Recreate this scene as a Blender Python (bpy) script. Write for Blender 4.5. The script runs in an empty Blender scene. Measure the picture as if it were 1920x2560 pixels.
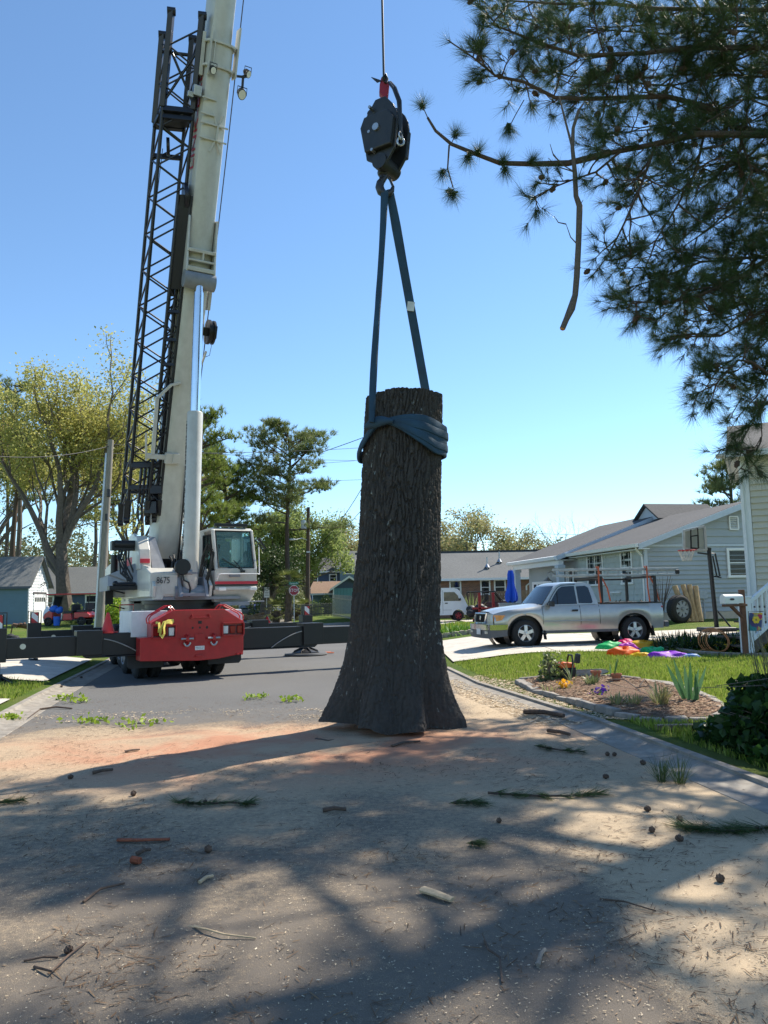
import bpy, bmesh, math, random
import numpy as np
from mathutils import Vector, Matrix
from math import sin, cos, pi, radians, sqrt
random.seed(7)
RNG = np.random.default_rng(11)
scene = bpy.context.scene
COL = scene.collection

EYE = 1.6
PITCH = radians(6.5)
ROLL = 0.02
FPX = 1923.0
CAMROT = (Matrix.Rotation(pi / 2 + PITCH, 3, 'X') @ Matrix.Rotation(-ROLL, 3, 'Z'))
cam_d = bpy.data.cameras.new('camera')
cam = bpy.data.objects.new('camera', cam_d)
COL.objects.link(cam)
cam.location = (0, 0, EYE)
cam.rotation_euler = CAMROT.to_euler()
cam_d.sensor_fit = 'VERTICAL'
cam_d.sensor_height = 36.0
cam_d.lens = 36.0 * FPX / 2560.0
cam_d.clip_start = 0.05
cam_d.clip_end = 3000
scene.camera = cam

SUN_AZ = radians(50)       # to the right of the viewing direction (+Y)
SUN_EL = radians(48)
world = bpy.data.worlds.new('World')
scene.world = world
world.use_nodes = True
wn = world.node_tree
for n in list(wn.nodes):
    wn.nodes.remove(n)
w_out = wn.nodes.new('ShaderNodeOutputWorld')
w_bg = wn.nodes.new('ShaderNodeBackground')
w_sky = wn.nodes.new('ShaderNodeTexSky')
w_sky.sky_type = 'NISHITA'
w_sky.sun_disc = False
w_sky.sun_elevation = SUN_EL
w_sky.sun_rotation = SUN_AZ
w_sky.altitude = 0
w_sky.air_density = 0.9
w_sky.dust_density = 0.0
w_sky.ozone_density = 5.5
w_bg.inputs['Strength'].default_value = 0.13
w_mul = wn.nodes.new('ShaderNodeMix'); w_mul.data_type = 'RGBA'; w_mul.blend_type = 'MULTIPLY'; w_mul.inputs[0].default_value = 1.0
w_mul.inputs[7].default_value = (0.97, 1.01, 0.95, 1)
wn.links.new(w_sky.outputs[0], w_mul.inputs[6]); wn.links.new(w_mul.outputs[2], w_bg.inputs['Color'])
wn.links.new(w_bg.outputs[0], w_out.inputs['Surface'])
sun_d = bpy.data.lights.new('sun', 'SUN')
sun_d.energy = 4.7
sun_d.angle = radians(0.53)
sun_d.color = (1.0, 0.93, 0.81)
sun = bpy.data.objects.new('sun', sun_d)
COL.objects.link(sun)
SUNV = Vector((sin(SUN_AZ) * cos(SUN_EL), cos(SUN_AZ) * cos(SUN_EL), sin(SUN_EL)))
sun.rotation_euler = SUNV.to_track_quat('Z', 'Y').to_euler()
sun.location = (20, 20, 40)
scene.view_settings.view_transform = 'Standard'
scene.view_settings.look = 'None'
scene.view_settings.gamma = 1.0
scene.view_settings.exposure = 0.85
scene.view_settings.use_curve_mapping = False
scene.render.engine = 'CYCLES'
scene.cycles.max_bounces = 6
scene.cycles.diffuse_bounces = 3
scene.cycles.glossy_bounces = 3
scene.cycles.transmission_bounces = 4
scene.cycles.transparent_max_bounces = 10
scene.cycles.use_denoising = True

def ray(px, py):
    v = CAMROT @ Vector(((px - 960) / FPX, -(py - 1280) / FPX, -1.0))
    return v
def P(px, py, d):
    v = ray(px, py)
    return Vector((0, 0, EYE)) + v * (d / v.y)
def G(px, py, z=0.0):
    v = ray(px, py)
    return Vector((0, 0, EYE)) + v * ((z - EYE) / v.z)
def sstep(t):
    t = np.clip(t, 0, 1)
    return t * t * (3 - 2 * t)

WM = {}
def world_of(o):
    return WM.get(o.name, Matrix.Identity(4))
class MB:
    def __init__(s, M=None):
        s.v = []; s.f = []; s.M = M
    def add(s, pts):
        i = len(s.v)
        if s.M is not None:
            s.v.extend([s.M @ Vector(p) for p in pts])
        else:
            s.v.extend([Vector(p) for p in pts])
        return i
    def box(s, c, d, R=None):
        hx, hy, hz_ = d[0] / 2, d[1] / 2, d[2] / 2
        pts = [Vector((x, y, z)) for x in (-hx, hx) for y in (-hy, hy) for z in (-hz_, hz_)]
        if R is not None:
            pts = [R @ p for p in pts]
        c = Vector(c)
        i = s.add([c + p for p in pts])
        for q in ((0, 1, 3, 2), (4, 6, 7, 5), (0, 4, 5, 1), (2, 3, 7, 6), (0, 2, 6, 4), (1, 5, 7, 3)):
            s.f.append([i + k for k in q])
        return s
    def bar(s, p0, p1, w, h, up=(0, 0, 1)):
        p0 = Vector(p0); p1 = Vector(p1)
        a = (p1 - p0).normalized()
        up = Vector(up)
        side = a.cross(up)
        if side.length < 1e-5:
            side = a.cross(Vector((1, 0, 0)))
        side.normalize()
        u = side.cross(a).normalized()
        ring = [side * (-w / 2) + u * (-h / 2), side * (w / 2) + u * (-h / 2), side * (w / 2) + u * (h / 2), side * (-w / 2) + u * (h / 2)]
        i = s.add([p0 + r for r in ring] + [p1 + r for r in ring])
        for k in range(4):
            s.f.append([i + k, i + (k + 1) % 4, i + 4 + (k + 1) % 4, i + 4 + k])
        s.f.append([i + 3, i + 2, i + 1, i]); s.f.append([i + 4, i + 5, i + 6, i + 7])
        return s
    def tube(s, pts, r, n=8, caps=True, close=False):
        pts = [Vector(p) for p in pts]
        m = len(pts)
        rr = list(r) if hasattr(r, '__len__') else [r] * m
        i0 = None; nrm = None; rings = []
        for k in range(m):
            if close:
                a = pts[(k + 1) % m] - pts[k - 1]
            else:
                a = pts[min(k + 1, m - 1)] - pts[max(k - 1, 0)]
            if a.length < 1e-9:
                a = Vector((0, 0, 1))
            a.normalize()
            if nrm is None:
                nrm = a.orthogonal().normalized()
            else:
                nrm = nrm - a * nrm.dot(a)
                nrm = a.orthogonal().normalized() if nrm.length < 1e-6 else nrm.normalized()
            b = a.cross(nrm)
            rings.append(s.add([pts[k] + (nrm * cos(2 * pi * j / n) + b * sin(2 * pi * j / n)) * rr[k] for j in range(n)]))
        for k in range(m if close else m - 1):
            A = rings[k]; B = rings[(k + 1) % m]
            for j in range(n):
                s.f.append([A + j, A + (j + 1) % n, B + (j + 1) % n, B + j])
        if caps and not close:
            s.f.append([rings[0] + j for j in range(n)][::-1]); s.f.append([rings[-1] + j for j in range(n)])
        return s
    def cyl(s, p0, p1, r0, r1=None, n=14, caps=True):
        return s.tube([p0, p1], [r0, r0 if r1 is None else r1], n, caps)
    def poly(s, pts):
        i = s.add(pts); s.f.append(list(range(i, i + len(pts)))); return s
    def prism(s, pts, vec):
        n = len(pts); vec = Vector(vec)
        pts = [Vector(p) for p in pts]
        i = s.add(pts + [p + vec for p in pts])
        s.f.append([i + k for k in range(n)][::-1]); s.f.append([i + n + k for k in range(n)])
        for k in range(n):
            s.f.append([i + k, i + (k + 1) % n, i + n + (k + 1) % n, i + n + k])
        return s
    def grid(s, rows, closeu=False, closev=False, caps=False):
        m = len(rows); n = len(rows[0])
        i = s.add([p for r in rows for p in r])
        for a in range(m if closev else m - 1):
            for b in range(n if closeu else n - 1):
                a2 = (a + 1) % m; b2 = (b + 1) % n
                s.f.append([i + a * n + b, i + a * n + b2, i + a2 * n + b2, i + a2 * n + b])
        if caps:
            s.f.append([i + b for b in range(n)][::-1]); s.f.append([i + (m - 1) * n + b for b in range(n)])
        return s
    def lathe(s, prof, o=(0, 0, 0), axis=(0, 0, 1), n=20, caps=True):
        o = Vector(o); axis = Vector(axis).normalized()
        a = axis.orthogonal().normalized(); b = axis.cross(a)
        rows = [[o + axis * z + (a * cos(2 * pi * j / n) + b * sin(2 * pi * j / n)) * max(r, 1e-4) for j in range(n)] for r, z in prof]
        return s.grid(rows, closeu=True, caps=caps)
    def ball(s, c, r, n=10, m=7):
        c = Vector(c)
        r = r if hasattr(r, '__len__') else (r, r, r)
        rows = []
        for k in range(m + 1):
            t = pi * k / m
            rr = max(sin(t), 0.02)
            rows.append([c + Vector((r[0] * rr * cos(2 * pi * j / n), r[1] * rr * sin(2 * pi * j / n), -r[2] * cos(t))) for j in range(n)])
        return s.grid(rows, closeu=True, caps=True)
    def build(s, name, mat, parent=None, smooth=False, bevel=0, kind=None, seg=2):
        V = s.v
        if parent is not None:
            inv = world_of(parent).inverted()
            loc = None
            V = [inv @ v for v in V]
            wm = world_of(parent).copy()
            o_loc = Vector((0, 0, 0))
        else:
            xs = [v.x for v in V]; ys = [v.y for v in V]; zs = [v.z for v in V]
            o_loc = Vector(((min(xs) + max(xs)) / 2, (min(ys) + max(ys)) / 2, min(zs)))
            V = [v - o_loc for v in V]
            wm = Matrix.Translation(o_loc)
        me = bpy.data.meshes.new(name)
        me.from_pydata([tuple(v) for v in V], [], s.f)
        bm = bmesh.new(); bm.from_mesh(me)
        bmesh.ops.recalc_face_normals(bm, faces=bm.faces[:])
        bm.to_mesh(me); bm.free()
        if smooth:
            me.polygons.foreach_set('use_smooth', [True] * len(me.polygons))
            try:
                me.set_sharp_from_angle(angle=radians(38))
            except Exception:
                pass
        me.materials.append(mat)
        return finish(name, me, parent, o_loc, wm, bevel, kind, seg)
def finish(name, me, parent, loc, wm, bevel=0, kind=None, seg=2):
    o = bpy.data.objects.new(name, me)
    COL.objects.link(o)
    o.location = loc
    if parent is not None:
        o.parent = parent
    WM[o.name] = wm
    if bevel:
        b = o.modifiers.new('bevel', 'BEVEL'); b.width = bevel; b.segments = seg; b.limit_method = 'ANGLE'; b.angle_limit = radians(40)
        b.harden_normals = False
    if kind:
        o['kind'] = kind
    return o
def raw_mesh(name, verts, faces_flat, nper, mat, parent=None, kind=None, loc=(0, 0, 0), smooth=False):
    """verts (N,3) world coords, faces as flat index array with nper corners each"""
    loc = Vector(loc)
    wm = Matrix.Translation(loc) if parent is None else world_of(parent).copy()
    v = np.asarray(verts, dtype=np.float32)
    if parent is None:
        v = v - np.array(loc, dtype=np.float32)
        o_loc = loc
    else:
        iw = np.array(wm.inverted()); v = v @ iw[:3, :3].T.astype(np.float32) + iw[:3, 3].astype(np.float32)
        o_loc = Vector((0, 0, 0))
    me = bpy.data.meshes.new(name)
    nf = len(faces_flat) // nper
    me.vertices.add(len(v)); me.vertices.foreach_set('co', v.astype(np.float32).ravel())
    me.loops.add(len(faces_flat)); me.loops.foreach_set('vertex_index', np.asarray(faces_flat, dtype=np.int32))
    me.polygons.add(nf)
    me.polygons.foreach_set('loop_start', np.arange(0, nf * nper, nper, dtype=np.int32))
    me.polygons.foreach_set('loop_total', np.full(nf, nper, dtype=np.int32))
    if smooth:
        me.polygons.foreach_set('use_smooth', np.ones(nf, dtype=bool))
    me.update(calc_edges=True)
    me.materials.append(mat)
    return finish(name, me, parent, o_loc, wm, 0, kind)
def tag(o, label, cat=None, group=None, kind=None):
    if label: o['label'] = label
    if cat: o['category'] = cat
    if group: o['group'] = group
    if kind: o['kind'] = kind
    return o
def thing(name, label, cat, loc=(0, 0, 0), group=None):
    o = bpy.data.objects.new(name, None)
    COL.objects.link(o)
    o.location = loc
    o.empty_display_size = 0.2
    WM[o.name] = Matrix.Translation(Vector(loc))
    return tag(o, label, cat, group)
def clone(o, parent=None, loc=None, rotz=0.0, scale=1.0):
    c = o.copy(); COL.objects.link(c)
    if parent is not None:
        c.parent = parent
    if loc is not None:
        c.location = loc
        c.rotation_euler = (0, 0, rotz)
        if scale != 1.0:
            c.scale = (scale,) * 3
        WM[c.name] = Matrix.Translation(Vector(loc)) @ Matrix.Rotation(rotz, 4, 'Z')
    for ch in o.children:
        clone(ch, c)
    return c
def FR(o, x, z=(0, 0, 1)):
    x = Vector(x).normalized(); z = Vector(z)
    y = z.cross(x).normalized(); z = x.cross(y).normalized()
    M = Matrix.Identity(4)
    for i in range(3):
        M[i][0] = x[i]; M[i][1] = y[i]; M[i][2] = z[i]; M[i][3] = o[i]
    return M
def text_part(name, body, size, M, mat, parent, depth=0.002, align='CENTER', sx=1.0):
    """flat lettering; M maps text plane (x right, y up, z out) to world"""
    cu = bpy.data.curves.new(name, 'FONT')
    cu.body = body; cu.size = size; cu.extrude = depth; cu.align_x = align; cu.align_y = 'CENTER'
    cu.resolution_u = 2
    ob = bpy.data.objects.new(name, cu); COL.objects.link(ob)
    dg = bpy.context.evaluated_depsgraph_get()
    me = bpy.data.meshes.new_from_object(ob.evaluated_get(dg))
    bpy.data.objects.remove(ob, do_unlink=True); bpy.data.curves.remove(cu)
    T = world_of(parent).inverted() @ M @ Matrix.Diagonal((sx, 1, 1, 1))
    me.transform(T)
    me.materials.clear(); me.materials.append(mat)
    me.name = name
    return finish(name, me, parent, Vector((0, 0, 0)), world_of(parent).copy())

def hash3(ix, iy, iz, seed=0):
    h = (ix.astype(np.int64) * 374761393 + iy.astype(np.int64) * 668265263 + iz.astype(np.int64) * 2147483647 + seed * 974711) & 0xffffffff
    h = ((h ^ (h >> 13)) * 1274126177) & 0xffffffff
    h = (h ^ (h >> 16)) & 0xffffffff
    return h.astype(np.float64) / 4294967295.0
def vnoise(x, y, z, seed=0):
    ix = np.floor(x); iy = np.floor(y); iz = np.floor(z)
    fx = x - ix; fy = y - iy; fz = z - iz
    fx = fx * fx * (3 - 2 * fx); fy = fy * fy * (3 - 2 * fy); fz = fz * fz * (3 - 2 * fz)
    r = 0
    for a in (0, 1):
        for b in (0, 1):
            for c in (0, 1):
                w = (fx if a else 1 - fx) * (fy if b else 1 - fy) * (fz if c else 1 - fz)
                r = r + w * hash3(ix + a, iy + b, iz + c, seed)
    return r
def fbm(x, y, z, oct=4, seed=0):
    r = 0; a = 0.5; t = 0
    for k in range(oct):
        r = r + a * vnoise(x * 2 ** k, y * 2 ** k, z * 2 ** k, seed + k); t += a; a *= 0.5
    return r / t

MATS = {}
def newmat(name):
    m = bpy.data.materials.new(name); m.use_nodes = True
    nt = m.node_tree
    b = nt.nodes.get('Principled BSDF')
    return m, nt, b
def mixrgb(nt, fac, c1, c2):
    n = nt.nodes.new('ShaderNodeMix'); n.data_type = 'RGBA'
    for val, sock in ((fac, n.inputs[0]), (c1, n.inputs[6]), (c2, n.inputs[7])):
        if isinstance(val, (int, float)):
            sock.default_value = val
        elif isinstance(val, (tuple, list)):
            sock.default_value = (*val[:3], 1)
        else:
            nt.links.new(val, sock)
    return n.outputs[2]
def noise_tex(nt, scale, detail=4, rough=0.55, vec=None, dist=0.0):
    n = nt.nodes.new('ShaderNodeTexNoise')
    n.inputs['Scale'].default_value = scale; n.inputs['Detail'].default_value = detail
    n.inputs['Roughness'].default_value = rough; n.inputs['Distortion'].default_value = dist
    if vec is not None:
        nt.links.new(vec, n.inputs['Vector'])
    return n.outputs['Fac']
def ramp(nt, fac, stops):
    n = nt.nodes.new('ShaderNodeValToRGB')
    e = n.color_ramp.elements
    while len(e) > 1:
        e.remove(e[-1])
    for i, (p, c) in enumerate(stops):
        if i == 0:
            e[0].position = p; el = e[0]
        else:
            el = e.new(p)
        el.color = (*c, 1) if hasattr(c, '__len__') else (c, c, c, 1)
    nt.links.new(fac, n.inputs[0])
    return n.outputs[0]
def geo_pos(nt, scale=None):
    g = nt.nodes.new('ShaderNodeNewGeometry')
    if scale is None:
        return g.outputs['Position']
    m = nt.nodes.new('ShaderNodeMapping'); m.inputs['Scale'].default_value = scale
    nt.links.new(g.outputs['Position'], m.inputs['Vector'])
    return m.outputs[0]
def add_bump(nt, b, h, strength=0.3, dist=0.02):
    n = nt.nodes.new('ShaderNodeBump'); n.inputs['Strength'].default_value = strength; n.inputs['Distance'].default_value = dist
    nt.links.new(h, n.inputs['Height']); nt.links.new(n.outputs[0], b.inputs['Normal'])
    return n
def mat(name, col, rough=0.6, metal=0.0, var=0.18, scale=6.0, bump=0.0, bscale=60.0, col2=None, dirt=0.0, dirtcol=(0.12, 0.10, 0.08), coat=0.0, stretch=None, spec=None):
    if name in MATS:
        return MATS[name]
    m, nt, b = newmat(name)
    pos = geo_pos(nt, stretch)
    f = noise_tex(nt, scale, 5, 0.6, pos)
    lo = tuple(c * (1 - var) for c in col); hi = tuple(min(1, c * (1 + var)) for c in (col2 or col))
    c = mixrgb(nt, ramp(nt, f, [(0.3, 0.0), (0.7, 1.0)]), lo, hi)
    if dirt > 0:
        f2 = noise_tex(nt, scale * 0.7 + 1.3, 6, 0.7, geo_pos(nt, (1, 1, 0.4)))
        c = mixrgb(nt, ramp(nt, f2, [(0.45, 0.0), (0.78, dirt)]), c, dirtcol)
    nt.links.new(c, b.inputs['Base Color'])
    rf = nt.nodes.new('ShaderNodeMapRange'); nt.links.new(f, rf.inputs[0])
    rf.inputs[3].default_value = max(0.02, rough * 0.85); rf.inputs[4].default_value = min(1, rough * 1.15)
    nt.links.new(rf.outputs[0], b.inputs['Roughness'])
    b.inputs['Metallic'].default_value = metal
    if coat:
        b.inputs['Coat Weight'].default_value = coat; b.inputs['Coat Roughness'].default_value = 0.08
    if spec is not None:
        b.inputs['Specular IOR Level'].default_value = spec
    if bump:
        add_bump(nt, b, noise_tex(nt, bscale, 5, 0.65, pos), bump, 0.02)
    MATS[name] = m
    return m
def leafmat(name, cols, trans=0.35, rough=0.5):
    """cols: list of colours picked per leaf"""
    m, nt, b = newmat(name)
    g = nt.nodes.new('ShaderNodeNewGeometry')
    n = len(cols)
    c = ramp(nt, g.outputs['Random Per Island'], [(i / max(1, n - 1), cols[i]) for i in range(n)])
    nt.links.new(c, b.inputs['Base Color'])
    b.inputs['Roughness'].default_value = rough
    b.inputs['Specular IOR Level'].default_value = 0.3
    t = nt.nodes.new('ShaderNodeBsdfTranslucent'); nt.links.new(c, t.inputs['Color'])
    mx = nt.nodes.new('ShaderNodeMixShader'); mx.inputs[0].default_value = trans
    nt.links.new(b.outputs[0], mx.inputs[1]); nt.links.new(t.outputs[0], mx.inputs[2])
    out = nt.nodes.get('Material Output'); nt.links.new(mx.outputs[0], out.inputs['Surface'])
    MATS[name] = m
    return m
def glassmat(name, tint=(0.35, 0.45, 0.45), opac=0.5, dark=(0.02, 0.03, 0.035)):
    m, nt, b = newmat(name)
    b.inputs['Base Color'].default_value = (*dark, 1); b.inputs['Roughness'].default_value = 0.03
    b.inputs['Specular IOR Level'].default_value = 0.7
    f = noise_tex(nt, 2.0, 3, 0.5, geo_pos(nt))
    rr = nt.nodes.new('ShaderNodeMapRange'); nt.links.new(f, rr.inputs[0]); rr.inputs[3].default_value = 0.015; rr.inputs[4].default_value = 0.06
    nt.links.new(rr.outputs[0], b.inputs['Roughness'])
    t = nt.nodes.new('ShaderNodeBsdfTransparent'); t.inputs['Color'].default_value = (*tint, 1)
    mx = nt.nodes.new('ShaderNodeMixShader'); mx.inputs[0].default_value = opac
    nt.links.new(t.outputs[0], mx.inputs[1]); nt.links.new(b.outputs[0], mx.inputs[2])
    nt.links.new(mx.outputs[0], nt.nodes.get('Material Output').inputs['Surface'])
    return m
WHITE = mat('white_paint', (0.78, 0.77, 0.74), 0.5, var=0.05, dirt=0.15, dirtcol=(0.4, 0.37, 0.33))
BLACKP = mat('black_paint', (0.012, 0.012, 0.014), 0.45, var=0.2, dirt=0.25, dirtcol=(0.05, 0.045, 0.04))
RUBBER = mat('tyre_rubber', (0.018, 0.018, 0.018), 0.85, var=0.3, bump=0.2)
CHROME = mat('chrome', (0.75, 0.76, 0.78), 0.12, 1.0, var=0.05)
STEEL = mat('galvanised_steel', (0.42, 0.43, 0.44), 0.4, 0.9, var=0.15)
ALU = mat('aluminium', (0.62, 0.63, 0.64), 0.35, 0.9, var=0.1)
WOODP = mat('weathered_wood', (0.20, 0.15, 0.10), 0.85, var=0.35, bump=0.4, stretch=(6, 6, 0.6))
CONCRETE = mat('concrete', (0.52, 0.47, 0.40), 0.9, var=0.16, scale=3, bump=0.25, bscale=90, dirt=0.35, dirtcol=(0.26, 0.22, 0.18))
GLASS = glassmat('window_glass')
DGLASS = glassmat('dark_glass', (0.10, 0.13, 0.14), 0.75)
ROAD_L = [(-0.5, -8), (-4.0, 4.5), (-4.9, 9.9), (-5.85, 14.1), (-7.6, 22.5), (-15.6, 50), (-22, 75), (-30, 105)]
ROAD_R = [(5.5, -8), (3.3, 3.0), (2.85, 5.7), (2.27, 9.9), (1.34, 14.3), (0.95, 18), (0.9, 24), (1.6, 34), (0.6, 57), (-2.6, 53.5), (-5.0, 49), (-6.0, 49.5), (-9.6, 67), (-19, 105)]
ROAD = ROAD_L + ROAD_R[::-1]
def road_dist(x, y):
    x = np.asarray(x, float); y = np.asarray(y, float)
    inside = np.zeros(x.shape, bool); dist = np.full(x.shape, 1e9)
    n = len(ROAD)
    for i in range(n):
        x0, y0 = ROAD[i]; x1, y1 = ROAD[(i + 1) % n]
        c = ((y0 > y) != (y1 > y)) & (x < (x1 - x0) * (y - y0) / ((y1 - y0) if y1 != y0 else 1e-9) + x0)
        inside ^= c
        dx, dy = x1 - x0, y1 - y0
        t = np.clip(((x - x0) * dx + (y - y0) * dy) / (dx * dx + dy * dy), 0, 1)
        dist = np.minimum(dist, np.hypot(x - x0 - t * dx, y - y0 - t * dy))
    return np.where(inside, -dist, dist)
def hz(x, y):
    x = np.asarray(x, float); y = np.asarray(y, float)
    d = road_dist(x, y)
    out = 0.05 + (0.22 * sstep((y - 7) / 13)) * sstep(d / 2.5) + 0.22 * sstep((x - 8) / 4) * sstep((y - 24) / 8) + 0.22 * sstep((-x - 14) / 8) * sstep((y - 25) / 25)
    out = out + 0.03 * (vnoise(x * 0.5, y * 0.5, x * 0, 3) - 0.5) * sstep((d - 0.6) / 1.5)
    return -0.06 + (out + 0.06) * np.clip((d - 0.12) / 0.24, 0, 1)
def H(x, y):
    return float(hz(np.array([x]), np.array([y]))[0])
def GT(px, py):
    z = 0.1
    for _ in range(12):
        p = G(px, py, z); z = max(0.0, H(p.x, p.y))
    p = G(px, py, z)
    return p

def ground_mat():
    m, nt, b = newmat('lawn_soil')
    pos = geo_pos(nt)
    f1 = noise_tex(nt, 0.55, 5, 0.6, pos); f2 = noise_tex(nt, 14, 5, 0.7, pos); f3 = noise_tex(nt, 90, 3, 0.7, pos)
    g = mixrgb(nt, f2, (0.06, 0.115, 0.018), (0.15, 0.22, 0.04))
    g = mixrgb(nt, ramp(nt, f1, [(0.42, 0.0), (0.7, 0.6)]), g, (0.24, 0.21, 0.08))
    g = mixrgb(nt, ramp(nt, f3, [(0.35, 0.5), (0.6, 0.0)]), g, (0.05, 0.07, 0.015))
    nt.links.new(g, b.inputs['Base Color']); b.inputs['Roughness'].default_value = 0.95; b.inputs['Specular IOR Level'].default_value = 0.1
    add_bump(nt, b, f3, 0.8, 0.05)
    return m
LAWN = ground_mat()
def ground_sheet():
    xs = np.unique(np.concatenate([np.linspace(-700, -60, 17), np.linspace(-60, -14, 47), np.arange(-14, 14.01, 0.2), np.linspace(14, 60, 47), np.linspace(60, 700, 17)]))
    ys = np.unique(np.concatenate([np.linspace(-60, -2, 12), np.arange(-2, 30, 0.2), np.linspace(30, 110, 110), np.linspace(110, 1500, 18)]))
    X, Y = np.meshgrid(xs, ys)
    Z = hz(X, Y)
    v = np.stack([X, Y, Z], -1).reshape(-1, 3)
    n, m = len(xs), len(ys)
    a = np.arange(m - 1)[:, None] * n + np.arange(n - 1)[None, :]
    f = np.stack([a, a + 1, a + n + 1, a + n], -1).reshape(-1)
    o = raw_mesh('ground', v, f, 4, LAWN, smooth=True)
    return tag(o, 'grassy lawns and bare earth around the road', None, None, 'structure')
ground = ground_sheet()

TRUNK_C = Vector((0.10, 9.95, 0))
def asphalt_mat():
    m, nt, b = newmat('asphalt_with_sawdust')
    pos = geo_pos(nt)
    sep = nt.nodes.new('ShaderNodeSeparateXYZ'); nt.links.new(pos, sep.inputs[0])
    def mth(op, a, b_=None, c=None):
        n = nt.nodes.new('ShaderNodeMath'); n.operation = op
        for i, v in enumerate((a, b_, c)):
            if v is None: continue
            if isinstance(v, (int, float)): n.inputs[i].default_value = v
            else: nt.links.new(v, n.inputs[i])
        return n.outputs[0]
    def mr(v, a, b_, c, d):
        n = nt.nodes.new('ShaderNodeMapRange'); n.interpolation_type = 'SMOOTHSTEP'
        nt.links.new(v, n.inputs[0])
        for i, q in enumerate((a, b_, c, d)): n.inputs[i + 1].default_value = q
        return n.outputs[0]
    X, Y = sep.outputs[0], sep.outputs[1]
    fine = noise_tex(nt, 160, 4, 0.75, pos); mid = noise_tex(nt, 22, 5, 0.7, pos); big = noise_tex(nt, 0.9, 5, 0.6, pos, 0.6); huge = noise_tex(nt, 0.35, 3, 0.5, pos)
    a = mixrgb(nt, fine, (0.092, 0.076, 0.060), (0.225, 0.188, 0.150))
    a = mixrgb(nt, ramp(nt, huge, [(0.35, 0.0), (0.7, 0.5)]), a, (0.180, 0.152, 0.122))
    vor = nt.nodes.new('ShaderNodeTexVoronoi'); vor.inputs['Scale'].default_value = 220; nt.links.new(pos, vor.inputs['Vector'])
    a = mixrgb(nt, ramp(nt, vor.outputs['Distance'], [(0.12, 0.5), (0.3, 0.0)]), a, (0.22, 0.21, 0.2))
    dx = mth('SUBTRACT', X, TRUNK_C.x - 1.2); dy = mth('SUBTRACT', Y, TRUNK_C.y - 1.3)
    r = mth('SQRT', mth('ADD', mth('MULTIPLY', mth('MULTIPLY', dx, dx), 0.22), mth('MULTIPLY', dy, dy)))
    core = mr(r, 0.3, 2.6, 1.0, 0.0)
    cov_y = mth('MULTIPLY', mr(Y, 3.0, 8.6, 0.40, 0.86), mr(Y, 12.2, 10.6, 0.0, 1.0))
    edge = mr(mth('ADD', mth('ADD', Y, mth('MULTIPLY', mth('SUBTRACT', big, 0.5), 4.5)), mth('MULTIPLY', X, -0.22)), 9.8, 12.6, 1.0, 0.0)
    cov = mth('MAXIMUM', mth('MULTIPLY', cov_y, edge), core)
    right = mth('MULTIPLY', mr(X, 0.6, 1.4, 0.0, 0.85), mr(Y, 17.0, 14.5, 0.0, 1.0))
    cov = mth('MAXIMUM', cov, right)
    leftcut = mr(mth('ADD', X, mth('MULTIPLY', Y, 0.30)), -2.3, -1.0, 0.0, 1.0)
    nz = mth('ADD', mth('MULTIPLY', mid, 0.55), mth('ADD', mth('MULTIPLY', big, 0.55), mth('MULTIPLY', fine, 0.75)))
    th = mth('SUBTRACT', 1.40, mth('MULTIPLY', cov, 0.80))
    msk = mr(mth('SUBTRACT', nz, th), -0.16, 0.20, 0.0, 1.0)
    sd = mixrgb(nt, fine, (0.26, 0.185, 0.115), (0.66, 0.52, 0.35))
    red = mth('MULTIPLY', mr(r, 0.5, 2.5, 0.95, 0.0), mr(big, 0.36, 0.6, 0.25, 1.0))
    sdr = mixrgb(nt, fine, (0.26, 0.11, 0.065), (0.60, 0.30, 0.18))
    sd = mixrgb(nt, red, sd, sdr)
    an = mixrgb(nt, fine, (0.085, 0.083, 0.080), (0.170, 0.165, 0.158))
    an = mixrgb(nt, ramp(nt, huge, [(0.35, 0.0), (0.65, 0.6)]), an, (0.155, 0.15, 0.142))
    a = mixrgb(nt, edge, an, a)
    c = mixrgb(nt, msk, a, sd)
    nt.links.new(c, b.inputs['Base Color'])
    b.inputs['Roughness'].default_value = 0.92; b.inputs['Specular IOR Level'].default_value = 0.2
    hgt = mth('ADD', fine, mth('MULTIPLY', msk, 0.8))
    add_bump(nt, b, hgt, 0.55, 0.012)
    return m
ASPHALT = asphalt_mat()
def road_sheet():
    b = MB(); b.poly([(x, y, 0.0) for x, y in ROAD])
    o = b.build('road', ASPHALT)
    bm = bmesh.new(); bm.from_mesh(o.data)
    bmesh.ops.triangulate(bm, faces=bm.faces[:]); bm.faces.ensure_lookup_table(); bm.normal_update()
    if bm.faces[0].normal.z < 0:
        bmesh.ops.reverse_faces(bm, faces=bm.faces[:])
    bm.to_mesh(o.data); bm.free()
    return tag(o, 'asphalt road strewn with sawdust and pine litter', None, None, 'structure')
road = road_sheet()

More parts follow.
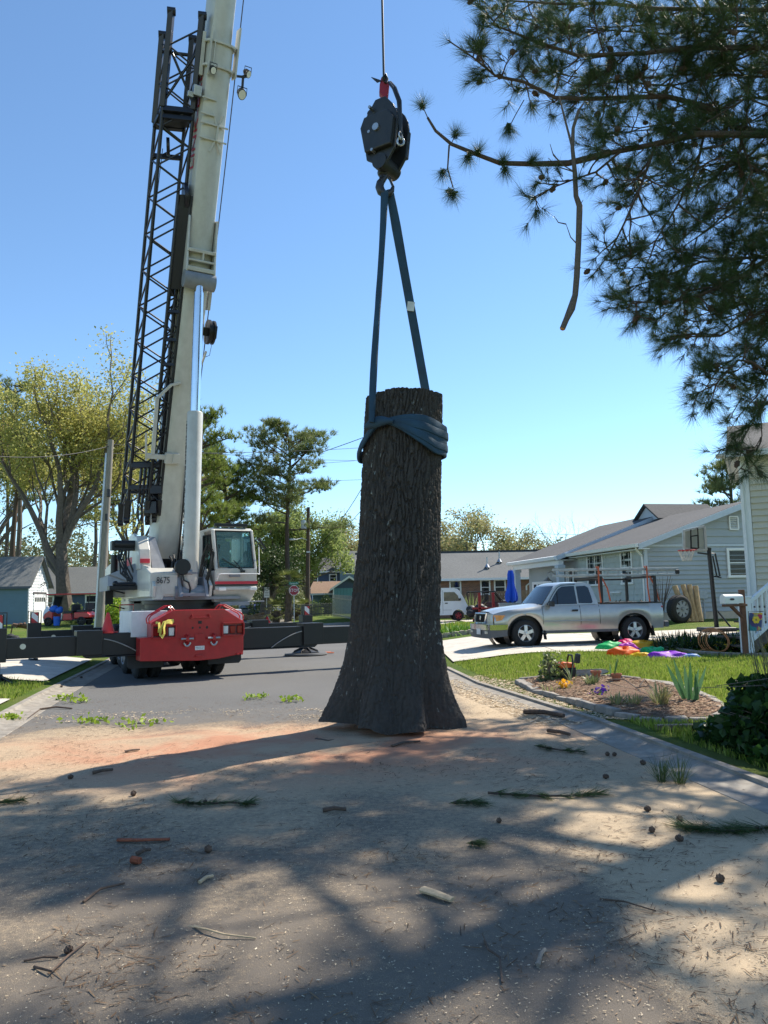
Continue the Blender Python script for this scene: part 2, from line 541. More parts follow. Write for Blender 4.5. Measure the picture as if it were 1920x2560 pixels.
KERB = mat('kerb_concrete', (0.27, 0.24, 0.20), 0.9, var=0.28, scale=5, bump=0.3, bscale=110, dirt=0.75, dirtcol=(0.15, 0.12, 0.09))
def polyline(pts, step):
    out = []
    for (a, b) in zip(pts[:-1], pts[1:]):
        a = Vector((a[0], a[1], 0)); b = Vector((b[0], b[1], 0)); L = (b - a).length
        n = max(1, int(round(L / step)))
        for k in range(n):
            out.append(a.lerp(b, k / n))
    out.append(Vector((pts[-1][0], pts[-1][1], 0)))
    return out
def kerb(name, pts, side, width=0.5, h=0.055, step=2.2, label=''):
    root = thing(name, label, None, (pts[0][0], pts[0][1], 0)); root['kind'] = 'structure'
    pl = polyline(pts, step)
    for a, b in zip(pl[:-1], pl[1:]):
        d = (b - a).normalized(); n = Vector((d.y, -d.x, 0)) * side
        a2 = a + d * 0.008; b2 = b - d * 0.008
        prof = [(-0.10, 0.006), (0.12, 0.008), (0.30, h * 0.55), (width - 0.1, h), (width, h), (width, -0.12), (-0.10, -0.12)]
        m = MB(); m.grid([[a2 + n * u + Vector((0, 0, z)) for u, z in prof], [b2 + n * u + Vector((0, 0, z)) for u, z in prof]], closeu=True, caps=True)
        m.build('kerb_section', KERB, root, bevel=0.006)
    return root
def smooth_pts(pts, n=4):
    return pts
kerb('kerb', [(3.9, 0.5), (3.3, 3.0), (2.85, 5.7), (2.27, 9.9), (1.34, 14.3), (1.0, 17.6)], 1, 0.40, h=0.07, label='pale concrete kerb sections along the right side of the road')
kerb('kerb', [(-4.0, 4.5), (-4.9, 9.9), (-5.85, 14.1), (-7.6, 22.5), (-15.6, 50), (-22, 75)], -1, 0.42, h=0.075, label='pale concrete kerb sections along the left side of the road', step=3)
kerb('kerb', [(0.6, 57), (-2.6, 53.5), (-5.0, 49), (-6.0, 49.5), (-9.6, 67), (-19, 105)], 1, 0.7, h=0.1, label='concrete kerb around the lawn corner by the stop sign', step=4)

def slabs(name, x0, x1, y0, y1, nx, ny, label, lift=0.03, skew=0.0):
    root = thing(name, label, None, ((x0 + x1) / 2, (y0 + y1) / 2, 0)); root['kind'] = 'structure'
    for i in range(nx):
        for j in range(ny):
            g = 0.012
            xa = x0 + (x1 - x0) * i / nx + g; xb = x0 + (x1 - x0) * (i + 1) / nx - g
            ya = y0 + (y1 - y0) * j / ny + g; yb = y0 + (y1 - y0) * (j + 1) / ny - g
            n = 5
            rows = []
            for p in range(n):
                row = []
                for q in range(n):
                    y = ya + (yb - ya) * p / (n - 1); x = xa + (xb - xa) * q / (n - 1) + skew * (y - y0)
                    row.append((x, y, max(H(x, y), 0.0) + lift))
                rows.append(row)
            m = MB(); m.grid(rows)
            m.build('slab', CONCRETE, root)
    return root
slabs('driveway', 1.55, 11.5, 18.4, 27.2, 4, 3, 'pale concrete driveway slabs under the silver pickup', 0.035)
slabs('driveway', -18.0, -6.85, 15.7, 21.6, 4, 2, 'pale concrete driveway slabs under the left outrigger beams', 0.03, skew=-0.22)
slabs('driveway', -14.0, -5.7, 10.6, 13.0, 3, 1, 'pale concrete slab nearest the left edge of the frame', 0.03, skew=-0.22)
slabs('driveway', 2.2, 13.0, 41.5, 46.5, 3, 1, 'pale concrete pad where the white van stands', 0.03)
def at_ground(px, d):
    x = (px - 960) / FPX * d
    p = P(px, 1500, d)
    return Vector((p.x, d, max(H(p.x, d), 0.0)))
CREAM = mat('crane_cream_paint', (0.52, 0.505, 0.455), 0.38, var=0.06, dirt=0.3, dirtcol=(0.28, 0.25, 0.2), coat=0.2)
CRED = mat('crane_red_paint', (0.42, 0.012, 0.014), 0.35, var=0.12, dirt=0.2, dirtcol=(0.18, 0.02, 0.02), coat=0.25)
CBLACK = mat('crane_black_paint', (0.007, 0.007, 0.008), 0.42, var=0.25, dirt=0.2, dirtcol=(0.03, 0.027, 0.024))
JIBM = mat('jib_black_paint', (0.008, 0.009, 0.016), 0.38, var=0.2)
DPLATE = mat('white_tread_plate', (0.72, 0.73, 0.73), 0.45, var=0.06, bump=0.5, bscale=45, dirt=0.15, dirtcol=(0.35, 0.33, 0.3))
HOSE = mat('black_hose', (0.012, 0.012, 0.012), 0.5)
LENSW = mat('clear_lamp_lens', (0.75, 0.75, 0.72), 0.15, var=0.05)
LENSR = mat('red_lamp_lens', (0.28, 0.006, 0.008), 0.15, var=0.05)
REDT = mat('red_decal', (0.55, 0.03, 0.05), 0.5, var=0.1)
BLKT = mat('black_decal', (0.015, 0.015, 0.018), 0.5)
GREYP = mat('grey_primer', (0.22, 0.23, 0.25), 0.5, var=0.15)
YEL = mat('yellow_webbing', (0.72, 0.60, 0.12), 0.75, var=0.15)
CR = Vector((-4.07, 16.4, 0))
Uc = Vector((0.883, 0.469, 0)); Vc = Vector((-0.469, 0.883, 0))
MCB = FR(CR, Uc)
MC = MCB @ Matrix.Diagonal((0.87, 1, 1, 1))
crane = thing('mobile_crane', 'large cream and red truck crane with raised boom and outriggers', 'crane', CR + Vc * 2.4)
def cpart(name, material, fn, M=MC, parent=None, **k):
    b = MB(M); fn(b); return b.build(name, material, parent or crane, **k)
outl = [(-1.25, 0.45), (-1.25, 0.92), (-1.0, 0.93), (-1.0, 1.22), (-0.47, 1.47), (0.76, 1.47), (1.25, 1.2), (1.25, 0.5), (0.9, 0.46), (0.62, 0.42), (0.1, 0.40)]
rear = cpart('rear_body', CRED, lambda b: b.prism([(x, 0, z) for x, z in outl], (0, 0.45, 0)), bevel=0.012)
def lampbox(x0, x1, cols, strap=False):
    w = x1 - x0
    def f(b):
        z0, z1, t = 0.90, 1.17, 0.025
        b.box(((x0 + x1) / 2, -0.03, z1), (w, 0.12, t)); b.box(((x0 + x1) / 2, -0.03, z0), (w, 0.12, t))
        b.box((x0, -0.03, (z0 + z1) / 2), (t, 0.118, z1 - z0 - t)); b.box((x1, -0.03, (z0 + z1) / 2), (t, 0.118, z1 - z0 - t))
    cpart('lamp_housing', CRED, f, bevel=0.004)
    for i, c in enumerate(cols):
        xc = x0 + w * (i + 0.5) / 3
        cpart('tail_lamp', c, lambda b: b.prism([(xc - 0.06, -0.004, 0.945), (xc + 0.06, -0.004, 0.945), (xc + 0.065, -0.004, 1.11), (xc - 0.065, -0.004, 1.11)], (0, -0.03, 0)), bevel=0.012)
        cpart('lamp_bezel', CBLACK, lambda b: b.box((xc, -0.0015, 1.03), (0.16, 0.003, 0.2)))
lampbox(-0.98, -0.44, [LENSR, LENSR, LENSW]); lampbox(0.70, 1.235, [LENSW, LENSR, LENSR])
for xs in (-0.17, 0.48):
    sh = cpart('shackle', STEEL, lambda b: b.tube([(xs + 0.085 * cos(t), -0.09 - 0.02 * sin(t), 0.86 + 0.11 * sin(t) - 0.03) for t in np.linspace(0.35 - pi, 0.0 - 0.35 + 0.0, 11)] , 0.022, 8), smooth=True)
    cpart('shackle_pin', STEEL, lambda b: b.cyl((xs - 0.15, -0.09, 0.87), (xs + 0.15, -0.09, 0.87), 0.022), parent=sh, smooth=True)
    cpart('shackle_lug', CRED, lambda b: b.prism([(xs - 0.035, 0, 0.78), (xs - 0.035, -0.13, 0.82), (xs - 0.035, -0.13, 0.92), (xs - 0.035, 0, 0.96)], (0.07, 0, 0)), bevel=0.006)
cpart('hitch_plate', CRED, lambda b: b.box((0.16, -0.012, 0.885), (0.25, 0.024, 0.14)), bevel=0.004)
cpart('tow_bar', CRED, lambda b: (b.box((0.16, -0.04, 1.3), (0.5, 0.08, 0.035)), b.box((-0.05, -0.05, 1.325), (0.03, 0.09, 0.08)), b.box((0.37, -0.05, 1.325), (0.03, 0.09, 0.08))), bevel=0.005)
cpart('socket_plate', CBLACK, lambda b: b.box((0.155, -0.008, 1.2), (0.085, 0.016, 0.06)), bevel=0.003)
for xh in (-0.02, 0.155, 0.33):
    cpart('lightening_hole', CBLACK, lambda b: b.cyl((xh, 0.004, 1.09), (xh, -0.003, 1.09), 0.024 + 0.006 * (xh > 0.3), n=14))
cpart('number_plate', WHITE, lambda b: b.box((0.155, -0.006, 0.665), (0.23, 0.012, 0.085)), bevel=0.003)
TXM = MC @ Matrix.Translation((0.155, -0.0135, 0.678)) @ Matrix.Rotation(pi / 2, 4, 'X')
text_part('lettering', 'VEHICLE IN TOW', 0.026, TXM, BLKT, crane, 0.0005)
text_part('lettering', 'NOT FOR HIRE', 0.024, MC @ Matrix.Translation((0.155, -0.0135, 0.648)) @ Matrix.Rotation(pi / 2, 4, 'X'), BLKT, crane, 0.0005)
for xh, wh in ((0.14, 0.17), (1.1, 0.06), (1.19, 0.05)):
    cpart('lower_hook', CRED, lambda b: b.box((xh, -0.035, 0.50), (wh, 0.07, 0.035)), bevel=0.004)
for sgn, xa, za, xb, zb in ((-1, -1.03, 1.2, -0.55, 1.5), (1, 1.25, 1.2, 0.72, 1.5)):
    for dy in (0.05, 0.32):
        pts = [(xa, dy, za), (xa - 0.02 * -sgn, dy, za + 0.1), (xa * 0.93 + xb * 0.07, dy, za + 0.17), (xb * 0.85 + xa * 0.15, dy, zb + 0.06), (xb, dy, zb + 0.06), (xb - 0.1 * sgn, dy, zb - 0.03)]
        cpart('handrail', CRED, lambda b: b.tube(pts, 0.016, 8), smooth=True)
def deckf(b):
    b.prism([(-1.36, 0.5, 0.92), (-1.36, 0.5, 1.46), (-0.5, 0.5, 1.46), (-0.5, 0.5, 0.92)], (0, 1.5, 0))
cpart('deck_plate', DPLATE, deckf, bevel=0.01)
cpart('deck_plate', DPLATE, lambda b: b.prism([(0.5, 0.5, 0.92), (0.5, 0.5, 1.45), (1.38, 0.5, 1.45), (1.44, 0.5, 0.92)], (0, 1.5, 0)), bevel=0.01)
cpart('carrier_deck', CREAM, lambda b: b.box((0, 3.3, 1.2), (1.6, 2.6, 0.4)), bevel=0.02)
cpart('chassis_frame', CBLACK, lambda b: (b.box((0, 3.6, 0.72), (1.0, 6.2, 0.5)), b.box((0, 1.9, 0.6), (1.9, 0.16, 0.2)), b.box((0, 3.3, 0.6), (1.9, 0.16, 0.2))), bevel=0.01)
for xh in (1.0, -1.3):
    cpart('deck_handle', CRED, lambda b: b.tube([(xh, 2.3, 1.4), (xh, 2.3, 1.6), (xh + 0.35, 2.3, 1.6), (xh + 0.35, 2.3, 1.4)], 0.016, 6), smooth=True)
def wheel(M, name, parent, R, w, rimmat, hubmat, spokes=5, dual=False, tread=True):
    """wheel centred on M origin, axle along local y, outer face at -y"""
    b = MB(M)
    prof = [(R * 0.62, -w / 2), (R * 0.80, -w / 2 - 0.01), (R * 0.94, -w * 0.44), (R, -w * 0.3), (R, w * 0.3), (R * 0.94, w * 0.44), (R * 0.80, w / 2 + 0.01), (R * 0.62, w / 2)]
    b.lathe(prof, (0, 0, 0), (0, 1, 0), 32, caps=False)
    if tread:
        for k in range(36):
            a = 2 * pi * k / 36
            for s_ in (-1, 1):
                c = Vector((R * 0.997 * cos(a + 0.04 * s_), s_ * w * 0.2, R * 0.997 * sin(a + 0.04 * s_)))
                Rm = Matrix.Rotation(-a, 3, 'Y')
                b.box(c, (0.02, w * 0.26, R * 0.12), Rm)
    t = b.build('wheel' if name is None else name, RUBBER, parent, smooth=True)
    b = MB(M)
    yo = -w / 2
    prof = [(R * 0.64, yo + 0.005), (R * 0.60, yo - 0.004), (R * 0.56, yo + 0.03), (R * 0.53, yo + 0.07)]
    b.lathe(prof, (0, 0, 0), (0, 1, 0), 28, caps=False)
    b.lathe([(R * 0.22, yo + 0.06), (R * 0.19, yo + 0.012), (0.001, yo + 0.008)], (0, 0, 0), (0, 1, 0), 18, caps=False)
    bk_ = MB(M); bk_.lathe([(R * 0.62, yo + 0.08), (0.001, yo + 0.085)], (0, 0, 0), (0, 1, 0), 20, caps=False); bk_.build('dark_back_disc', BLACKP, t)  # black disc behind the spokes, painted-in shade for the gaps between them
    for k in range(spokes):
        a = 2 * pi * k / spokes + 0.3
        p0 = Vector((R * 0.16 * cos(a), yo + 0.03, R * 0.16 * sin(a))); p1 = Vector((R * 0.57 * cos(a), yo + 0.035, R * 0.57 * sin(a)))
        b.bar(p0, p1, R * 0.24, 0.05, up=(0, 1, 0))
    b.build('rim', rimmat, t, smooth=True)
    b = MB(M)
    for k in range(6):
        a = 2 * pi * k / 6
        b.cyl((R * 0.12 * cos(a), yo + 0.01, R * 0.12 * sin(a)), (R * 0.12 * cos(a), yo - 0.02, R * 0.12 * sin(a)), 0.016, n=6)
    b.lathe([(R * 0.09, yo + 0.0), (R * 0.08, yo - 0.03), (0.001, yo - 0.035)], (0, 0, 0), (0, 1, 0), 14, caps=False)
    b.build('hub', hubmat, t, smooth=True)
    return t
for yy in (1.35, 2.75):
    for sx in (-1, 1):
        for off in (0.98, 0.64):
            Mw = MC @ Matrix.Translation((sx * off, yy, 0.54)) @ Matrix.Rotation(-pi / 2 * sx, 4, 'Z') @ Matrix.Rotation(pi, 4, 'Z')
            wheel(Mw, 'wheel', crane, 0.54, 0.28, GREYP, STEEL, 5)
for yy in (4.5, 5.8):
    for sx in (-1, 1):
        Mw = MC @ Matrix.Translation((sx * 0.72, yy, 0.54)) @ Matrix.Rotation(-pi / 2 * sx, 4, 'Z') @ Matrix.Rotation(pi, 4, 'Z')
        wheel(Mw, 'wheel', crane, 0.54, 0.36, GREYP, STEEL, 5)
MUD = mat('mudflap_rubber', (0.035, 0.035, 0.035), 0.75, var=0.3)
for sx in (-1, 1):
    cpart('mudflap', MUD, lambda b: b.prism([(sx * 0.55, 0.62, 0.26), (sx * 1.36, 0.62, 0.26), (sx * 1.42, 0.62, 0.32), (sx * 1.42, 0.62, 0.66), (sx * 0.55, 0.62, 0.66)], (0, 0.025, 0)), bevel=0.008)
drv = cpart('driving_cab', CREAM, lambda b: b.prism([(-0.75, 4.0, 1.0), (-0.75, 5.2, 1.0), (-0.75, 5.2, 1.6), (-0.75, 5.0, 2.0), (-0.75, 4.0, 2.0)], (0.9, 0, 0)), bevel=0.05)
cpart('cab_window', DGLASS, lambda b: b.box((-0.3, 3.99, 1.78), (0.6, 0.012, 0.3)), parent=drv)
def mirror(b):
    b.tube([(-0.74, 4.6, 1.9), (-1.18, 4.6, 2.0), (-1.18, 4.6, 1.6), (-0.74, 4.6, 1.5)], 0.02, 6)
    b.box((-1.2, 4.58, 1.85), (0.22, 0.1, 0.46))
cpart('side_mirror', CBLACK, mirror, parent=drv, bevel=0.01)
STRIPE = None
def stripe_mat():
    m, nt, b = newmat('red_white_stripes')
    pos = geo_pos(nt)
    sep = nt.nodes.new('ShaderNodeSeparateXYZ'); nt.links.new(pos, sep.inputs[0])
    ad = nt.nodes.new('ShaderNodeMath'); ad.operation = 'ADD'; nt.links.new(sep.outputs[2], ad.inputs[0]); nt.links.new(sep.outputs[0], ad.inputs[1])
    mu = nt.nodes.new('ShaderNodeMath'); mu.operation = 'MULTIPLY'; mu.inputs[1].default_value = 3.2; nt.links.new(ad.outputs[0], mu.inputs[0])
    fr = nt.nodes.new('ShaderNodeMath'); fr.operation = 'FRACT'; nt.links.new(mu.outputs[0], fr.inputs[0])
    c = ramp(nt, fr.outputs[0], [(0.0, (0.5, 0.03, 0.03)), (0.49, (0.5, 0.03, 0.03)), (0.51, (0.75, 0.74, 0.72)), (1.0, (0.75, 0.74, 0.72))])
    nt.links.new(c, b.inputs['Base Color']); b.inputs['Roughness'].default_value = 0.45
    return m
STRIPE = stripe_mat()
MATM = mat('outrigger_mat', (0.10, 0.10, 0.10), 0.8, var=0.2, bump=0.2)
def opart(name, material, fn, **k):
    return cpart(name, material, fn, MCB, **k)
def outrigger(y, side, kc, ke, zc=0.79):
    """side -1/+1, collar at kc, jack at ke"""
    s = side
    beam = opart('outrigger_beam', CBLACK, lambda b: (b.box((s * (kc - 0.1) / 2 + s * 0.45, y, zc), (kc - 0.9, 0.34, 0.46)), b.box((s * (kc + ke) / 2, y, zc - 0.005), (ke - kc, 0.26, 0.40))), bevel=0.012)
    opart('beam_flange', CBLACK, lambda b: b.box((s * (kc + 0.6) / 2, y - 0.02, zc - 0.243), (kc - 0.6, 0.44, 0.022)), parent=beam, bevel=0.004)
    def coll(b):
        b.box((s * kc, y, zc + 0.05), (0.5, 0.48, 0.50))
        b.prism([(s * (kc - 0.17), y - 0.19, zc - 0.16), (s * (kc + 0.17), y - 0.19, zc - 0.16), (s * (kc + 0.05), y - 0.19, zc - 0.26), (s * (kc - 0.42), y - 0.19, zc - 0.26)], (0, 0.38, 0))
    opart('beam_collar', CBLACK, coll, parent=beam, bevel=0.012)
    opart('beam_hose', mat('light_hose', (0.30, 0.29, 0.27), 0.5), lambda b: b.tube([(s * (kc - 0.28 - 0.75 * t), y - 0.2, zc + 0.12 - 0.34 * t * t - 0.04 * sin(3 * t)) for t in np.linspace(0, 1, 9)], 0.012, 6), parent=beam, smooth=True)
    opart('lock_pin', mat('pin_cream', (0.66, 0.62, 0.5), 0.4), lambda b: b.cyl((s * (ke - 0.45), y - 0.128, zc + 0.03), (s * (ke - 0.45), y - 0.15, zc + 0.03), 0.055, n=20), parent=beam, smooth=True)
    jk = opart('jack_tube', CBLACK, lambda b: b.box((s * ke, y, zc + 0.07), (0.32, 0.34, 0.66)), bevel=0.012)
    opart('jack_post', CBLACK, lambda b: (b.box((s * ke, y, zc + 0.52), (0.20, 0.22, 0.30)), b.tube([(s * ke - 0.15, y - 0.1, zc + 0.4), (s * ke - 0.15, y - 0.1, zc + 0.70), (s * ke + 0.15, y - 0.1, zc + 0.70), (s * ke + 0.15, y - 0.1, zc + 0.4)], 0.014, 6)), parent=jk)
    opart('jack_stripe', STRIPE, lambda b: b.box((s * ke, y - 0.113, zc + 0.53), (0.15, 0.004, 0.26)), parent=jk)
    opart('jack_rod', CHROME, lambda b: b.cyl((s * ke, y, 0.28), (s * ke, y, 0.5), 0.07, n=16), parent=jk, smooth=True)
    def foot(b):
        b.lathe([(0.40, 0.075), (0.40, 0.10), (0.14, 0.20), (0.11, 0.30)], (s * ke, y, 0), (0, 0, 1), 20)
        for k in range(8):
            a = 2 * pi * k / 8
            b.bar((s * ke + 0.1 * cos(a), y + 0.1 * sin(a), 0.24), (s * ke + 0.38 * cos(a), y + 0.38 * sin(a), 0.11), 0.02, 0.05)
    opart('jack_foot', CBLACK, foot, parent=jk, smooth=True)
    pad = MB(MCB); pad.lathe([(0.62, 0.012), (0.64, 0.03), (0.62, 0.072), (0.001, 0.074)], (s * ke, y, 0), (0, 0, 1), 36)
    return pad
pads = [(0.7, -1, 2.0, 3.68, 'round outrigger mat at the left edge of the frame'), (0.7, 1, 2.93, 4.5, None), (5.3, 1, 3.2, 4.69, 'round grey outrigger mat with a red handle on the road'), (5.3, -1, 1.6, 2.74, None)]
for y, s, kc, ke, lab in pads:
    pd = outrigger(y, s, kc, ke)
    t = tag(pd.build('outrigger_mat', MATM, None, smooth=True), lab or ('round outrigger mat hidden behind the hanging trunk' if s > 0 else 'round outrigger mat under the far left jack'), 'outrigger mat', 'mats under the outrigger jacks')
    b = MB(MCB); b.tube([(s * ke + 0.6, y - 0.1, 0.05), (s * ke + 0.85, y - 0.12, 0.04), (s * ke + 0.85, y + 0.08, 0.04), (s * ke + 0.6, y + 0.1, 0.05)], 0.02, 6)
    b.build('rope_handle', mat('orange_rope', (0.6, 0.14, 0.06), 0.7), t, smooth=True)

CS = Vector((-4.88, 18.6, 0))
Lx = Vector((0.879, 0.477, 0))
MS = FR(CS, Lx)
def spart(name, material, fn, parent=None, **k):
    return cpart(name, material, fn, MS, parent, **k)
spart('turntable', CBLACK, lambda b: b.lathe([(0.95, 1.38), (0.95, 1.5), (0.88, 1.5), (0.88, 1.60), (0.95, 1.6), (0.95, 1.68), (0.2, 1.68)], (0, 0, 0), (0, 0, 1), 40), smooth=True)
spart('slew_deck', GREYP, lambda b: b.box((0.05, 0.6, 1.72), (2.0, 3.6, 0.07)), bevel=0.01)
def sideplate(x):
    o = [(-1.25, 1.75), (-1.35, 2.0), (-0.75, 2.45), (0.1, 2.55), (0.75, 3.22), (1.05, 3.36), (1.6, 3.34), (1.85, 3.1), (1.95, 2.0), (1.7, 1.75)]
    return lambda b: b.prism([(x, y, z) for y, z in o], (0.07, 0, 0))
spart('side_plate', CREAM, sideplate(-0.98), bevel=0.012)
spart('side_plate', CREAM, sideplate(0.28), bevel=0.012)
spart('side_stripe', REDT, lambda b: b.prism([(-0.984, 0.12, 2.56), (-0.984, 0.36, 2.78), (-0.984, 1.9, 2.78), (-0.984, 1.92, 2.56)], (-0.003, 0, 0)))
body = spart('super_body', CREAM, lambda b: (b.prism([(-1.02, -1.2, 1.76), (-1.02, -1.2, 2.3), (-1.02, -0.75, 2.42), (-1.02, 0.3, 2.42), (-1.02, 0.3, 1.76)], (0.62, 0, 0)),), bevel=0.02)
spart('body_stripe', REDT, lambda b: b.box((-0.91, 0.15, 2.62), (0.22, 0.5, 0.10)), parent=body, bevel=0.004)
spart('body_riser', CREAM, lambda b: b.prism([(-1.03, -0.1, 2.42), (-1.03, 0.05, 2.9), (-1.03, 0.4, 3.25), (-1.03, 0.9, 3.25), (-1.03, 0.9, 2.42)], (0.26, 0, 0)), parent=body, bevel=0.02)
spart('riser_panel', GREYP, lambda b: b.prism([(-0.75, -0.12, 2.44), (-0.45, -0.12, 2.44), (-0.60, 0.35, 3.22), (-0.75, 0.38, 3.24)], (0, 0.03, 0)), parent=body)
spart('access_door', CREAM, lambda b: b.box((-0.60, -1.21, 2.03), (0.36, 0.03, 0.44)), parent=body, bevel=0.006)
spart('lower_bracket', CREAM, lambda b: b.prism([(-0.95, -1.22, 1.7), (-0.75, -1.22, 1.7), (-0.62, -1.22, 2.02), (-0.98, -1.22, 2.02)], (0, 0.06, 0)), parent=body, bevel=0.008)
text_part('model_number', '8675', 0.21, MS @ Matrix.Translation((-0.74, -1.24, 2.12)) @ Matrix.Rotation(pi / 2, 4, 'X'), BLKT, crane, 0.002, sx=0.72)
spart('cable_reel', CBLACK, lambda b: (b.lathe([(0.17, -1.36), (0.18, -1.34), (0.18, -1.26), (0.1, -1.25), (0.05, -1.2)], (-0.33, 0, 2.42), (0, 1, 0), 26),), smooth=True)
spart('reel_pipe', HOSE, lambda b: b.tube([(-0.33, -1.32, 2.25), (-0.30, -1.33, 2.12), (-0.2, -1.33, 2.07), (-0.16, -1.33, 1.95), (-0.17, -1.3, 1.75)], 0.02, 8), smooth=True)
spart('front_pedestal', GREYP, lambda b: (b.prism([(-0.42, -1.45, 1.75), (-0.42, -1.2, 2.2), (-0.42, -0.6, 2.2), (-0.42, -0.4, 1.75)], (0.07, 0, 0)), b.prism([(0.17, -1.45, 1.75), (0.17, -1.2, 2.2), (0.17, -0.6, 2.2), (0.17, -0.4, 1.75)], (0.07, 0, 0)), b.box((-0.1, -0.9, 1.8), (0.6, 1.0, 0.08))), bevel=0.01)
def clutter(b):
    rng = random.Random(3)
    for k in range(9):
        x = -0.28 + rng.random() * 0.5; z0 = 2.9 - rng.random() * 0.2
        pts = [(x, 0.3, z0), (x + rng.uniform(-.1, .1), 0.1, 2.6), (x + rng.uniform(-.2, .2), -0.2, 2.35), (x + rng.uniform(-.25, .25), -0.45, 2.0), (x + rng.uniform(-.2, .2), -0.5, 1.8)]
        b.tube(pts, 0.02 + 0.012 * rng.random(), 7)
spart('hydraulic_hoses', HOSE, clutter, smooth=True)
def clutter2(b):
    rng = random.Random(5)
    for k in range(7):
        x = -1.15 - rng.random() * 0.22
        b.tube([(x, 0.6, 3.0), (x - rng.uniform(-.05, .12), 0.5, 2.7), (x + rng.uniform(-.1, .1), 0.45, 2.35), (x + 0.15, 0.4, 2.15)], 0.02, 6)
    b.box((-1.25, 0.7, 3.02), (0.62, 0.3, 0.22)); b.cyl((-1.5, 0.6, 3.05), (-0.95, 0.6, 3.05), 0.1, n=12)
spart('hose_bundle', HOSE, clutter2, smooth=True)
spart('counterweight', CREAM, lambda b: b.prism([(-1.25, 2.3, 1.8), (-1.25, 3.6, 1.8), (-1.25, 3.6, 2.6), (-1.25, 2.3, 2.75)], (2.5, 0, 0)), bevel=0.03)
spart('winch', CBLACK, lambda b: b.cyl((-0.5, 2.2, 2.7), (0.5, 2.2, 2.7), 0.35, n=24), smooth=True)
spart('left_platform', GREYP, lambda b: b.prism([(-1.0, 0.2, 2.05), (-1.55, 0.9, 1.95), (-1.55, 2.2, 1.95), (-1.55, 2.2, 2.3), (-1.5, 1.1, 2.35), (-1.0, 0.4, 2.6)], (0, 0.3, 0)), bevel=0.01)
spart('platform_rail', CBLACK, lambda b: (b.box((-1.3, 0.4, 2.0), (0.7, 0.35, 0.1)), b.ball((-1.5, 0.35, 2.1), 0.07), b.cyl((-1.5, 0.3, 2.08), (-1.05, 0.3, 2.08), 0.05)), bevel=0.01)
spart('exhaust_stack', CBLACK, lambda b: b.cyl((-1.35, 1.5, 2.1), (-1.35, 1.5, 2.85), 0.085, n=14), smooth=True)
spart('valve_block', GREYP, lambda b: (b.box((-0.35, -1.0, 2.2), (0.25, 0.3, 0.35)), b.cyl((-0.3, -1.25, 2.3), (-0.12, -1.35, 2.3), 0.06), b.cyl((-0.3, -1.2, 2.15), (-0.1, -1.3, 2.12), 0.05)), bevel=0.01)

LOADX = P(958, 120, 9.95).x
BB = MS @ Vector((-0.15, 1.5, 2.55))
def _boom_px(zt):
    a = Vector((LOADX, 9.95, zt)) - BB; inv = CAMROT.transposed(); lo, hi = 0.0, 1.0
    for _ in range(40):
        m = (lo + hi) / 2; q = inv @ (BB + a * m - Vector((0, 0, EYE)))
        if q.z < 0 and 1280 - FPX * q.y / -q.z > 0: lo = m
        else: hi = m
    return 960 + FPX * q.x / -q.z
_z = min((abs(_boom_px(z) - 556), z) for z in np.arange(24, 50, 0.25))[1]
TIP = Vector((LOADX, 9.95, _z))
Ab = (TIP - BB).normalized()
Sb = Ab.cross(Vector((0, 0, 1))).normalized()
if Sb.x < 0: Sb = -Sb
Nb = Sb.cross(Ab).normalized()
if Nb.y > 0: Nb = -Nb           # underside normal, towards the camera
MBM = Matrix.Identity(4)
for i in range(3):
    MBM[i][0] = Sb[i]; MBM[i][1] = Nb[i]; MBM[i][2] = Ab[i]; MBM[i][3] = BB[i]
MBS = MBM @ Matrix.Diagonal((0.80, 0.86, 1, 1))
def boomsec(w, h, rc=0.16):
    return [(-w / 2, -h / 2), (w / 2, -h / 2), (w / 2, h / 2 - rc * 1.5), (w / 2 - rc * 0.35, h / 2 - rc * 0.6), (w / 2 - rc * 1.2, h / 2 - 0.02), (0, h / 2), (-w / 2 + rc * 1.2, h / 2 - 0.02), (-w / 2 + rc * 0.35, h / 2 - rc * 0.6), (-w / 2, h / 2 - rc * 1.5)]
def bpart(name, material, fn, parent=None, **k):
    return cpart(name, material, fn, MBS, parent, **k)
def t_at(py):
    lo, hi = 0.0, 30.0
    inv = CAMROT.transposed()
    for _ in range(40):
        m = (lo + hi) / 2
        q = inv @ (BB + Ab * m - Vector((0, 0, EYE)))
        y = 1280 - FPX * q.y / -q.z
        if y > py: lo = m
        else: hi = m
    return lo
T_bot, T_col = t_at(1385), t_at(118)
T_brk = t_at(668)
def secs(b, w0, h0, t0, w1, h1, t1, n=6):
    rows = []
    for k in range(n + 1):
        f = k / n
        rows.append([(x, y, t0 + (t1 - t0) * f) for x, y in boomsec(w0 + (w1 - w0) * f, h0 + (h1 - h0) * f)])
    b.grid(rows, closeu=True, caps=True)
boom = bpart('boom_base_section', CREAM, lambda b: secs(b, 0.84, 0.98, T_bot, 0.78, 0.93, T_col), smooth=True)
bpart('boom_heel', CREAM, lambda b: b.prism([(-0.36, -0.45, -0.2), (-0.36, 0.45, 0.1), (-0.36, 0.45, T_bot + 0.02), (-0.36, -0.45, T_bot + 0.02)], (0.72, 0, 0)), bevel=0.03)
bpart('boom_second_section', CREAM, lambda b: secs(b, 0.68, 0.80, T_col - 0.3, 0.66, 0.78, T_col + 9), smooth=True)
bpart('boom_third_section', CREAM, lambda b: secs(b, 0.58, 0.7, T_col + 9, 0.54, 0.64, (TIP - BB).length - 0.6), smooth=True)
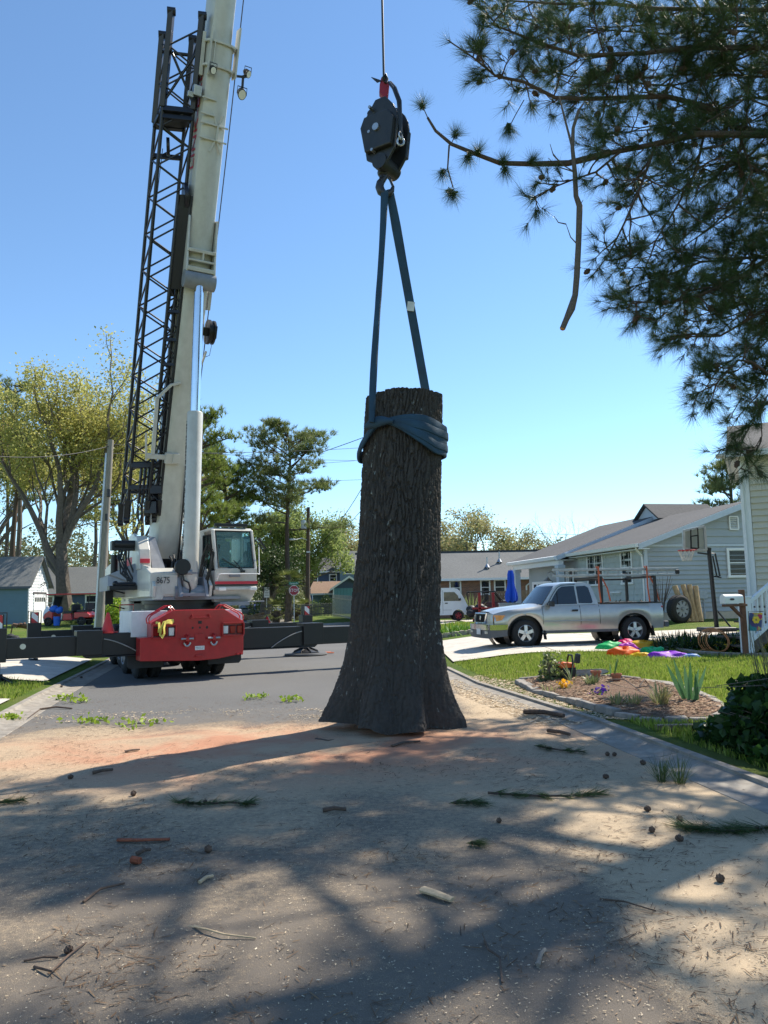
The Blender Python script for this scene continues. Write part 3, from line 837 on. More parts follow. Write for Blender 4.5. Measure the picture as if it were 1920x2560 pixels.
bpart('boom_head', CREAM, lambda b: (b.box((0, -0.1, (TIP - BB).length - 0.3), (0.5, 0.9, 0.9)), b.cyl((-0.2, 0.1, (TIP - BB).length), (0.2, 0.1, (TIP - BB).length), 0.28)), bevel=0.02)
def flange(b, t, w, h, th=0.05, dw=0.06):
    o = boomsec(w + dw * 2, h + dw * 2); i_ = boomsec(w, h)
    n = len(o)
    rows = [[(x, y, t) for x, y in i_], [(x, y, t) for x, y in o], [(x, y, t + th) for x, y in o], [(x, y, t + th) for x, y in i_]]
    b.grid(rows, closeu=True)
bpart('boom_collar', CREAM, lambda b: (flange(b, T_col - 0.05, 0.80, 0.93), flange(b, T_col - 0.55, 0.80, 0.93), b.box((-0.34, 0.5, T_col - 0.25), (0.05, 0.09, 1.0)), b.box((-0.22, 0.5, T_col - 0.27), (0.03, 0.06, 0.45)), b.box((0.47, 0.3, T_col - 0.1), (0.05, 0.3, 1.05)), b.box((-0.47, 0.1, T_col - 0.3), (0.1, 0.35, 0.9))), bevel=0.006)
for tt, kk in ((t_at(300), 0), (t_at(262), 0)):
    bpart('boom_rib', CREAM, lambda b: b.box((-0.22, 0.485, tt), (0.40, 0.07, 0.03)), bevel=0.004)
TL = t_at(340)
bpart('star_bracket', CREAM, lambda b: (b.box((0.0, 0.48, TL + 0.16), (0.80, 0.08, 0.03)), b.box((0.0, 0.48, TL - 0.16), (0.80, 0.08, 0.03)), b.box((0.1, 0.5, TL), (0.05, 0.08, 0.34)),
      *[b.bar((0.1 + sx * 0.03, 0.485, TL + sz * 0.16), (0.1 + sx * 0.16, 0.47, TL + sz * 0.42), 0.025, 0.05) for sx in (-1, 1) for sz in (-1, 1)]), bevel=0.004)
bpart('side_rail', ALU, lambda b: b.box((-0.437, -0.05, (t_at(1180) + t_at(560)) / 2), (0.02, 0.42, t_at(560) - t_at(1180))), bevel=0.004)
TXB = MBS @ Matrix.Translation((-0.412, 0.1, (t_at(420) + t_at(170)) / 2)) @ Matrix(((0, 0, -1, 0), (0, -1, 0, 0), (1, 0, 0, 0), (0, 0, 0, 1))).to_4x4()
text_part('boom_lettering', 'LINK-BELT', 0.46, TXB, REDT, crane, 0.002, sx=1.15)
def brk(b):
    t0 = T_brk
    b.prism([(-0.44, 0.2, t0 - 0.45), (-0.44, 0.62, t0 - 0.5), (-0.44, 0.72, t0 - 0.1), (-0.44, 0.6, t0 + 0.3), (-0.44, 0.44, t0 + 1.1), (-0.44, 0.2, t0 + 1.1)], (0.06, 0, 0))
    b.prism([(0.38, 0.2, t0 - 0.45), (0.38, 0.62, t0 - 0.5), (0.38, 0.72, t0 - 0.1), (0.38, 0.6, t0 + 0.3), (0.38, 0.44, t0 + 1.1), (0.38, 0.2, t0 + 1.1)], (0.06, 0, 0))
    b.box((0, 0.52, t0 + 0.34), (0.84, 0.22, 0.08)); b.box((0, 0.55, t0 + 0.12), (0.78, 0.18, 0.05)); b.box((0, 0.6, t0 - 0.08), (0.78, 0.24, 0.10)); b.box((0.05, 0.55, t0 + 0.22), (0.05, 0.16, 0.2))
bpart('cylinder_bracket', CREAM, brk, bevel=0.015)
bpart('cylinder_pivot', GREYP, lambda b: b.cyl((-0.46, 0.62, T_brk - 0.33), (0.46, 0.62, T_brk - 0.33), 0.2, n=24), smooth=True)
CYT = MBS @ Vector((0, 0.62, T_brk - 0.33)); CYF = MS @ Vector((-0.13, -1.15, 1.85))
cl = (CYT - CYF); cu_ = cl.normalized()
def cyl_t(py):
    lo, hi = 0.0, cl.length; inv = CAMROT.transposed()
    for _ in range(40):
        m = (lo + hi) / 2; q = inv @ (CYF + cu_ * m - Vector((0, 0, EYE)))
        if 1280 - FPX * q.y / -q.z > py: lo = m
        else: hi = m
    return lo
tb = cyl_t(1030)
lift = cpart('lift_cylinder', CREAM, lambda b: b.tube([CYF, CYF + cu_ * 0.15, CYF + cu_ * 0.3, CYF + cu_ * (tb - 0.03), CYF + cu_ * tb], [0.13, 0.165, 0.18, 0.18, 0.165], 32), None, smooth=True)
cpart('chrome_rod', CHROME, lambda b: b.cyl(CYF + cu_ * tb, CYT, 0.112, n=32), None, parent=lift, smooth=True)
cpart('cylinder_base', GREYP, lambda b: b.cyl(CYF + Lx * -0.35, CYF + Lx * 0.35, 0.16, n=20), None, parent=lift, smooth=True)
cpart('cylinder_band', GREYP, lambda b: b.tube([CYF + cu_ * 0.42, CYF + cu_ * 0.46], [0.187, 0.187], 32), None, parent=lift, smooth=True)
cside = (cu_.cross(Vector((0, -1, 0)))).normalized()
if cside.x > 0: cside = -cside
cn = cside.cross(cu_).normalized()
if cn.y > 0: cn = -cn
dirl = (cside * 0.93 + cn * 0.37).normalized()
zax = dirl; xax = cu_; yax = zax.cross(xax).normalized()
def cylM(t):
    o = CYF + cu_ * t + dirl * 0.1815
    M = Matrix.Identity(4)
    for i in range(3):
        M[i][0] = xax[i]; M[i][1] = yax[i]; M[i][2] = zax[i]; M[i][3] = o[i]
    return M
text_part('cylinder_lettering', 'CRANE RENTAL & RIGGING', 0.19, cylM((cyl_t(1322) + cyl_t(1160)) / 2), BLKT, crane, 0.003, sx=1.0)
text_part('cylinder_lettering', '1-800-808-4081', 0.15, cylM((cyl_t(1148) + cyl_t(1060)) / 2), BLKT, crane, 0.003, sx=1.0)
spart('cylinder_hoses', HOSE, lambda b: [b.tube([(0.08 + 0.03 * k, -1.2, 2.2), (0.12 + 0.06 * k, -1.3, 2.65), (0.22 + 0.06 * k, -1.35, 2.95 - 0.06 * k), (0.33 + 0.03 * k, -1.3, 2.75), (0.30 + 0.02 * k, -1.28, 2.4), (0.2 + 0.03 * k, -1.2, 2.05)], 0.022 - 0.004 * k, 8) for k in range(3)], smooth=True)
bpart('boom_hose', HOSE, lambda b: b.tube([(0.30, 0.52, T_bot - 0.6), (0.30, 0.50, T_bot + 0.4), (0.26, 0.5, T_bot + 2.4)], 0.03, 8), smooth=True)
bpart('heel_sheave', CBLACK, lambda b: (b.box((0.0, 0.35, T_bot - 0.12), (0.5, 0.3, 0.22)), b.cyl((-0.12, 0.35, T_bot - 0.4), (-0.04, 0.35, T_bot - 0.4), 0.3, n=22), b.cyl((0.08, 0.35, T_bot - 0.45), (0.16, 0.35, T_bot - 0.45), 0.3, n=22)), bevel=0.01)
bpart('hoist_line', mat('wire_rope', (0.03, 0.03, 0.035), 0.5), lambda b: b.tube([(0.50, 0.1, 0.8), (0.55, 0.15, T_col - 2), (0.55, 0.1, T_col + 9)], 0.017, 6), smooth=True)
def spot(p, d, r):
    d = Vector(d).normalized(); p = Vector(p)
    s_ = bpart('spotlight', CBLACK, lambda b: (b.tube([p - d * 0.16, p - d * 0.08, p + d * 0.06], [r * 0.45, r * 0.95, r], 20),), smooth=True)
    bpart('spotlight_lens', LENSW, lambda b: b.cyl(p + d * 0.055, p + d * 0.066, r * 0.86, n=20), parent=s_, smooth=True)
    bpart('spotlight_yoke', CBLACK, lambda b: b.tube([p + Vector((-r * 1.15, 0, -0.02)), p + Vector((-r * 1.15, 0, 0.14)), p + Vector((r * 1.15, 0, 0.14)), p + Vector((r * 1.15, 0, -0.02))], 0.012, 6), parent=s_, smooth=True)
spot((0.68, 0.5, T_col - 0.92), (0.0, 0.9, -0.5), 0.12); spot((-0.24, 0.62, T_col - 0.66), (0, 0.9, -0.4), 0.085); spot((0.80, 0.45, T_col - 0.45), (0.4, 0.8, -0.4), 0.085)
bpart('spotlight_arm', CBLACK, lambda b: (b.bar((0.5, 0.45, T_col - 0.58), (0.72, 0.47, T_col - 0.55), 0.05, 0.05), b.bar((0.68, 0.46, T_col - 0.58), (0.68, 0.5, T_col - 0.8), 0.06, 0.06), b.bar((0.66, 0.45, T_col - 0.56), (0.8, 0.45, T_col - 0.5), 0.07, 0.07)), bevel=0.006)
TR = t_at(822)
bpart('wire_drum', CBLACK, lambda b: (b.cyl((0.52, 0.2, TR), (0.60, 0.2, TR), 0.30, n=28), b.cyl((0.60, 0.2, TR), (0.68, 0.2, TR), 0.25, n=28), b.cyl((0.68, 0.2, TR), (0.74, 0.2, TR), 0.29, n=28), b.box((0.76, 0.2, TR + 0.02), (0.1, 0.2, 0.3)), b.box((0.46, 0.2, TR), (0.14, 0.2, 0.2))), smooth=True)
bpart('drum_guide', CREAM, lambda b: b.bar((0.44, 0.3, t_at(905)), (0.54, 0.3, t_at(870)), 0.07, 0.05), bevel=0.005)
bpart('drum_guide', CREAM, lambda b: b.box((0.47, 0.25, t_at(745)), (0.10, 0.15, 0.45)), bevel=0.005)
bpart('drum_wire', HOSE, lambda b: b.tube([(0.72, 0.22, TR - 0.2), (0.66, 0.28, TR - 0.55), (0.52, 0.3, t_at(885))], 0.008, 5), smooth=True)
def armf(b):
    ta, tb_, tc = t_at(955), t_at(985), t_at(1138)
    w = 0.09
    b.bar((-0.2, 0.5, ta), (-0.48, 0.5, ta - 0.08), w, 0.06); b.bar((-0.46, 0.5, ta - 0.07), (-0.86, 0.5, tb_ - 0.15), w, 0.07)
    b.bar((-0.84, 0.5, tb_ - 0.1), (-0.80, 0.5, tc + 0.02), w, 0.10); b.bar((-0.98, 0.5, tc), (-0.35, 0.5, tc), w, 0.12)
    b.box((-0.22, 0.5, tc - 0.02), (0.42, 0.16, 0.26)); b.bar((-0.98, 0.5, tc - 0.12), (-1.06, 0.5, tc + 0.55), 0.05, 0.06)
bpart('stow_arm', CREAM, armf, bevel=0.008)
bpart('stow_box', CREAM, lambda b: b.box((-0.12, 0.54, t_at(1138)), (0.2, 0.18, 0.24)), bevel=0.01)
bpart('stow_bracket', STEEL, lambda b: (b.box((-0.55, 0.35, t_at(250)), (0.22, 0.2, 0.22)), b.box((-0.72, 0.35, t_at(262)), (0.16, 0.1, 0.12))), bevel=0.01)

def bdepth(py):
    return (BB + Ab * t_at(py)).y
def lattice(top, bot, wr, dn, nbay, rc, rb, pre):
    """top/bot: centre points; wr width vector, dn depth vector"""
    top = Vector(top); bot = Vector(bot)
    C4 = [(-wr / 2 - dn / 2), (wr / 2 - dn / 2), (wr / 2 + dn / 2), (-wr / 2 + dn / 2)]
    first = None
    for k in range(4):
        b = MB(); b.tube([bot + C4[k], top + C4[k]], rc, 10)
        o = b.build('jib_chord', JIBM, crane, smooth=True)
    for side in range(4):
        a, c = C4[side], C4[(side + 1) % 4]
        for i in range(nbay):
            f0, f1 = i / nbay, (i + 1) / nbay
            fm = (f0 + f1) / 2
            p0 = bot.lerp(top, f0) + (a if side % 2 == 0 else c); p1 = bot.lerp(top, fm) + (c if side % 2 == 0 else a); p2 = bot.lerp(top, f1) + (a if side % 2 == 0 else c)
            for q0, q1 in ((p0, p1), (p1, p2)):
                b = MB(); b.tube([q0, q1], rb, 6); b.build('jib_brace', JIBM, crane, smooth=True)
    return [bot + c for c in C4], [top + c for c in C4]
d_t, d_b = bdepth(70) - 0.05, bdepth(1280) - 0.15
Jt, Jb = P(453, 92, d_t), P(347, 1262, d_b)
WR = Vector((0.64, 0.18, 0.03)); DN = Vector((0.36, -0.60, 0.0))
jb, jt = lattice(Jt, Jb, WR, DN, 13, 0.042, 0.021, 'jib')
ja = (Jt - Jb).normalized()
def lugs(b):
    for k, L in ((3, 0.62), (2, 0.62), (0, 0.55), (1, 0.55)):
        b.bar(jt[k] - ja * 1.7, jt[k] + ja * (L - 0.35), 0.12, 0.16, up=(0, 1, 0)); b.cyl(jt[k] + ja * (L - 0.35) + WR * -0.14, jt[k] + ja * (L - 0.35) + WR * 0.14, 0.085, n=16)
cpart('jib_lug', JIBM, lugs, None, bevel=0.01)
cpart('jib_tie', JIBM, lambda b: (b.tube([jt[0] - ja * 0.15, jt[1] - ja * 0.15], 0.04, 8), b.bar(jt[3] - ja * 1.75, jt[2] - ja * 1.75, 0.16, 0.12), b.bar(jt[0] - ja * 1.75, jt[1] - ja * 1.75, 0.12, 0.10), b.bar(jt[0] - ja * 1.75, jt[3] - ja * 1.75, 0.10, 0.10), b.bar(jt[3] - ja * 1.9, jt[2] - ja * 1.9, 0.1, 0.1), b.tube([jt[3] - ja * 1.6, jt[2] - ja * 0.4], 0.03, 8), b.tube([jt[2] - ja * 1.6, jt[3] - ja * 0.4], 0.03, 8)), None, bevel=0.004)
cpart('jib_deck', JIBM, lambda b: b.box((jt[0] + jt[2]) / 2 - ja * 1.75, (0.6, 0.55, 0.06)), None)
cpart('jib_sheave', JIBM, lambda b: (b.cyl((jt[0] + jt[2]) / 2 - ja * 2.35 - WR * 0.16, (jt[0] + jt[2]) / 2 - ja * 2.35 - WR * 0.05, 0.2, n=20), b.bar(jt[0] - ja * 2.4, jt[1] - ja * 2.4, 0.08, 0.1)), None, bevel=0.006)
cpart('jib_wire', HOSE, lambda b: b.tube([(jt[0] + jt[3]) / 2 + WR * 0.22 - ja * 2.4, (jt[0] + jt[3]) / 2 + WR * 0.1 - ja * 5, (jb[0] + jb[3]) / 2 + WR * 0.22 + ja * 1.2], 0.009, 5), None, smooth=True)
def feet(b):
    for k in range(4):
        b.bar(jb[k] + ja * 0.1, jb[k] - ja * 0.42, 0.13, 0.12, up=(0, 1, 0)); b.cyl(jb[k] - ja * 0.42 - WR * 0.1, jb[k] - ja * 0.42 + WR * 0.1, 0.09, n=14)
    b.bar(jb[0] + ja * 1.1, jb[1] + ja * 1.1, 0.12, 0.12); b.bar(jb[3] + ja * 0.95, jb[2] + ja * 0.95, 0.14, 0.12); b.bar(jb[3] + ja * 0.4, jb[2] + ja * 0.4, 0.12, 0.12); b.bar(jb[0] + ja * 0.4, jb[1] + ja * 0.4, 0.12, 0.12)
    m = (jb[2] + jb[3]) / 2
    for q in (-0.14, 0.0, 0.14):
        b.cyl(m + WR * q - ja * 0.25, m + WR * (q + 0.05) - ja * 0.25, 0.22, n=20); b.bar(m + WR * q + ja * 0.9, m + WR * q, 0.05, 0.14)
cpart('jib_foot', JIBM, feet, None, bevel=0.008)
It, Ib = P(462, 500, bdepth(500) - 0.25), P(386, 1262, bdepth(1260) - 0.25)
W2 = Vector((0.26, 0.1, 0.02)); D2 = Vector((0.12, -0.42, 0))
ib, it = lattice(It, Ib, W2, D2, 12, 0.038, 0.018, 'inner')
ia = (It - Ib).normalized()
Li = (It - Ib).length
for k0, k1 in ((0, 1), (3, 2)):
    cpart('jib_plate', JIBM, lambda b: b.prism([it[k0], it[k1], it[k1] - ia * Li * 0.29, it[k0] - ia * Li * 0.29], (0.005, -0.02, 0)), None)
for f in (0.36, 0.45, 0.53):
    cpart('jib_tie', JIBM, lambda b: b.bar(it[3] - ia * Li * f, it[2] - ia * Li * f, 0.07, 0.07), None)
cpart('jib_sheave', JIBM, lambda b: (b.cyl(It + ia * 0.05 - W2 * 0.15, It + ia * 0.05 + W2 * 0.15, 0.33, n=26), b.cyl(It - W2 * 0.5, It + W2 * 0.5, 0.06, n=12)), None, smooth=True)
cpart('jib_foot', JIBM, lambda b: [b.bar(ib[k] + ia * 0.1, ib[k] - ia * 0.3, 0.11, 0.11, up=(0, 1, 0)) for k in range(4)] + [b.bar(ib[3] + ia * 0.35, ib[2] + ia * 0.35, 0.1, 0.2), b.bar(ib[0] - ia * 0.1, ib[1] - ia * 0.1, 0.1, 0.22), b.cyl(jb[2] + ia * 0.15, ib[3] + ia * 0.15, 0.09), b.box((jb[2] + ib[3]) / 2 - ia * 0.12, (0.3, 0.3, 0.3))], None, bevel=0.008)

def cabf(b):
    x0, x1 = 0.42, 1.42
    side = [(-1.25, 1.98), (-1.30, 2.35), (-1.22, 2.75), (-1.02, 3.30), (-0.85, 3.37), (0.45, 3.37), (0.5, 1.98)]
    b.prism([(x0, -1.25, 1.9), (x1, -1.25, 1.9), (x1, -1.31, 2.40), (x0, -1.31, 2.40)], (0, 0.08, 0))      # front lower
    b.box(((x0 + x1) / 2, -0.4, 1.93), (1.0, 1.8, 0.08))
    b.box(((x0 + x1) / 2, 0.47, 2.15), (1.0, 0.07, 0.5)); b.box(((x0 + x1) / 2, 0.47, 3.27), (1.0, 0.07, 0.1))
    b.prism([(x0, -0.98, 3.30), (x0, -0.85, 3.37), (x0, 0.5, 3.38), (x0, 0.5, 3.30)], (1.0, 0, 0))
    for x in (x0, x1 - 0.07):
        b.prism([(x, -1.31, 2.36), (x, -1.19, 2.36), (x, -0.88, 3.30), (x, -1.0, 3.32)], (0.07, 0, 0))
        b.prism([(x, -1.25, 1.9), (x, 0.5, 1.9), (x, 0.5, 2.35), (x, -1.2, 2.35)], (0.06, 0, 0))
        b.prism([(x, -0.25, 2.3), (x, 0.5, 2.3), (x, 0.5, 3.32), (x, -0.25, 3.32)], (0.06, 0, 0))
cab = spart('operator_cab', CREAM, cabf, bevel=0.02)
spart('windscreen', glassmat('cab_glass', (0.75, 0.95, 0.93), 0.30, (0.16, 0.27, 0.27)), lambda b: b.prism([(0.50, -1.285, 2.40), (1.34, -1.285, 2.40), (1.34, -0.985, 3.28), (0.50, -0.985, 3.28)], (0, 0.012, 0)), parent=cab)  # pale teal base colour stands in for sky sheen and dust haze
def seal(b):
    q = [(0.50, -1.29, 2.40), (1.34, -1.29, 2.40), (1.34, -0.99, 3.28), (0.50, -0.99, 3.28)]
    b.tube(q, 0.02, 6, close=True)
spart('windscreen_seal', RUBBER, seal, parent=cab, smooth=True)
spart('side_window', glassmat('cab_side_glass', (0.35, 0.48, 0.47), 0.4), lambda b: b.prism([(0.425, -1.12, 2.42), (0.425, -0.88, 3.2), (0.425, -0.27, 3.22), (0.425, -0.27, 2.42)], (0.01, 0, 0)), parent=cab)
spart('window_seal', RUBBER, lambda b: (b.tube([(0.418, -1.12, 2.42), (0.418, -0.88, 3.2), (0.418, -0.27, 3.22), (0.418, -0.27, 2.42)], 0.022, 6, close=True), b.bar((0.418, -0.62, 2.42), (0.418, -0.62, 3.2), 0.02, 0.02)), parent=cab, smooth=True)
spart('side_window', GLASS, lambda b: b.prism([(1.395, -1.12, 2.42), (1.395, -0.88, 3.2), (1.395, -0.27, 3.22), (1.395, -0.27, 2.42)], (0.01, 0, 0)), parent=cab)
spart('cab_stripe', REDT, lambda b: b.box((0.92, -1.298, 2.06), (1.02, 0.004, 0.065)), parent=cab)
spart('cab_stripe', BLKT, lambda b: b.box((0.92, -1.293, 2.005), (1.02, 0.004, 0.035)), parent=cab)
spart('cab_skirt', CREAM, lambda b: b.prism([(0.40, -1.2, 1.9), (1.44, -1.2, 1.9), (1.36, -1.0, 1.62), (0.48, -1.0, 1.62)], (0, 1.4, 0)), parent=cab, bevel=0.02)
for xl in (0.58, 1.32):
    spart('cab_lamp', LENSW, lambda b: b.box((xl, -1.30, 1.92), (0.17, 0.12, 0.085)), parent=cab, bevel=0.02)
spart('light_bar', CBLACK, lambda b: (b.box((0.92, -0.85, 3.44), (0.8, 0.08, 0.075)), b.box((0.6, -0.85, 3.40), (0.04, 0.05, 0.06)), b.box((1.24, -0.85, 3.40), (0.04, 0.05, 0.06))), parent=cab, bevel=0.008)
spart('wiper', CBLACK, lambda b: (b.bar((1.06, -1.34, 2.34), (0.86, -1.27, 2.58), 0.018, 0.018), b.bar((0.60, -1.22, 2.62), (1.02, -1.31, 2.36), 0.03, 0.02), b.bar((0.56, -1.20, 2.5), (0.56, -1.1, 2.95), 0.022, 0.015), b.box((1.06, -1.33, 2.32), (0.1, 0.05, 0.05))), parent=cab)
spart('grab_rail', WHITE, lambda b: b.tube([(0.44, -1.33, 2.10), (0.47, -1.42, 2.25), (0.55, -1.42, 2.26), (1.40, -1.42, 2.26), (1.46, -1.34, 2.25), (1.46, -1.3, 2.9)], 0.013, 6), parent=cab, smooth=True)
spart('step_plate', GREYP, lambda b: b.box((0.86, -1.36, 2.22), (0.24, 0.1, 0.06)), parent=cab, bevel=0.006)
spart('cab_mirror', CBLACK, lambda b: (b.tube([(1.42, -1.1, 3.05), (1.52, -1.2, 3.12), (1.58, -1.24, 2.95)], 0.014, 6), b.bar((1.48, -1.22, 3.1), (1.66, -1.22, 2.86), 0.07, 0.03), b.bar((1.46, -1.2, 3.02), (1.6, -1.22, 2.8), 0.05, 0.02)), parent=cab)
SEAT = mat('seat_fabric', (0.05, 0.05, 0.055), 0.9)
spart('operator_seat', SEAT, lambda b: (b.box((0.92, -0.2, 2.3), (0.5, 0.5, 0.14)), b.box((0.92, 0.05, 2.72), (0.48, 0.14, 0.8)), b.box((0.92, 0.05, 3.16), (0.26, 0.1, 0.16))), parent=cab, bevel=0.03)
spart('control_console', SEAT, lambda b: (b.box((0.92, -1.1, 2.46), (0.7, 0.16, 0.16)), b.bar((1.2, -0.5, 2.2), (1.22, -0.62, 2.62), 0.05, 0.05), b.bar((0.62, -0.5, 2.2), (0.6, -0.62, 2.62), 0.05, 0.05)), parent=cab, bevel=0.02)
spart('cab_frame', GREYP, lambda b: (b.box((0.92, -0.5, 1.58), (0.7, 1.4, 0.09)), b.box((1.4, -0.9, 1.62), (0.5, 0.5, 0.03))), bevel=0.01)

def strap_f(b):
    def ribbon(path, w, tw=0.0):
        rows = []
        for i, p in enumerate(path):
            p = Vector(p); a = (Vector(path[min(i + 1, len(path) - 1)]) - Vector(path[max(i - 1, 0)])).normalized()
            s_ = a.cross(Vector((sin(tw * i), -1, 0.2))).normalized() * (w / 2)
            n_ = a.cross(s_).normalized() * 0.005
            rows.append([p - s_ - n_, p + s_ - n_, p + s_ + n_, p - s_ + n_])
        b.grid(rows, closeu=True, caps=True)
    ribbon([(-0.50, -0.03, 1.20), (-0.62, -0.10, 1.235), (-0.74, -0.13, 1.22), (-0.80, -0.14, 1.10), (-0.82, -0.13, 0.97), (-0.78, -0.15, 0.92), (-0.73, -0.15, 1.0), (-0.74, -0.15, 1.12), (-0.70, -0.12, 1.22), (-0.62, -0.05, 1.245), (-0.48, -0.02, 1.25)], 0.07, 0.25)
    ribbon([(-0.90, -0.02, 1.215), (-0.84, -0.08, 1.22), (-0.84, -0.12, 1.12), (-0.85, -0.12, 1.02)], 0.06, 0.2)
    ribbon([(-0.5, -0.02, 1.19), (-0.62, -0.04, 1.195), (-0.75, -0.04, 1.195)], 0.06, 0.1)
b = MB(MC); strap_f(b)
tag(b.build('tie_strap', YEL, None, smooth=True), 'bundled yellow webbing strap draped over the left tail lamps of the crane', 'strap')
CONE = mat('cone_red', (0.62, 0.035, 0.03), 0.5, var=0.1)
CONEO = leafmat('pyramid_orange_fabric', [(0.85, 0.20, 0.03), (0.8, 0.17, 0.03)], 0.35)
CONER = leafmat('pyramid_red_fabric', [(0.55, 0.03, 0.03), (0.5, 0.03, 0.03)], 0.35)
pc = P(311, 1560, 17.4);
b = MB(); zb = 0.92
def conef(b, c, h, r):
    b.lathe([(r, 0.03), (r * 0.98, 0.04), (r * 0.22, h), (r * 0.15, h + 0.005)], c, (0, 0, 1), 24); b.box(Vector(c) + Vector((0, 0, 0.015)), (r * 2.5, r * 2.5, 0.03))
cb = MCB @ Vector((-1.62, 0.7, 1.022)); conef(b, cb, 0.42, 0.13)
tag(b.build('traffic_cone', CONE, None, smooth=True), 'small red traffic cone standing on the left outrigger beam', 'cone')
def pyramid(c, h, w, matf, label, rot):
    t = thing('popup_pyramid', label, 'warning pyramid', c, 'fabric warning pyramids beside the crane')
    M = Matrix.Translation(c) @ Matrix.Rotation(rot, 4, 'Z')
    b = MB(M); q = [(w / 2, w / 2, 0), (-w / 2, w / 2, 0), (-w / 2, -w / 2, 0), (w / 2, -w / 2, 0)]
    for k in range(4):
        A = Vector(q[k]); B = Vector(q[(k + 1) % 4]); T = Vector((0, 0, h))
        b.grid([[A.lerp(T, f), A.lerp(B, 0.5).lerp(T, f) * (1 - 0.06 * sin(pi * f)), B.lerp(T, f)] for f in np.linspace(0, 0.98, 6)])
    b.build('fabric_panel', matf, t)
    b = MB(M)
    for k in range(4):
        b.bar(q[k], Vector((0, 0, h)) + Vector(q[k]) * 0.02, 0.02, 0.02)
    b.build('frame', BLACKP, t)
    b = MB(M); b.lathe([(w * 0.3, 0.02), (w * 0.06, h * 0.5)], (0, 0, 0), (0, 0, 1), 16); b.build('inner_cone', CONE, t, smooth=True)
p1 = P(278, 1590, 45); pyramid((p1.x, p1.y, 0.03), 1.05, 0.80, CONEO, 'orange fabric warning pyramid left of the crane by the metal pole', 0.5)
p2 = P(668, 1600, 39); pyramid((p2.x, p2.y, 0.01), 0.92, 0.75, CONER, 'red fabric warning pyramid right of the crane on the road', 0.35)
SIL = [(990, 917, 1107), (1060, 912, 1106), (1190, 905, 1103), (1350, 897, 1100), (1450, 884, 1100), (1550, 872, 1100), (1600, 864, 1106), (1650, 853, 1113), (1700, 838, 1122), (1750, 817, 1136), (1800, 789, 1158), (1822, 783, 1163)]
TY = 9.95
sil = []
for y, a, c in SIL:
    L = P(a, y, TY); R_ = P(c, y, TY); sil.append(((L.z + R_.z) / 2, L.x, R_.x))
sil.sort()
sz = np.array([q[0] for q in sil]); sl = np.array([q[1] for q in sil]); sr = np.array([q[2] for q in sil])
ZB, ZT = 0.07, sz[-1] - 0.02
def bark_mat():
    m, nt, b = newmat('oak_bark')
    pos = geo_pos(nt)
    st = geo_pos(nt, (1, 1, 0.22))
    f = noise_tex(nt, 38, 6, 0.7, st); f2 = noise_tex(nt, 7, 4, 0.6, pos); f3 = noise_tex(nt, 130, 4, 0.7, pos)
    c = mixrgb(nt, f, (0.016, 0.0135, 0.012), (0.112, 0.096, 0.083))
    c = mixrgb(nt, ramp(nt, f2, [(0.4, 0.0), (0.7, 0.5)]), c, (0.062, 0.057, 0.049))
    lich = noise_tex(nt, 19, 3, 0.5, geo_pos(nt, (1, 1, 0.55)))
    l2 = noise_tex(nt, 1.6, 3, 0.5, pos)
    mx = nt.nodes.new('ShaderNodeMath'); mx.operation = 'MULTIPLY'
    nt.links.new(ramp(nt, lich, [(0.635, 0.0), (0.70, 1.0)]), mx.inputs[0]); nt.links.new(ramp(nt, l2, [(0.45, 0.0), (0.62, 1.0)]), mx.inputs[1])
    c = mixrgb(nt, mx.outputs[0], c, (0.34, 0.36, 0.32))
    nt.links.new(c, b.inputs['Base Color']); b.inputs['Roughness'].default_value = 0.9; b.inputs['Specular IOR Level'].default_value = 0.2
    add_bump(nt, b, f3, 0.6, 0.012)
    return m
BARK = bark_mat()
def lobe(th):
    def g(c, w):
        d = np.angle(np.exp(1j * (th - c))); return np.exp(-(d / w) ** 2)
    return np.clip(g(pi + 0.05, 0.38) + 0.92 * g(-pi / 2 - 0.28, 0.36) + 0.85 * g(-pi / 2 + 0.42, 0.30) + g(-0.08, 0.38) + g(0.95, 0.4) + g(2.1, 0.4), 0, 1.0)
def trunk_radius(th, z):
    cx = (np.interp(z, sz, sl) + np.interp(z, sz, sr)) / 2
    hw = (np.interp(z, sz, sr) - np.interp(z, sz, sl)) / 2
    top = 0.475
    fl = np.maximum(0, hw - top * (1 + 0.02 * (4 - z)))
    r0 = hw - fl
    return cx, r0 + fl * (0.06 + 0.98 * lobe(th))
def cellular(u, v, seed):
    iu = np.floor(u); iv = np.floor(v); F1 = np.full(u.shape, 9.0); F2 = np.full(u.shape, 9.0)
    for a in (-1, 0, 1):
        for c in (-1, 0, 1):
            cu, cv = iu + a, iv + c
            px = cu + 0.1 + 0.8 * hash3(cu % 64, cv, cu * 0, seed); py = cv + 0.1 + 0.8 * hash3(cu % 64, cv, cu * 0 + 7, seed + 1)
            d = np.hypot(px - u, py - v)
            F2 = np.where(d < F1, F1, np.minimum(F2, d)); F1 = np.minimum(F1, d)
    return F1, F2
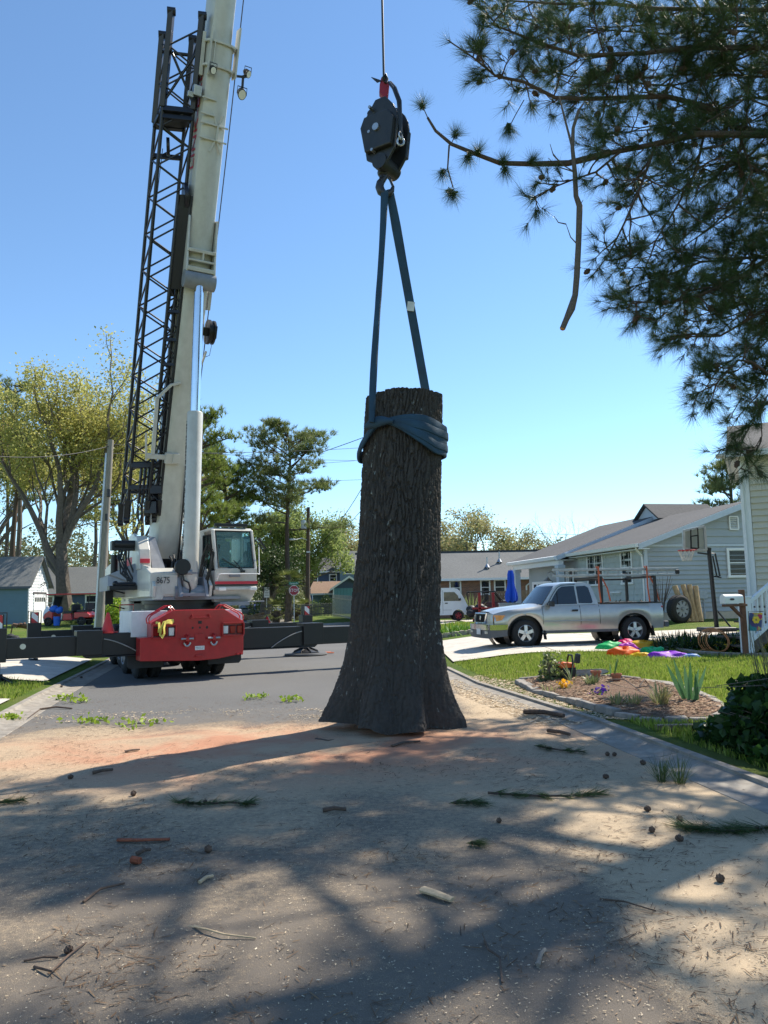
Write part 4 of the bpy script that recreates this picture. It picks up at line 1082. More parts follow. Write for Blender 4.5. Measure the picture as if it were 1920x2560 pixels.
def make_trunk():
    NT, NZ = 420, 560
    th = np.linspace(-pi, pi, NT, endpoint=False)
    zz = np.linspace(0, 1, NZ)
    zz = ZB + (ZT - ZB) * zz
    T, Z = np.meshgrid(th, zz)
    botz = 0.055 * (vnoise(3 * np.cos(T) + 5, 3 * np.sin(T) + 5, T * 0, 4) - 0.5) * 2 - 0.02 * np.cos(T)
    Z = Z + botz * np.clip(1 - (Z - ZB) / 0.6, 0, 1)
    topz = 0.02 * (vnoise(9 * np.cos(T) + 5, 9 * np.sin(T) + 5, T * 0, 9) - 0.5)
    Z = Z + topz * np.clip((Z - ZT + 0.4) / 0.4, 0, 1)
    cx, r = trunk_radius(T, Z)
    r = r * (1 + 0.02 * np.cos(5 * T + 0.6 * Z) + 0.03 * (fbm(2 * np.cos(T) + 3, 2 * np.sin(T) + 3, 0.5 * Z, 3, 5) - 0.5))
    ux = np.cos(T) * 3.0; uy = np.sin(T) * 3.0
    w1 = fbm(ux * 1.4 + 9, uy * 1.4 + 9, Z * 1.6, 3, 21) - 0.5; w2 = fbm(ux * 3 + 40, uy * 3, Z * 3, 3, 33) - 0.5
    u = (T + pi) / (2 * pi) * 64 + w1 * 3.0 + w2 * 1.0; v = Z / 0.30 + w2 * 2.2 + hash3(np.floor(u), u * 0, u * 0, 3) * 0.7
    F1, F2 = cellular(u, v, 2)
    plate = sstep((F2 - F1 - 0.02) / 0.30)
    u2 = (T + pi) / (2 * pi) * 128 + w2 * 3; v2 = Z / 0.06 + w1 * 3
    G1, G2 = cellular(u2, v2, 8)
    fine = sstep((G2 - G1) / 0.4)
    low = np.clip((Z - 0.7) / 1.0, 0.5, 1)
    disp = 0.036 * plate * low + 0.007 * fine + 0.012 * (fbm(ux * 9, uy * 9, Z * 9, 3, 50) - 0.5) + 0.09 * (fbm(ux * 2.2, uy * 2.2, Z * 2.2, 2, 70) - 0.5) * np.clip(1 - (Z - ZB) / 1.0, 0, 1)
    r = r + disp - 0.045
    X = cx + r * np.cos(T); Y = TY + r * np.sin(T)
    v3 = np.stack([X, Y, Z], -1).reshape(-1, 3)
    a = np.arange(NZ - 1)[:, None] * NT; bcol = np.arange(NT)[None, :]; b2 = (bcol + 1) % NT
    f = np.stack([a + bcol, a + b2, a + NT + b2, a + NT + bcol], -1).reshape(-1)
    root = thing('tree_trunk_section', 'huge dark oak trunk section with flared base hanging from the crane sling', 'tree trunk', (0.1, TY, ZB))
    raw_mesh('bark', v3, f, 4, BARK, root, smooth=True)
    CUT = mat('cut_oak_wood', (0.42, 0.24, 0.15), 0.85, var=0.35, scale=9, bump=0.4)
    for ring, nm in ((v3[:NT], 'cut_base'), (v3[-NT:], 'cut_top')):
        c = ring.mean(0)
        b = MB()
        rows = [[Vector(c + (ring[k] - c) * s_ + np.array([0, 0, (0.05 if nm == 'cut_base' else -0.01) * (1 - s_)])) for k in range(0, NT, 3)] for s_ in (1.0, 0.7, 0.35, 0.02)]
        b.grid(rows, closeu=True); b.build(nm, CUT, root)
    return root
trunk = make_trunk()

LOADC = P(966, 380, TY)
ROPE = mat('hoist_rope_steel', (0.05, 0.05, 0.055), 0.5, 0.3)
zsock = P(960, 195, TY).z
b = MB(); b.tube([(LOADX + 0.0, TY, zsock - 0.1), TIP + Vector((0, 0, -0.2))], 0.016, 8)
tag(b.build('hoist_rope', ROPE, None, smooth=True), 'thin dark steel rope running up from the hook block', 'rope')
HB = mat('hook_block_black', (0.018, 0.02, 0.022), 0.42, var=0.3, dirt=0.4, dirtcol=(0.07, 0.06, 0.05))
HR = mat('wedge_socket_red', (0.30, 0.012, 0.02), 0.4, var=0.15)
hb = thing('hook_block', 'black steel crane hook block with a red wedge socket on top', 'hook block', (LOADC.x, TY, P(966, 470, TY).z))
def pz(py): return P(966, py, TY).z
MHB = Matrix.Translation((LOADC.x, TY, 0)) @ Matrix.Rotation(radians(-32), 4, 'Z')
def hpart(name, m_, fn, parent=None, **k):
    q = MB(MHB); fn(q); return q.build(name, m_, parent or hb, **k)
z0, z1 = pz(428), pz(262)
def zf(f): return z0 + (z1 - z0) * f
cheek = [(-0.06, zf(1.0)), (0.1, zf(1.0)), (0.22, zf(0.84)), (0.27, zf(0.72)), (0.285, zf(0.6)), (0.23, zf(0.2)), (0.10, zf(0.02)), (-0.05, zf(0.0)), (-0.12, zf(0.08)), (-0.22, zf(0.15)), (-0.28, zf(0.62)), (-0.25, zf(0.75))]
for yy in (-0.17, 0.13):
    hpart('cheek_plate', HB, lambda b: b.prism([(x, yy, z) for x, z in cheek], (0, 0.04, 0)), bevel=0.008)
for yy, sgn in ((-0.25, -1), (0.17, 1)):
    wt = [(-0.2, zf(0.74)), (0.18, zf(0.74)), (0.26, zf(0.6)), (0.21, zf(0.22)), (-0.2, zf(0.22)), (-0.265, zf(0.6))]
    hpart('cheek_weight', HB, lambda b: b.prism([(x, yy, z) for x, z in wt], (0, 0.08, 0)), bevel=0.015)
hpart('sheave', HB, lambda b: [b.cyl((0, -0.11 + 0.075 * k, zf(0.52)), (0, -0.065 + 0.075 * k, zf(0.52)), 0.235, n=28) for k in range(3)], smooth=True)
hpart('sheave_pin', STEEL, lambda b: b.cyl((0, -0.28, zf(0.52)), (0, 0.28, zf(0.52)), 0.05, n=18), smooth=True)
hpart('crosshead', HB, lambda b: b.cyl((0, -0.2, zf(0.06)), (0, 0.2, zf(0.06)), 0.11, n=24), smooth=True)
for x, f_ in ((-0.02, 0.5), (0.02, 0.22), (0.0, 0.86)):
    hpart('cheek_bolt', STEEL, lambda b: b.cyl((x - 0.1, -0.26, zf(f_)), (x - 0.1, -0.175, zf(f_)), 0.022, n=10), smooth=True)
hpart('slotted_hole', BLACKP, lambda b: b.ball((-0.12, -0.172, zf(0.84)), (0.075, 0.004, 0.05), 14, 7), smooth=True)
q = MB(); q.prism([(LOADX - 0.035, TY - 0.04, pz(196)), (LOADX + 0.03, TY - 0.04, pz(196)), (LOADX + 0.075, TY - 0.04, pz(214)), (LOADX + 0.06, TY - 0.04, pz(236)), (LOADX + 0.04, TY - 0.04, pz(262)), (LOADX - 0.02, TY - 0.04, pz(262)), (LOADX - 0.02, TY - 0.04, pz(247)), (LOADX - 0.07, TY - 0.04, pz(236)), (LOADX - 0.06, TY - 0.04, pz(214))], (0, 0.09, 0))
q.build('wedge_socket', HR, hb, bevel=0.012)
q = MB(); q.tube([(LOADX, TY, pz(212)), (LOADX - 0.005, TY - 0.06, pz(200)), (LOADX + 0.02, TY - 0.05, pz(192)), (LOADX + 0.045, TY - 0.04, pz(203)), (LOADX + 0.02, TY - 0.05, pz(214))], 0.022, 8)
for k in range(7):
    q.tube([(LOADX - 0.03, TY - 0.05, pz(208)), (LOADX - 0.10 - 0.012 * k, TY - 0.05 + 0.01 * k, pz(212 - 3.4 * k))], 0.006, 4)
q.build('rope_clip', HB, hb, smooth=True)
q = MB()
for k in range(2):
    q.tube([(LOADX + 0.07 + 0.02 * k, TY - 0.08, pz(216)), (LOADX + 0.12 + 0.03 * k, TY - 0.25, pz(250)), (LOADX + 0.18 + 0.03 * k, TY - 0.32, pz(290)), (LOADX + 0.20 + 0.01 * k, TY - 0.34, pz(340)), (LOADX + 0.20, TY - 0.34, pz(385))], 0.02, 8)
q.build('safety_chain', HB, hb, smooth=True)
q = MB(); q.tube([Vector((LOADX + 0.2 + 0.045 * cos(t), TY - 0.36, pz(393) + 0.055 * sin(t))) for t in np.linspace(0, 2 * pi, 13)[:-1]], 0.014, 7, close=True); q.tube([Vector((LOADX + 0.2 + 0.02 * cos(t), TY - 0.36 + 0.03 * cos(t), pz(379) + 0.05 * sin(t))) for t in np.linspace(0, 2 * pi, 11)[:-1]], 0.011, 7, close=True)
q.build('chain_link', STEEL, hb, smooth=True)
HOOKM = mat('hook_steel', (0.03, 0.03, 0.035), 0.4, 0.2, var=0.3)
hx = P(957, 440, TY).x
q = MB(); q.ball((hx, TY, pz(432)), (0.075, 0.075, 0.07), 16, 10); q.cyl((hx, TY, pz(428)), (hx, TY, pz(446)), 0.05)
q.build('swivel', HOOKM, hb, smooth=True)
hk = [(964, 440), (958, 448), (951, 457), (949, 468), (953, 479), (962, 486), (972, 485), (980, 477), (983, 466)]
q = MB(); q.tube([P(x, y, TY) for x, y in hk], [0.04, 0.045, 0.055, 0.06, 0.06, 0.055, 0.045, 0.035, 0.02], 12)
q.build('hook', HOOKM, hb, smooth=True)
q = MB(); q.tube([P(973, 444, TY - 0.02), P(983, 467, TY - 0.02)], 0.018, 8); q.build('hook_latch', HOOKM, hb, smooth=True)

SLING = mat('blue_sling_web', (0.016, 0.050, 0.085), 0.75, var=0.3, scale=4, bump=0.3, bscale=160)
sl_t = thing('lifting_sling', 'long blue round sling choked around the hanging trunk', 'sling', P(930, 1058, TY - 0.45))
def flat_tube(path, w, t, up=None, twist=0.0, n=10, fold=0.0):
    """flattened tube: widths lists or scalars"""
    q = MB(); m = len(path); rows = []
    for i in range(m):
        p = Vector(path[i]); a = (Vector(path[min(i + 1, m - 1)]) - Vector(path[max(i - 1, 0)])).normalized()
        u_ = Vector(up[i]) if up is not None else Vector((0, -1, 0))
        s_ = a.cross(u_).normalized(); nn = s_.cross(a).normalized()
        ang = twist * i / max(1, m - 1)
        s2 = s_ * cos(ang) + nn * sin(ang); n2 = nn * cos(ang) - s_ * sin(ang)
        ww = w[i] if hasattr(w, '__len__') else w; tt = t[i] if hasattr(t, '__len__') else t
        rows.append([p + s2 * (ww / 2) * cos(2 * pi * k / n) + n2 * (tt / 2) * sin(2 * pi * k / n) * (1 + fold * cos(4 * pi * k / n)) for k in range(n)])
    q.grid(rows, closeu=True, caps=True)
    return q
L0 = P(962, 478, TY - 0.03); L1 = P(932, 1056, TY - 0.52)
path = [L0.lerp(L1, f) + Vector((0.015 * sin(5 * f), 0, 0)) + Vector((-0.05 * sin(pi * f), 0, 0)) * 0.4 for f in np.linspace(0, 1, 16)]
flat_tube(path, [0.11, 0.10, 0.09, 0.085, 0.08, 0.08, 0.08, 0.085, 0.08, 0.085, 0.09, 0.095, 0.10, 0.10, 0.095, 0.08], 0.045, twist=0.5, n=12).build('sling_leg', SLING, sl_t, smooth=True)
R0 = P(974, 474, TY + 0.03); R1 = P(1068, 1000, TY + 0.42)
path = [R0.lerp(R1, f) for f in np.linspace(0, 1, 12)]
flat_tube(path, [0.10, 0.12, 0.13, 0.125, 0.12, 0.12, 0.12, 0.12, 0.12, 0.12, 0.12, 0.12], 0.04, twist=-0.3, n=12).build('sling_leg', SLING, sl_t, smooth=True)
tg = R0.lerp(R1, 0.56);
q = MB(); q.box(tg + Vector((0, -0.05, 0)), (0.10, 0.01, 0.13), Matrix.Rotation(0.15, 3, 'Y')); q.build('sling_label', mat('white_tag', (0.6, 0.6, 0.55), 0.7), sl_t)
zk = P(932, 1056, TY - 0.48).z
def wrap(th0, th1, zfun, w, off, n=40):
    path = []; ups = []
    for f in np.linspace(0, 1, n):
        th = th0 + (th1 - th0) * f; z = zfun(f)
        cx, r = trunk_radius(np.array([th]), np.array([z]))
        rr = float(r[0]) + 0.035 + (off(f) if callable(off) else off)
        path.append((float(cx[0]) + rr * cos(th), TY + rr * sin(th), z)); ups.append((cos(th), sin(th), 0))
    return path, ups
for k, (zr, w, of) in enumerate(((-0.05, 0.11, 0.010), (-0.13, 0.11, 0.028), (-0.21, 0.11, 0.014), (-0.29, 0.10, 0.026), (-0.36, 0.08, 0.012))):
    zfun = lambda f, zr=zr, k=k: zk + 0.0 + (0.055 - 0.02 * k) * sin(min(1, f * 2.2) * pi) * (1 if k == 0 else 0.4) + zr * sstep(f / 0.40) + 0.03 * f
    path, ups = wrap(-2.12, -2.12 + 2 * pi * 0.62, zfun, w, of)
    ws = [0.05 + (w - 0.05) * float(sstep(f / 0.25)) for f in np.linspace(0, 1, 40)]
    flat_tube(path, ws, 0.05, up=ups, n=12, fold=0.25).build('sling_wrap', SLING, sl_t, smooth=True)
for k, (zr, w) in enumerate(((-0.26, 0.10), (-0.33, 0.09))):
    zfun = lambda f, zr=zr: zk + zr * sstep(f / 0.5) - 0.06 * sin(pi * min(1, f * 1.6))
    path, ups = wrap(-2.16, -2.16 - 2 * pi * 0.4, zfun, w, 0.012 + 0.015 * k)
    ws = [0.06 + (w - 0.06) * float(sstep(f / 0.3)) for f in np.linspace(0, 1, 40)]
    flat_tube(path, ws, 0.05, up=ups, n=12, fold=0.2).build('sling_wrap', SLING, sl_t, smooth=True)
path, ups = wrap(-2.55, -1.80, lambda f: zk - 0.02 + 0.03 * sin(pi * f), 0.1, 0.05, 12)
flat_tube(path, [0.06, 0.09, 0.12, 0.13, 0.14, 0.14, 0.14, 0.13, 0.11, 0.09, 0.07, 0.06], 0.10, up=ups, n=12).build('sling_knot', SLING, sl_t, smooth=True)
def shingle_mat(name, c1, c2):
    m, nt, b = newmat(name)
    g = nt.nodes.new('ShaderNodeNewGeometry')
    f = noise_tex(nt, 9, 4, 0.8, geo_pos(nt, (1, 1, 2.5))); f2 = noise_tex(nt, 0.5, 3, 0.5, g.outputs['Position'])
    w = nt.nodes.new('ShaderNodeTexWave'); w.wave_type = 'BANDS'; w.bands_direction = 'Z'; w.inputs['Scale'].default_value = 5.5; w.inputs['Distortion'].default_value = 0.6
    nt.links.new(g.outputs['Position'], w.inputs['Vector'])
    c = mixrgb(nt, ramp(nt, f, [(0.3, 0.0), (0.7, 1.0)]), c1, c2)
    c = mixrgb(nt, ramp(nt, w.outputs['Fac'], [(0.0, 0.35), (0.3, 0.0)]), c, tuple(q * 0.5 for q in c1))
    c = mixrgb(nt, ramp(nt, f2, [(0.4, 0.0), (0.7, 0.25)]), c, tuple(q * 0.75 for q in c1))
    nt.links.new(c, b.inputs['Base Color']); b.inputs['Roughness'].default_value = 0.95
    add_bump(nt, b, f, 0.5, 0.02)
    return m
def brick_mat(name):
    m, nt, b = newmat(name)
    t = nt.nodes.new('ShaderNodeTexCoord')
    mp = nt.nodes.new('ShaderNodeMapping'); mp.inputs['Rotation'].default_value = (pi / 2, 0, 0)
    nt.links.new(t.outputs['Object'], mp.inputs['Vector'])
    br = nt.nodes.new('ShaderNodeTexBrick'); br.inputs['Scale'].default_value = 1.0
    br.inputs['Brick Width'].default_value = 0.22; br.inputs['Row Height'].default_value = 0.075; br.inputs['Mortar Size'].default_value = 0.008
    br.inputs['Color1'].default_value = (0.30, 0.14, 0.085, 1); br.inputs['Color2'].default_value = (0.18, 0.09, 0.06, 1); br.inputs['Mortar'].default_value = (0.22, 0.19, 0.16, 1)
    nt.links.new(mp.outputs[0], br.inputs['Vector']); nt.links.new(br.outputs['Color'], b.inputs['Base Color']); b.inputs['Roughness'].default_value = 0.9
    add_bump(nt, b, br.outputs['Fac'], -0.4, 0.01)
    return m
ROOFG = shingle_mat('grey_shingles', (0.048, 0.048, 0.050), (0.120, 0.115, 0.113))
ROOFG2 = shingle_mat('pale_grey_shingles', (0.115, 0.118, 0.115), (0.215, 0.215, 0.205))
ROOFB = shingle_mat('brown_shingles', (0.22, 0.13, 0.08), (0.36, 0.24, 0.16))
BRICK = brick_mat('red_brick')
SIDEG = mat('grey_blue_siding', (0.35, 0.385, 0.40), 0.6, var=0.05, scale=2)
SHAKE = mat('pale_shake_siding', (0.42, 0.455, 0.44), 0.75, var=0.08, scale=3)
TRIMW = mat('white_trim', (0.76, 0.77, 0.76), 0.5, var=0.04)
TRIMB = mat('pale_blue_trim', (0.48, 0.54, 0.60), 0.5, var=0.05)
FOUND = mat('beige_foundation', (0.48, 0.42, 0.32), 0.9, var=0.12)
YSIDE = mat('cream_yellow_siding', (0.58, 0.545, 0.44), 0.6, var=0.05, scale=2)
SLATE = mat('slate_blue_siding', (0.13, 0.20, 0.24), 0.7, var=0.08, scale=2)
NAVY = mat('dark_blue_siding', (0.055, 0.085, 0.14), 0.7, var=0.1)
TEAL = mat('teal_boards', (0.11, 0.26, 0.29), 0.7, var=0.1)
WSIDE = mat('white_siding', (0.80, 0.82, 0.83), 0.55, var=0.04)
CURT = mat('window_interior', (0.20, 0.23, 0.22), 0.9, var=0.5, scale=3)
WGLASS = glassmat('house_glass', (0.45, 0.5, 0.5), 0.45, (0.03, 0.04, 0.045))
def window(parent, M, w, h, sash=True, mull=0, trim=0.09, tm=TRIMW, grid=False):
    """M: origin window centre on the wall face, x right, y outwards, z up"""
    fr = MB(M)
    t = trim
    fr.box((0, 0.02, h / 2 + t / 2), (w + 2 * t, 0.05, t)); fr.box((0, 0.03, -h / 2 - t / 2), (w + 2 * t + 0.06, 0.08, t))
    fr.box((-w / 2 - t / 2, 0.02, 0), (t, 0.05, h)); fr.box((w / 2 + t / 2, 0.02, 0), (t, 0.05, h))
    if sash: fr.box((0, 0.012, 0), (w, 0.03, 0.05))
    for k in range(mull): fr.box((-w / 2 + w * (k + 1) / (mull + 1), 0.014, 0), (0.06, 0.034, h))
    if grid:
        n = 2 * (mull + 1)
        for k in range(n): fr.box((-w / 2 + w * (k + 0.5) / n, 0.006, h * 0.25), (0.018, 0.02, h * 0.5))
        fr.box((0, 0.0065, h * 0.25), (w, 0.02, 0.018))
    f = fr.build('window', tm, parent, bevel=0.004)
    p = MB(M); p.box((0, -0.005, 0), (w, 0.01, h)); p.build('pane', WGLASS, f)
    p = MB(M); p.box((0, -0.06, 0), (w, 0.01, h)); p.build('curtain', CURT, f)
    return f
def roof_slab(b, p0, p1, p2, p3, th=0.12):
    n = (Vector(p1) - Vector(p0)).cross(Vector(p3) - Vector(p0)).normalized()
    if n.z < 0: n = -n
    b.prism([p0, p1, p2, p3], n * -th)
def boards(parent, M, x0, x1, z0, z1, exp, material, name='siding_board', clip=None, lean=0.06):
    """horizontal clapboards on plane y=0 of M, facing -y"""
    n = int(round((z1 - z0) / exp)); exp = (z1 - z0) / n
    for k in range(n):
        za, zb = z0 + exp * k, z0 + exp * (k + 1)
        a0, a1, b0, b1 = x0, x1, x0, x1
        if clip:
            a0, a1 = clip(za); b0, b1 = clip(zb)
            if a1 - a0 < 0.1: continue
            if b1 <= b0: b0 = b1 = (a0 + a1) / 2 - 0.01; b1 += 0.02
        q = MB(M)
        q.v = []; i = q.add([(a0, -lean, za), (a1, -lean, za), (b1, -0.003, zb + 0.012), (b0, -0.003, zb + 0.012), (a0, 0.02, za), (a1, 0.02, za), (b1, 0.02, zb), (b0, 0.02, zb)])
        for f in ((0, 1, 2, 3), (4, 7, 6, 5), (0, 4, 5, 1), (3, 2, 6, 7), (0, 3, 7, 4), (1, 5, 6, 2)): q.f.append([i + c for c in f])
        q.build(name, material, parent)

KH = P(1620, 1545, 33.0); KH = Vector((KH.x, KH.y, 0))
gx = Vector((0.98, 0.196, 0)).normalized()
MH = FR(KH, gx)
gh = thing('house', 'pale grey-blue bungalow with a wide shingled roof behind the pickup', 'house', KH + Vector((0, 0, 0.4)))
def hp(name, m_, fn, parent=None, M=MH, root=gh, **k):
    b = MB(M); fn(b); return b.build(name, m_, parent or root, **k)
ZE, ZR, ZG = 3.80, 5.55, 0.35
hp('wall_core', SIDEG, lambda b: b.prism([(0.02, 0.01, ZG), (9.78, 0.01, ZG), (9.78, 0.01, ZE), (4.9, 0.01, ZR - 0.1), (0.02, 0.01, ZE)], (0, 13.2, 0)))
hp('foundation', FOUND, lambda b: b.box((4.9, 6.6, 0.55), (9.86, 13.28, 0.5)))
boards(gh, MH, 0.09, 9.7, 0.82, 3.62, 0.2, SIDEG)
boards(gh, MH, 0.1, 9.7, 3.74, 5.4, 0.33, SIDEG, clip=lambda z: (0.1 + max(0, (z - 3.82)) * 2.85, 9.7 - max(0, (z - 3.82)) * 2.85))
hp('band_board', TRIMB, lambda b: b.box((4.9, -0.03, 3.68), (9.7, 0.07, 0.1)))
hp('corner_board', TRIMB, lambda b: b.box((0.03, -0.035, 2.15), (0.14, 0.09, 3.2)))
ML = FR(KH, Vector((0, 0, 0)) - MH.to_3x3().col[1])     # x runs towards the camera along the wall
MLw = MH @ Matrix.Rotation(-pi / 2, 4, 'Z')             # local x = -y of house, outward -y = -x of house
rs = random.Random(9)
for r_ in range(11):
    z = 0.85 + 0.25 * r_; y = 0.12 - (r_ % 2) * 0.1
    while y < 6.4:
        w = rs.uniform(0.24, 0.42)
        q = MB(MH); y1 = min(6.45, y + w - 0.008)
        if y1 - max(y, 0.1) > 0.08:
            yy = max(y, 0.1); t = rs.uniform(0.02, 0.04)
            i = q.add([(-t, yy, z), (-t, y1, z), (-0.002, y1, z + 0.26), (-0.002, yy, z + 0.26), (0.01, yy, z), (0.01, y1, z), (0.01, y1, z + 0.26), (0.01, yy, z + 0.26)])
            for f in ((0, 1, 2, 3), (4, 7, 6, 5), (0, 4, 5, 1), (3, 2, 6, 7), (0, 3, 7, 4), (1, 5, 6, 2)): q.f.append([i + c for c in f])
            q.build('shake', SHAKE, gh)
        y += w
def hwinL(yc, zc, w, h, mull=0):
    M = MH @ Matrix.Translation((-0.025, yc, zc)) @ Matrix.Rotation(pi / 2, 4, 'Z') @ Matrix.Rotation(0, 4, 'X')
    window(gh, M, w, h, True, mull, grid=True)
hwinL(1.5, 2.82, 0.85, 1.35); hwinL(4.55, 2.82, 1.5, 1.35, 1)
def hwinG(xc, zc, w, h):
    M = MH @ Matrix.Translation((xc, -0.055, zc)) @ Matrix.Rotation(pi, 4, 'Z')
    window(gh, M, w, h, True, 0, 0.11)
hwinG(4.42, 2.9, 0.82, 1.08)
gv = hp('gable_vent', TRIMW, lambda b: (b.box((4.35, -0.08, 4.93), (0.44, 0.06, 0.06)), b.box((4.35, -0.08, 4.37), (0.44, 0.06, 0.06)), b.box((4.14, -0.08, 4.65), (0.06, 0.06, 0.5)), b.box((4.56, -0.08, 4.65), (0.06, 0.06, 0.5))))
for k in range(6):
    hp('louvre', TRIMW, lambda b: b.box((4.35, -0.075, 4.44 + 0.083 * k), (0.37, 0.05, 0.02), Matrix.Rotation(0.6, 3, 'X')), parent=gv)
rf = hp('roof', ROOFG, lambda b: roof_slab(b, (-0.5, -0.45, ZE - 0.06), (-0.5, 6.6, ZE - 0.06), (4.9, 6.6, ZR + 0.08), (4.9, -0.45, ZR + 0.08)))
hp('roof', ROOFG, lambda b: roof_slab(b, (10.3, -0.45, ZE - 0.06), (10.3, 13.6, ZE - 0.06), (4.905, 13.6, ZR + 0.08), (4.905, -0.45, ZR + 0.08)))
rf2 = hp('roof', ROOFG, lambda b: roof_slab(b, (-1.1, 6.62, ZE - 0.14), (-1.1, 13.6, ZE - 0.14), (4.9, 13.6, ZR + 0.3), (4.9, 6.62, ZR + 0.3)))
hp('rake_board', TRIMB, lambda b: b.prism([(-1.1, 6.6, ZE - 0.40), (-1.1, 6.6, ZE - 0.15), (4.9, 6.6, ZR + 0.29), (4.9, 6.6, ZR - 0.02)], (0, -0.04, 0)), parent=rf2)
hp('rake_board', TRIMB, lambda b: (b.prism([(-0.5, -0.46, ZE - 0.30), (-0.5, -0.46, ZE - 0.07), (4.9, -0.46, ZR + 0.07), (4.9, -0.46, ZR - 0.2)], (0, -0.04, 0)), b.prism([(10.3, -0.46, ZE - 0.30), (10.3, -0.46, ZE - 0.07), (4.901, -0.46, ZR + 0.07), (4.901, -0.46, ZR - 0.2)], (0, -0.04, 0))), parent=rf)
hp('soffit', TRIMW, lambda b: (b.box((-0.24, 3.0, ZE - 0.28), (0.46, 7.0, 0.03)), b.box((-0.55, 10.1, ZE - 0.36), (1.05, 6.9, 0.03))))
hp('gutter', TRIMW, lambda b: b.prism([(-0.62, -0.45, ZE - 0.2), (-0.66, -0.45, ZE - 0.06), (-0.5, -0.45, ZE - 0.05), (-0.5, -0.45, ZE - 0.22)], (0, 7.0, 0)), parent=rf)
hp('gutter', TRIMW, lambda b: b.prism([(-1.22, 6.6, ZE - 0.34), (-1.26, 6.6, ZE - 0.18), (-1.1, 6.6, ZE - 0.14), (-1.1, 6.6, ZE - 0.36)], (0, 6.95, 0)), parent=rf2)
hp('downspout', TRIMW, lambda b: b.tube([(-0.56, -0.3, ZE - 0.2), (-0.5, -0.25, ZE - 0.32), (-0.1, 0.05, ZE - 0.55), (-0.07, 0.06, ZE - 0.75), (-0.07, 0.06, 0.6)], 0.045, 8), smooth=True)
hp('ridge_gable', TRIMB, lambda b: b.prism([(4.4, 5.9, ZR - 0.05), (4.4, 7.1, ZR + 0.75), (4.4, 8.3, ZR - 0.05)], (0.05, 0, 0)))
hp('roof', ROOFG, lambda b: (roof_slab(b, (4.2, 5.7, ZR - 0.05), (4.2, 7.1, ZR + 0.86), (8.0, 7.1, ZR + 0.86), (8.0, 5.7, ZR - 0.05), 0.08), roof_slab(b, (4.2, 8.5, ZR - 0.05), (4.2, 7.101, ZR + 0.86), (8.0, 7.101, ZR + 0.86), (8.0, 8.5, ZR - 0.05), 0.08)))
for yy in (6.8, 12.9):
    hp('porch_column', TRIMB, lambda b: (b.box((-0.85, yy, 1.85), (0.32, 0.32, 2.7)), b.box((-0.85, yy, 3.1), (0.42, 0.42, 0.16)), b.box((-0.85, yy, 0.62), (0.42, 0.42, 0.2))), bevel=0.01)
hp('porch_beam', TRIMW, lambda b: b.box((-0.85, 9.9, 3.3), (0.28, 6.5, 0.24)), bevel=0.01)
gd = hp('garage_door', TRIMW, lambda b: b.box((-0.03, 11.2, 1.4), (0.06, 2.8, 2.1)), bevel=0.01)
for k in range(4):
    hp('door_pane', DGLASS, lambda b: b.box((-0.065, 10.3 + 0.6 * k, 2.15), (0.012, 0.34, 0.28)), parent=gd)
for yy in (8.1, 7.3):
    window(gh, MH @ Matrix.Translation((-0.02, yy, 2.3)) @ Matrix.Rotation(pi / 2, 4, 'Z'), 0.5, 1.3, True, 0, grid=True)
hp('barn_lamp', STEEL, lambda b: (b.tube([(-0.02, 9.2, 2.75), (-0.3, 9.2, 2.95), (-0.5, 9.2, 2.85), (-0.52, 9.2, 2.6)], 0.02, 6), b.lathe([(0.06, 2.62), (0.10, 2.55), (0.26, 2.42)], (-0.52, 9.2, 0), (0, 0, 1), 18)), smooth=True)
hp('meter_box', mat('meter_grey', (0.36, 0.39, 0.41), 0.5), lambda b: (b.box((2.05, -0.08, 1.75), (0.34, 0.14, 0.42)), b.box((2.6, -0.08, 1.55), (0.36, 0.14, 0.36)), b.tube([(2.65, -0.06, 1.4), (2.65, -0.06, 0.4)], 0.035, 8)), bevel=0.008)
hp('hose_bib_sill', TRIMW, lambda b: b.box((-0.06, 2.6, 1.72), (0.06, 0.9, 0.07)))

bo = Vector((-1.6, 52.5, 0.25))
MBR = FR(bo, (1, 0.02, 0))
bh = thing('house', 'low red brick ranch house with a pale grey roof behind the white van', 'house', bo)
hp2 = lambda name, m_, fn, parent=None, **k: hp(name, m_, fn, parent, MBR, bh, **k)
hp2('wall', BRICK, lambda b: b.box((7.0, 3.5, 1.35), (14.0, 7.0, 2.7)))
hp2('roof', ROOFG2, lambda b: (roof_slab(b, (-0.5, -0.6, 2.68), (14.5, -0.6, 2.68), (14.5, 3.5, 4.72), (-0.5, 3.5, 4.72)), roof_slab(b, (-0.5, 7.6, 2.68), (14.5, 7.6, 2.68), (14.5, 3.501, 4.72), (-0.5, 3.501, 4.72))))
hp2('ridge_cap', ROOFG, lambda b: b.box((7.0, 3.5, 4.74), (15.0, 0.3, 0.06)))
hp2('fascia', TRIMW, lambda b: b.box((7.0, -0.62, 2.6), (15.0, 0.04, 0.16)))
hp2('downspout', TRIMW, lambda b: b.tube([(11.7, -0.55, 2.55), (11.5, -0.3, 2.35), (11.2, -0.06, 2.1), (11.2, -0.06, 0.3)], 0.06, 6))
for xw, ww in ((6.35, 0.62), (8.4, 0.5), (9.4, 0.62)):
    window(bh, MBR @ Matrix.Translation((xw, -0.01, 2.05)) @ Matrix.Rotation(pi, 4, 'Z'), ww, 0.86, True, 0, 0.1)
for xv, yv in ((8.7, 0.8), (9.7, 1.6)):
    hp2('roof_vent', STEEL, lambda b: (b.cyl((xv, yv, 3.3), (xv, yv, 3.0 + 0.5 * yv + 0.75), 0.05), b.lathe([(0.2, 2.98 + 0.5 * yv + 0.05), (0.05, 2.98 + 0.5 * yv + 0.3)], (xv, yv, 0), (0, 0, 1), 12)), smooth=True)

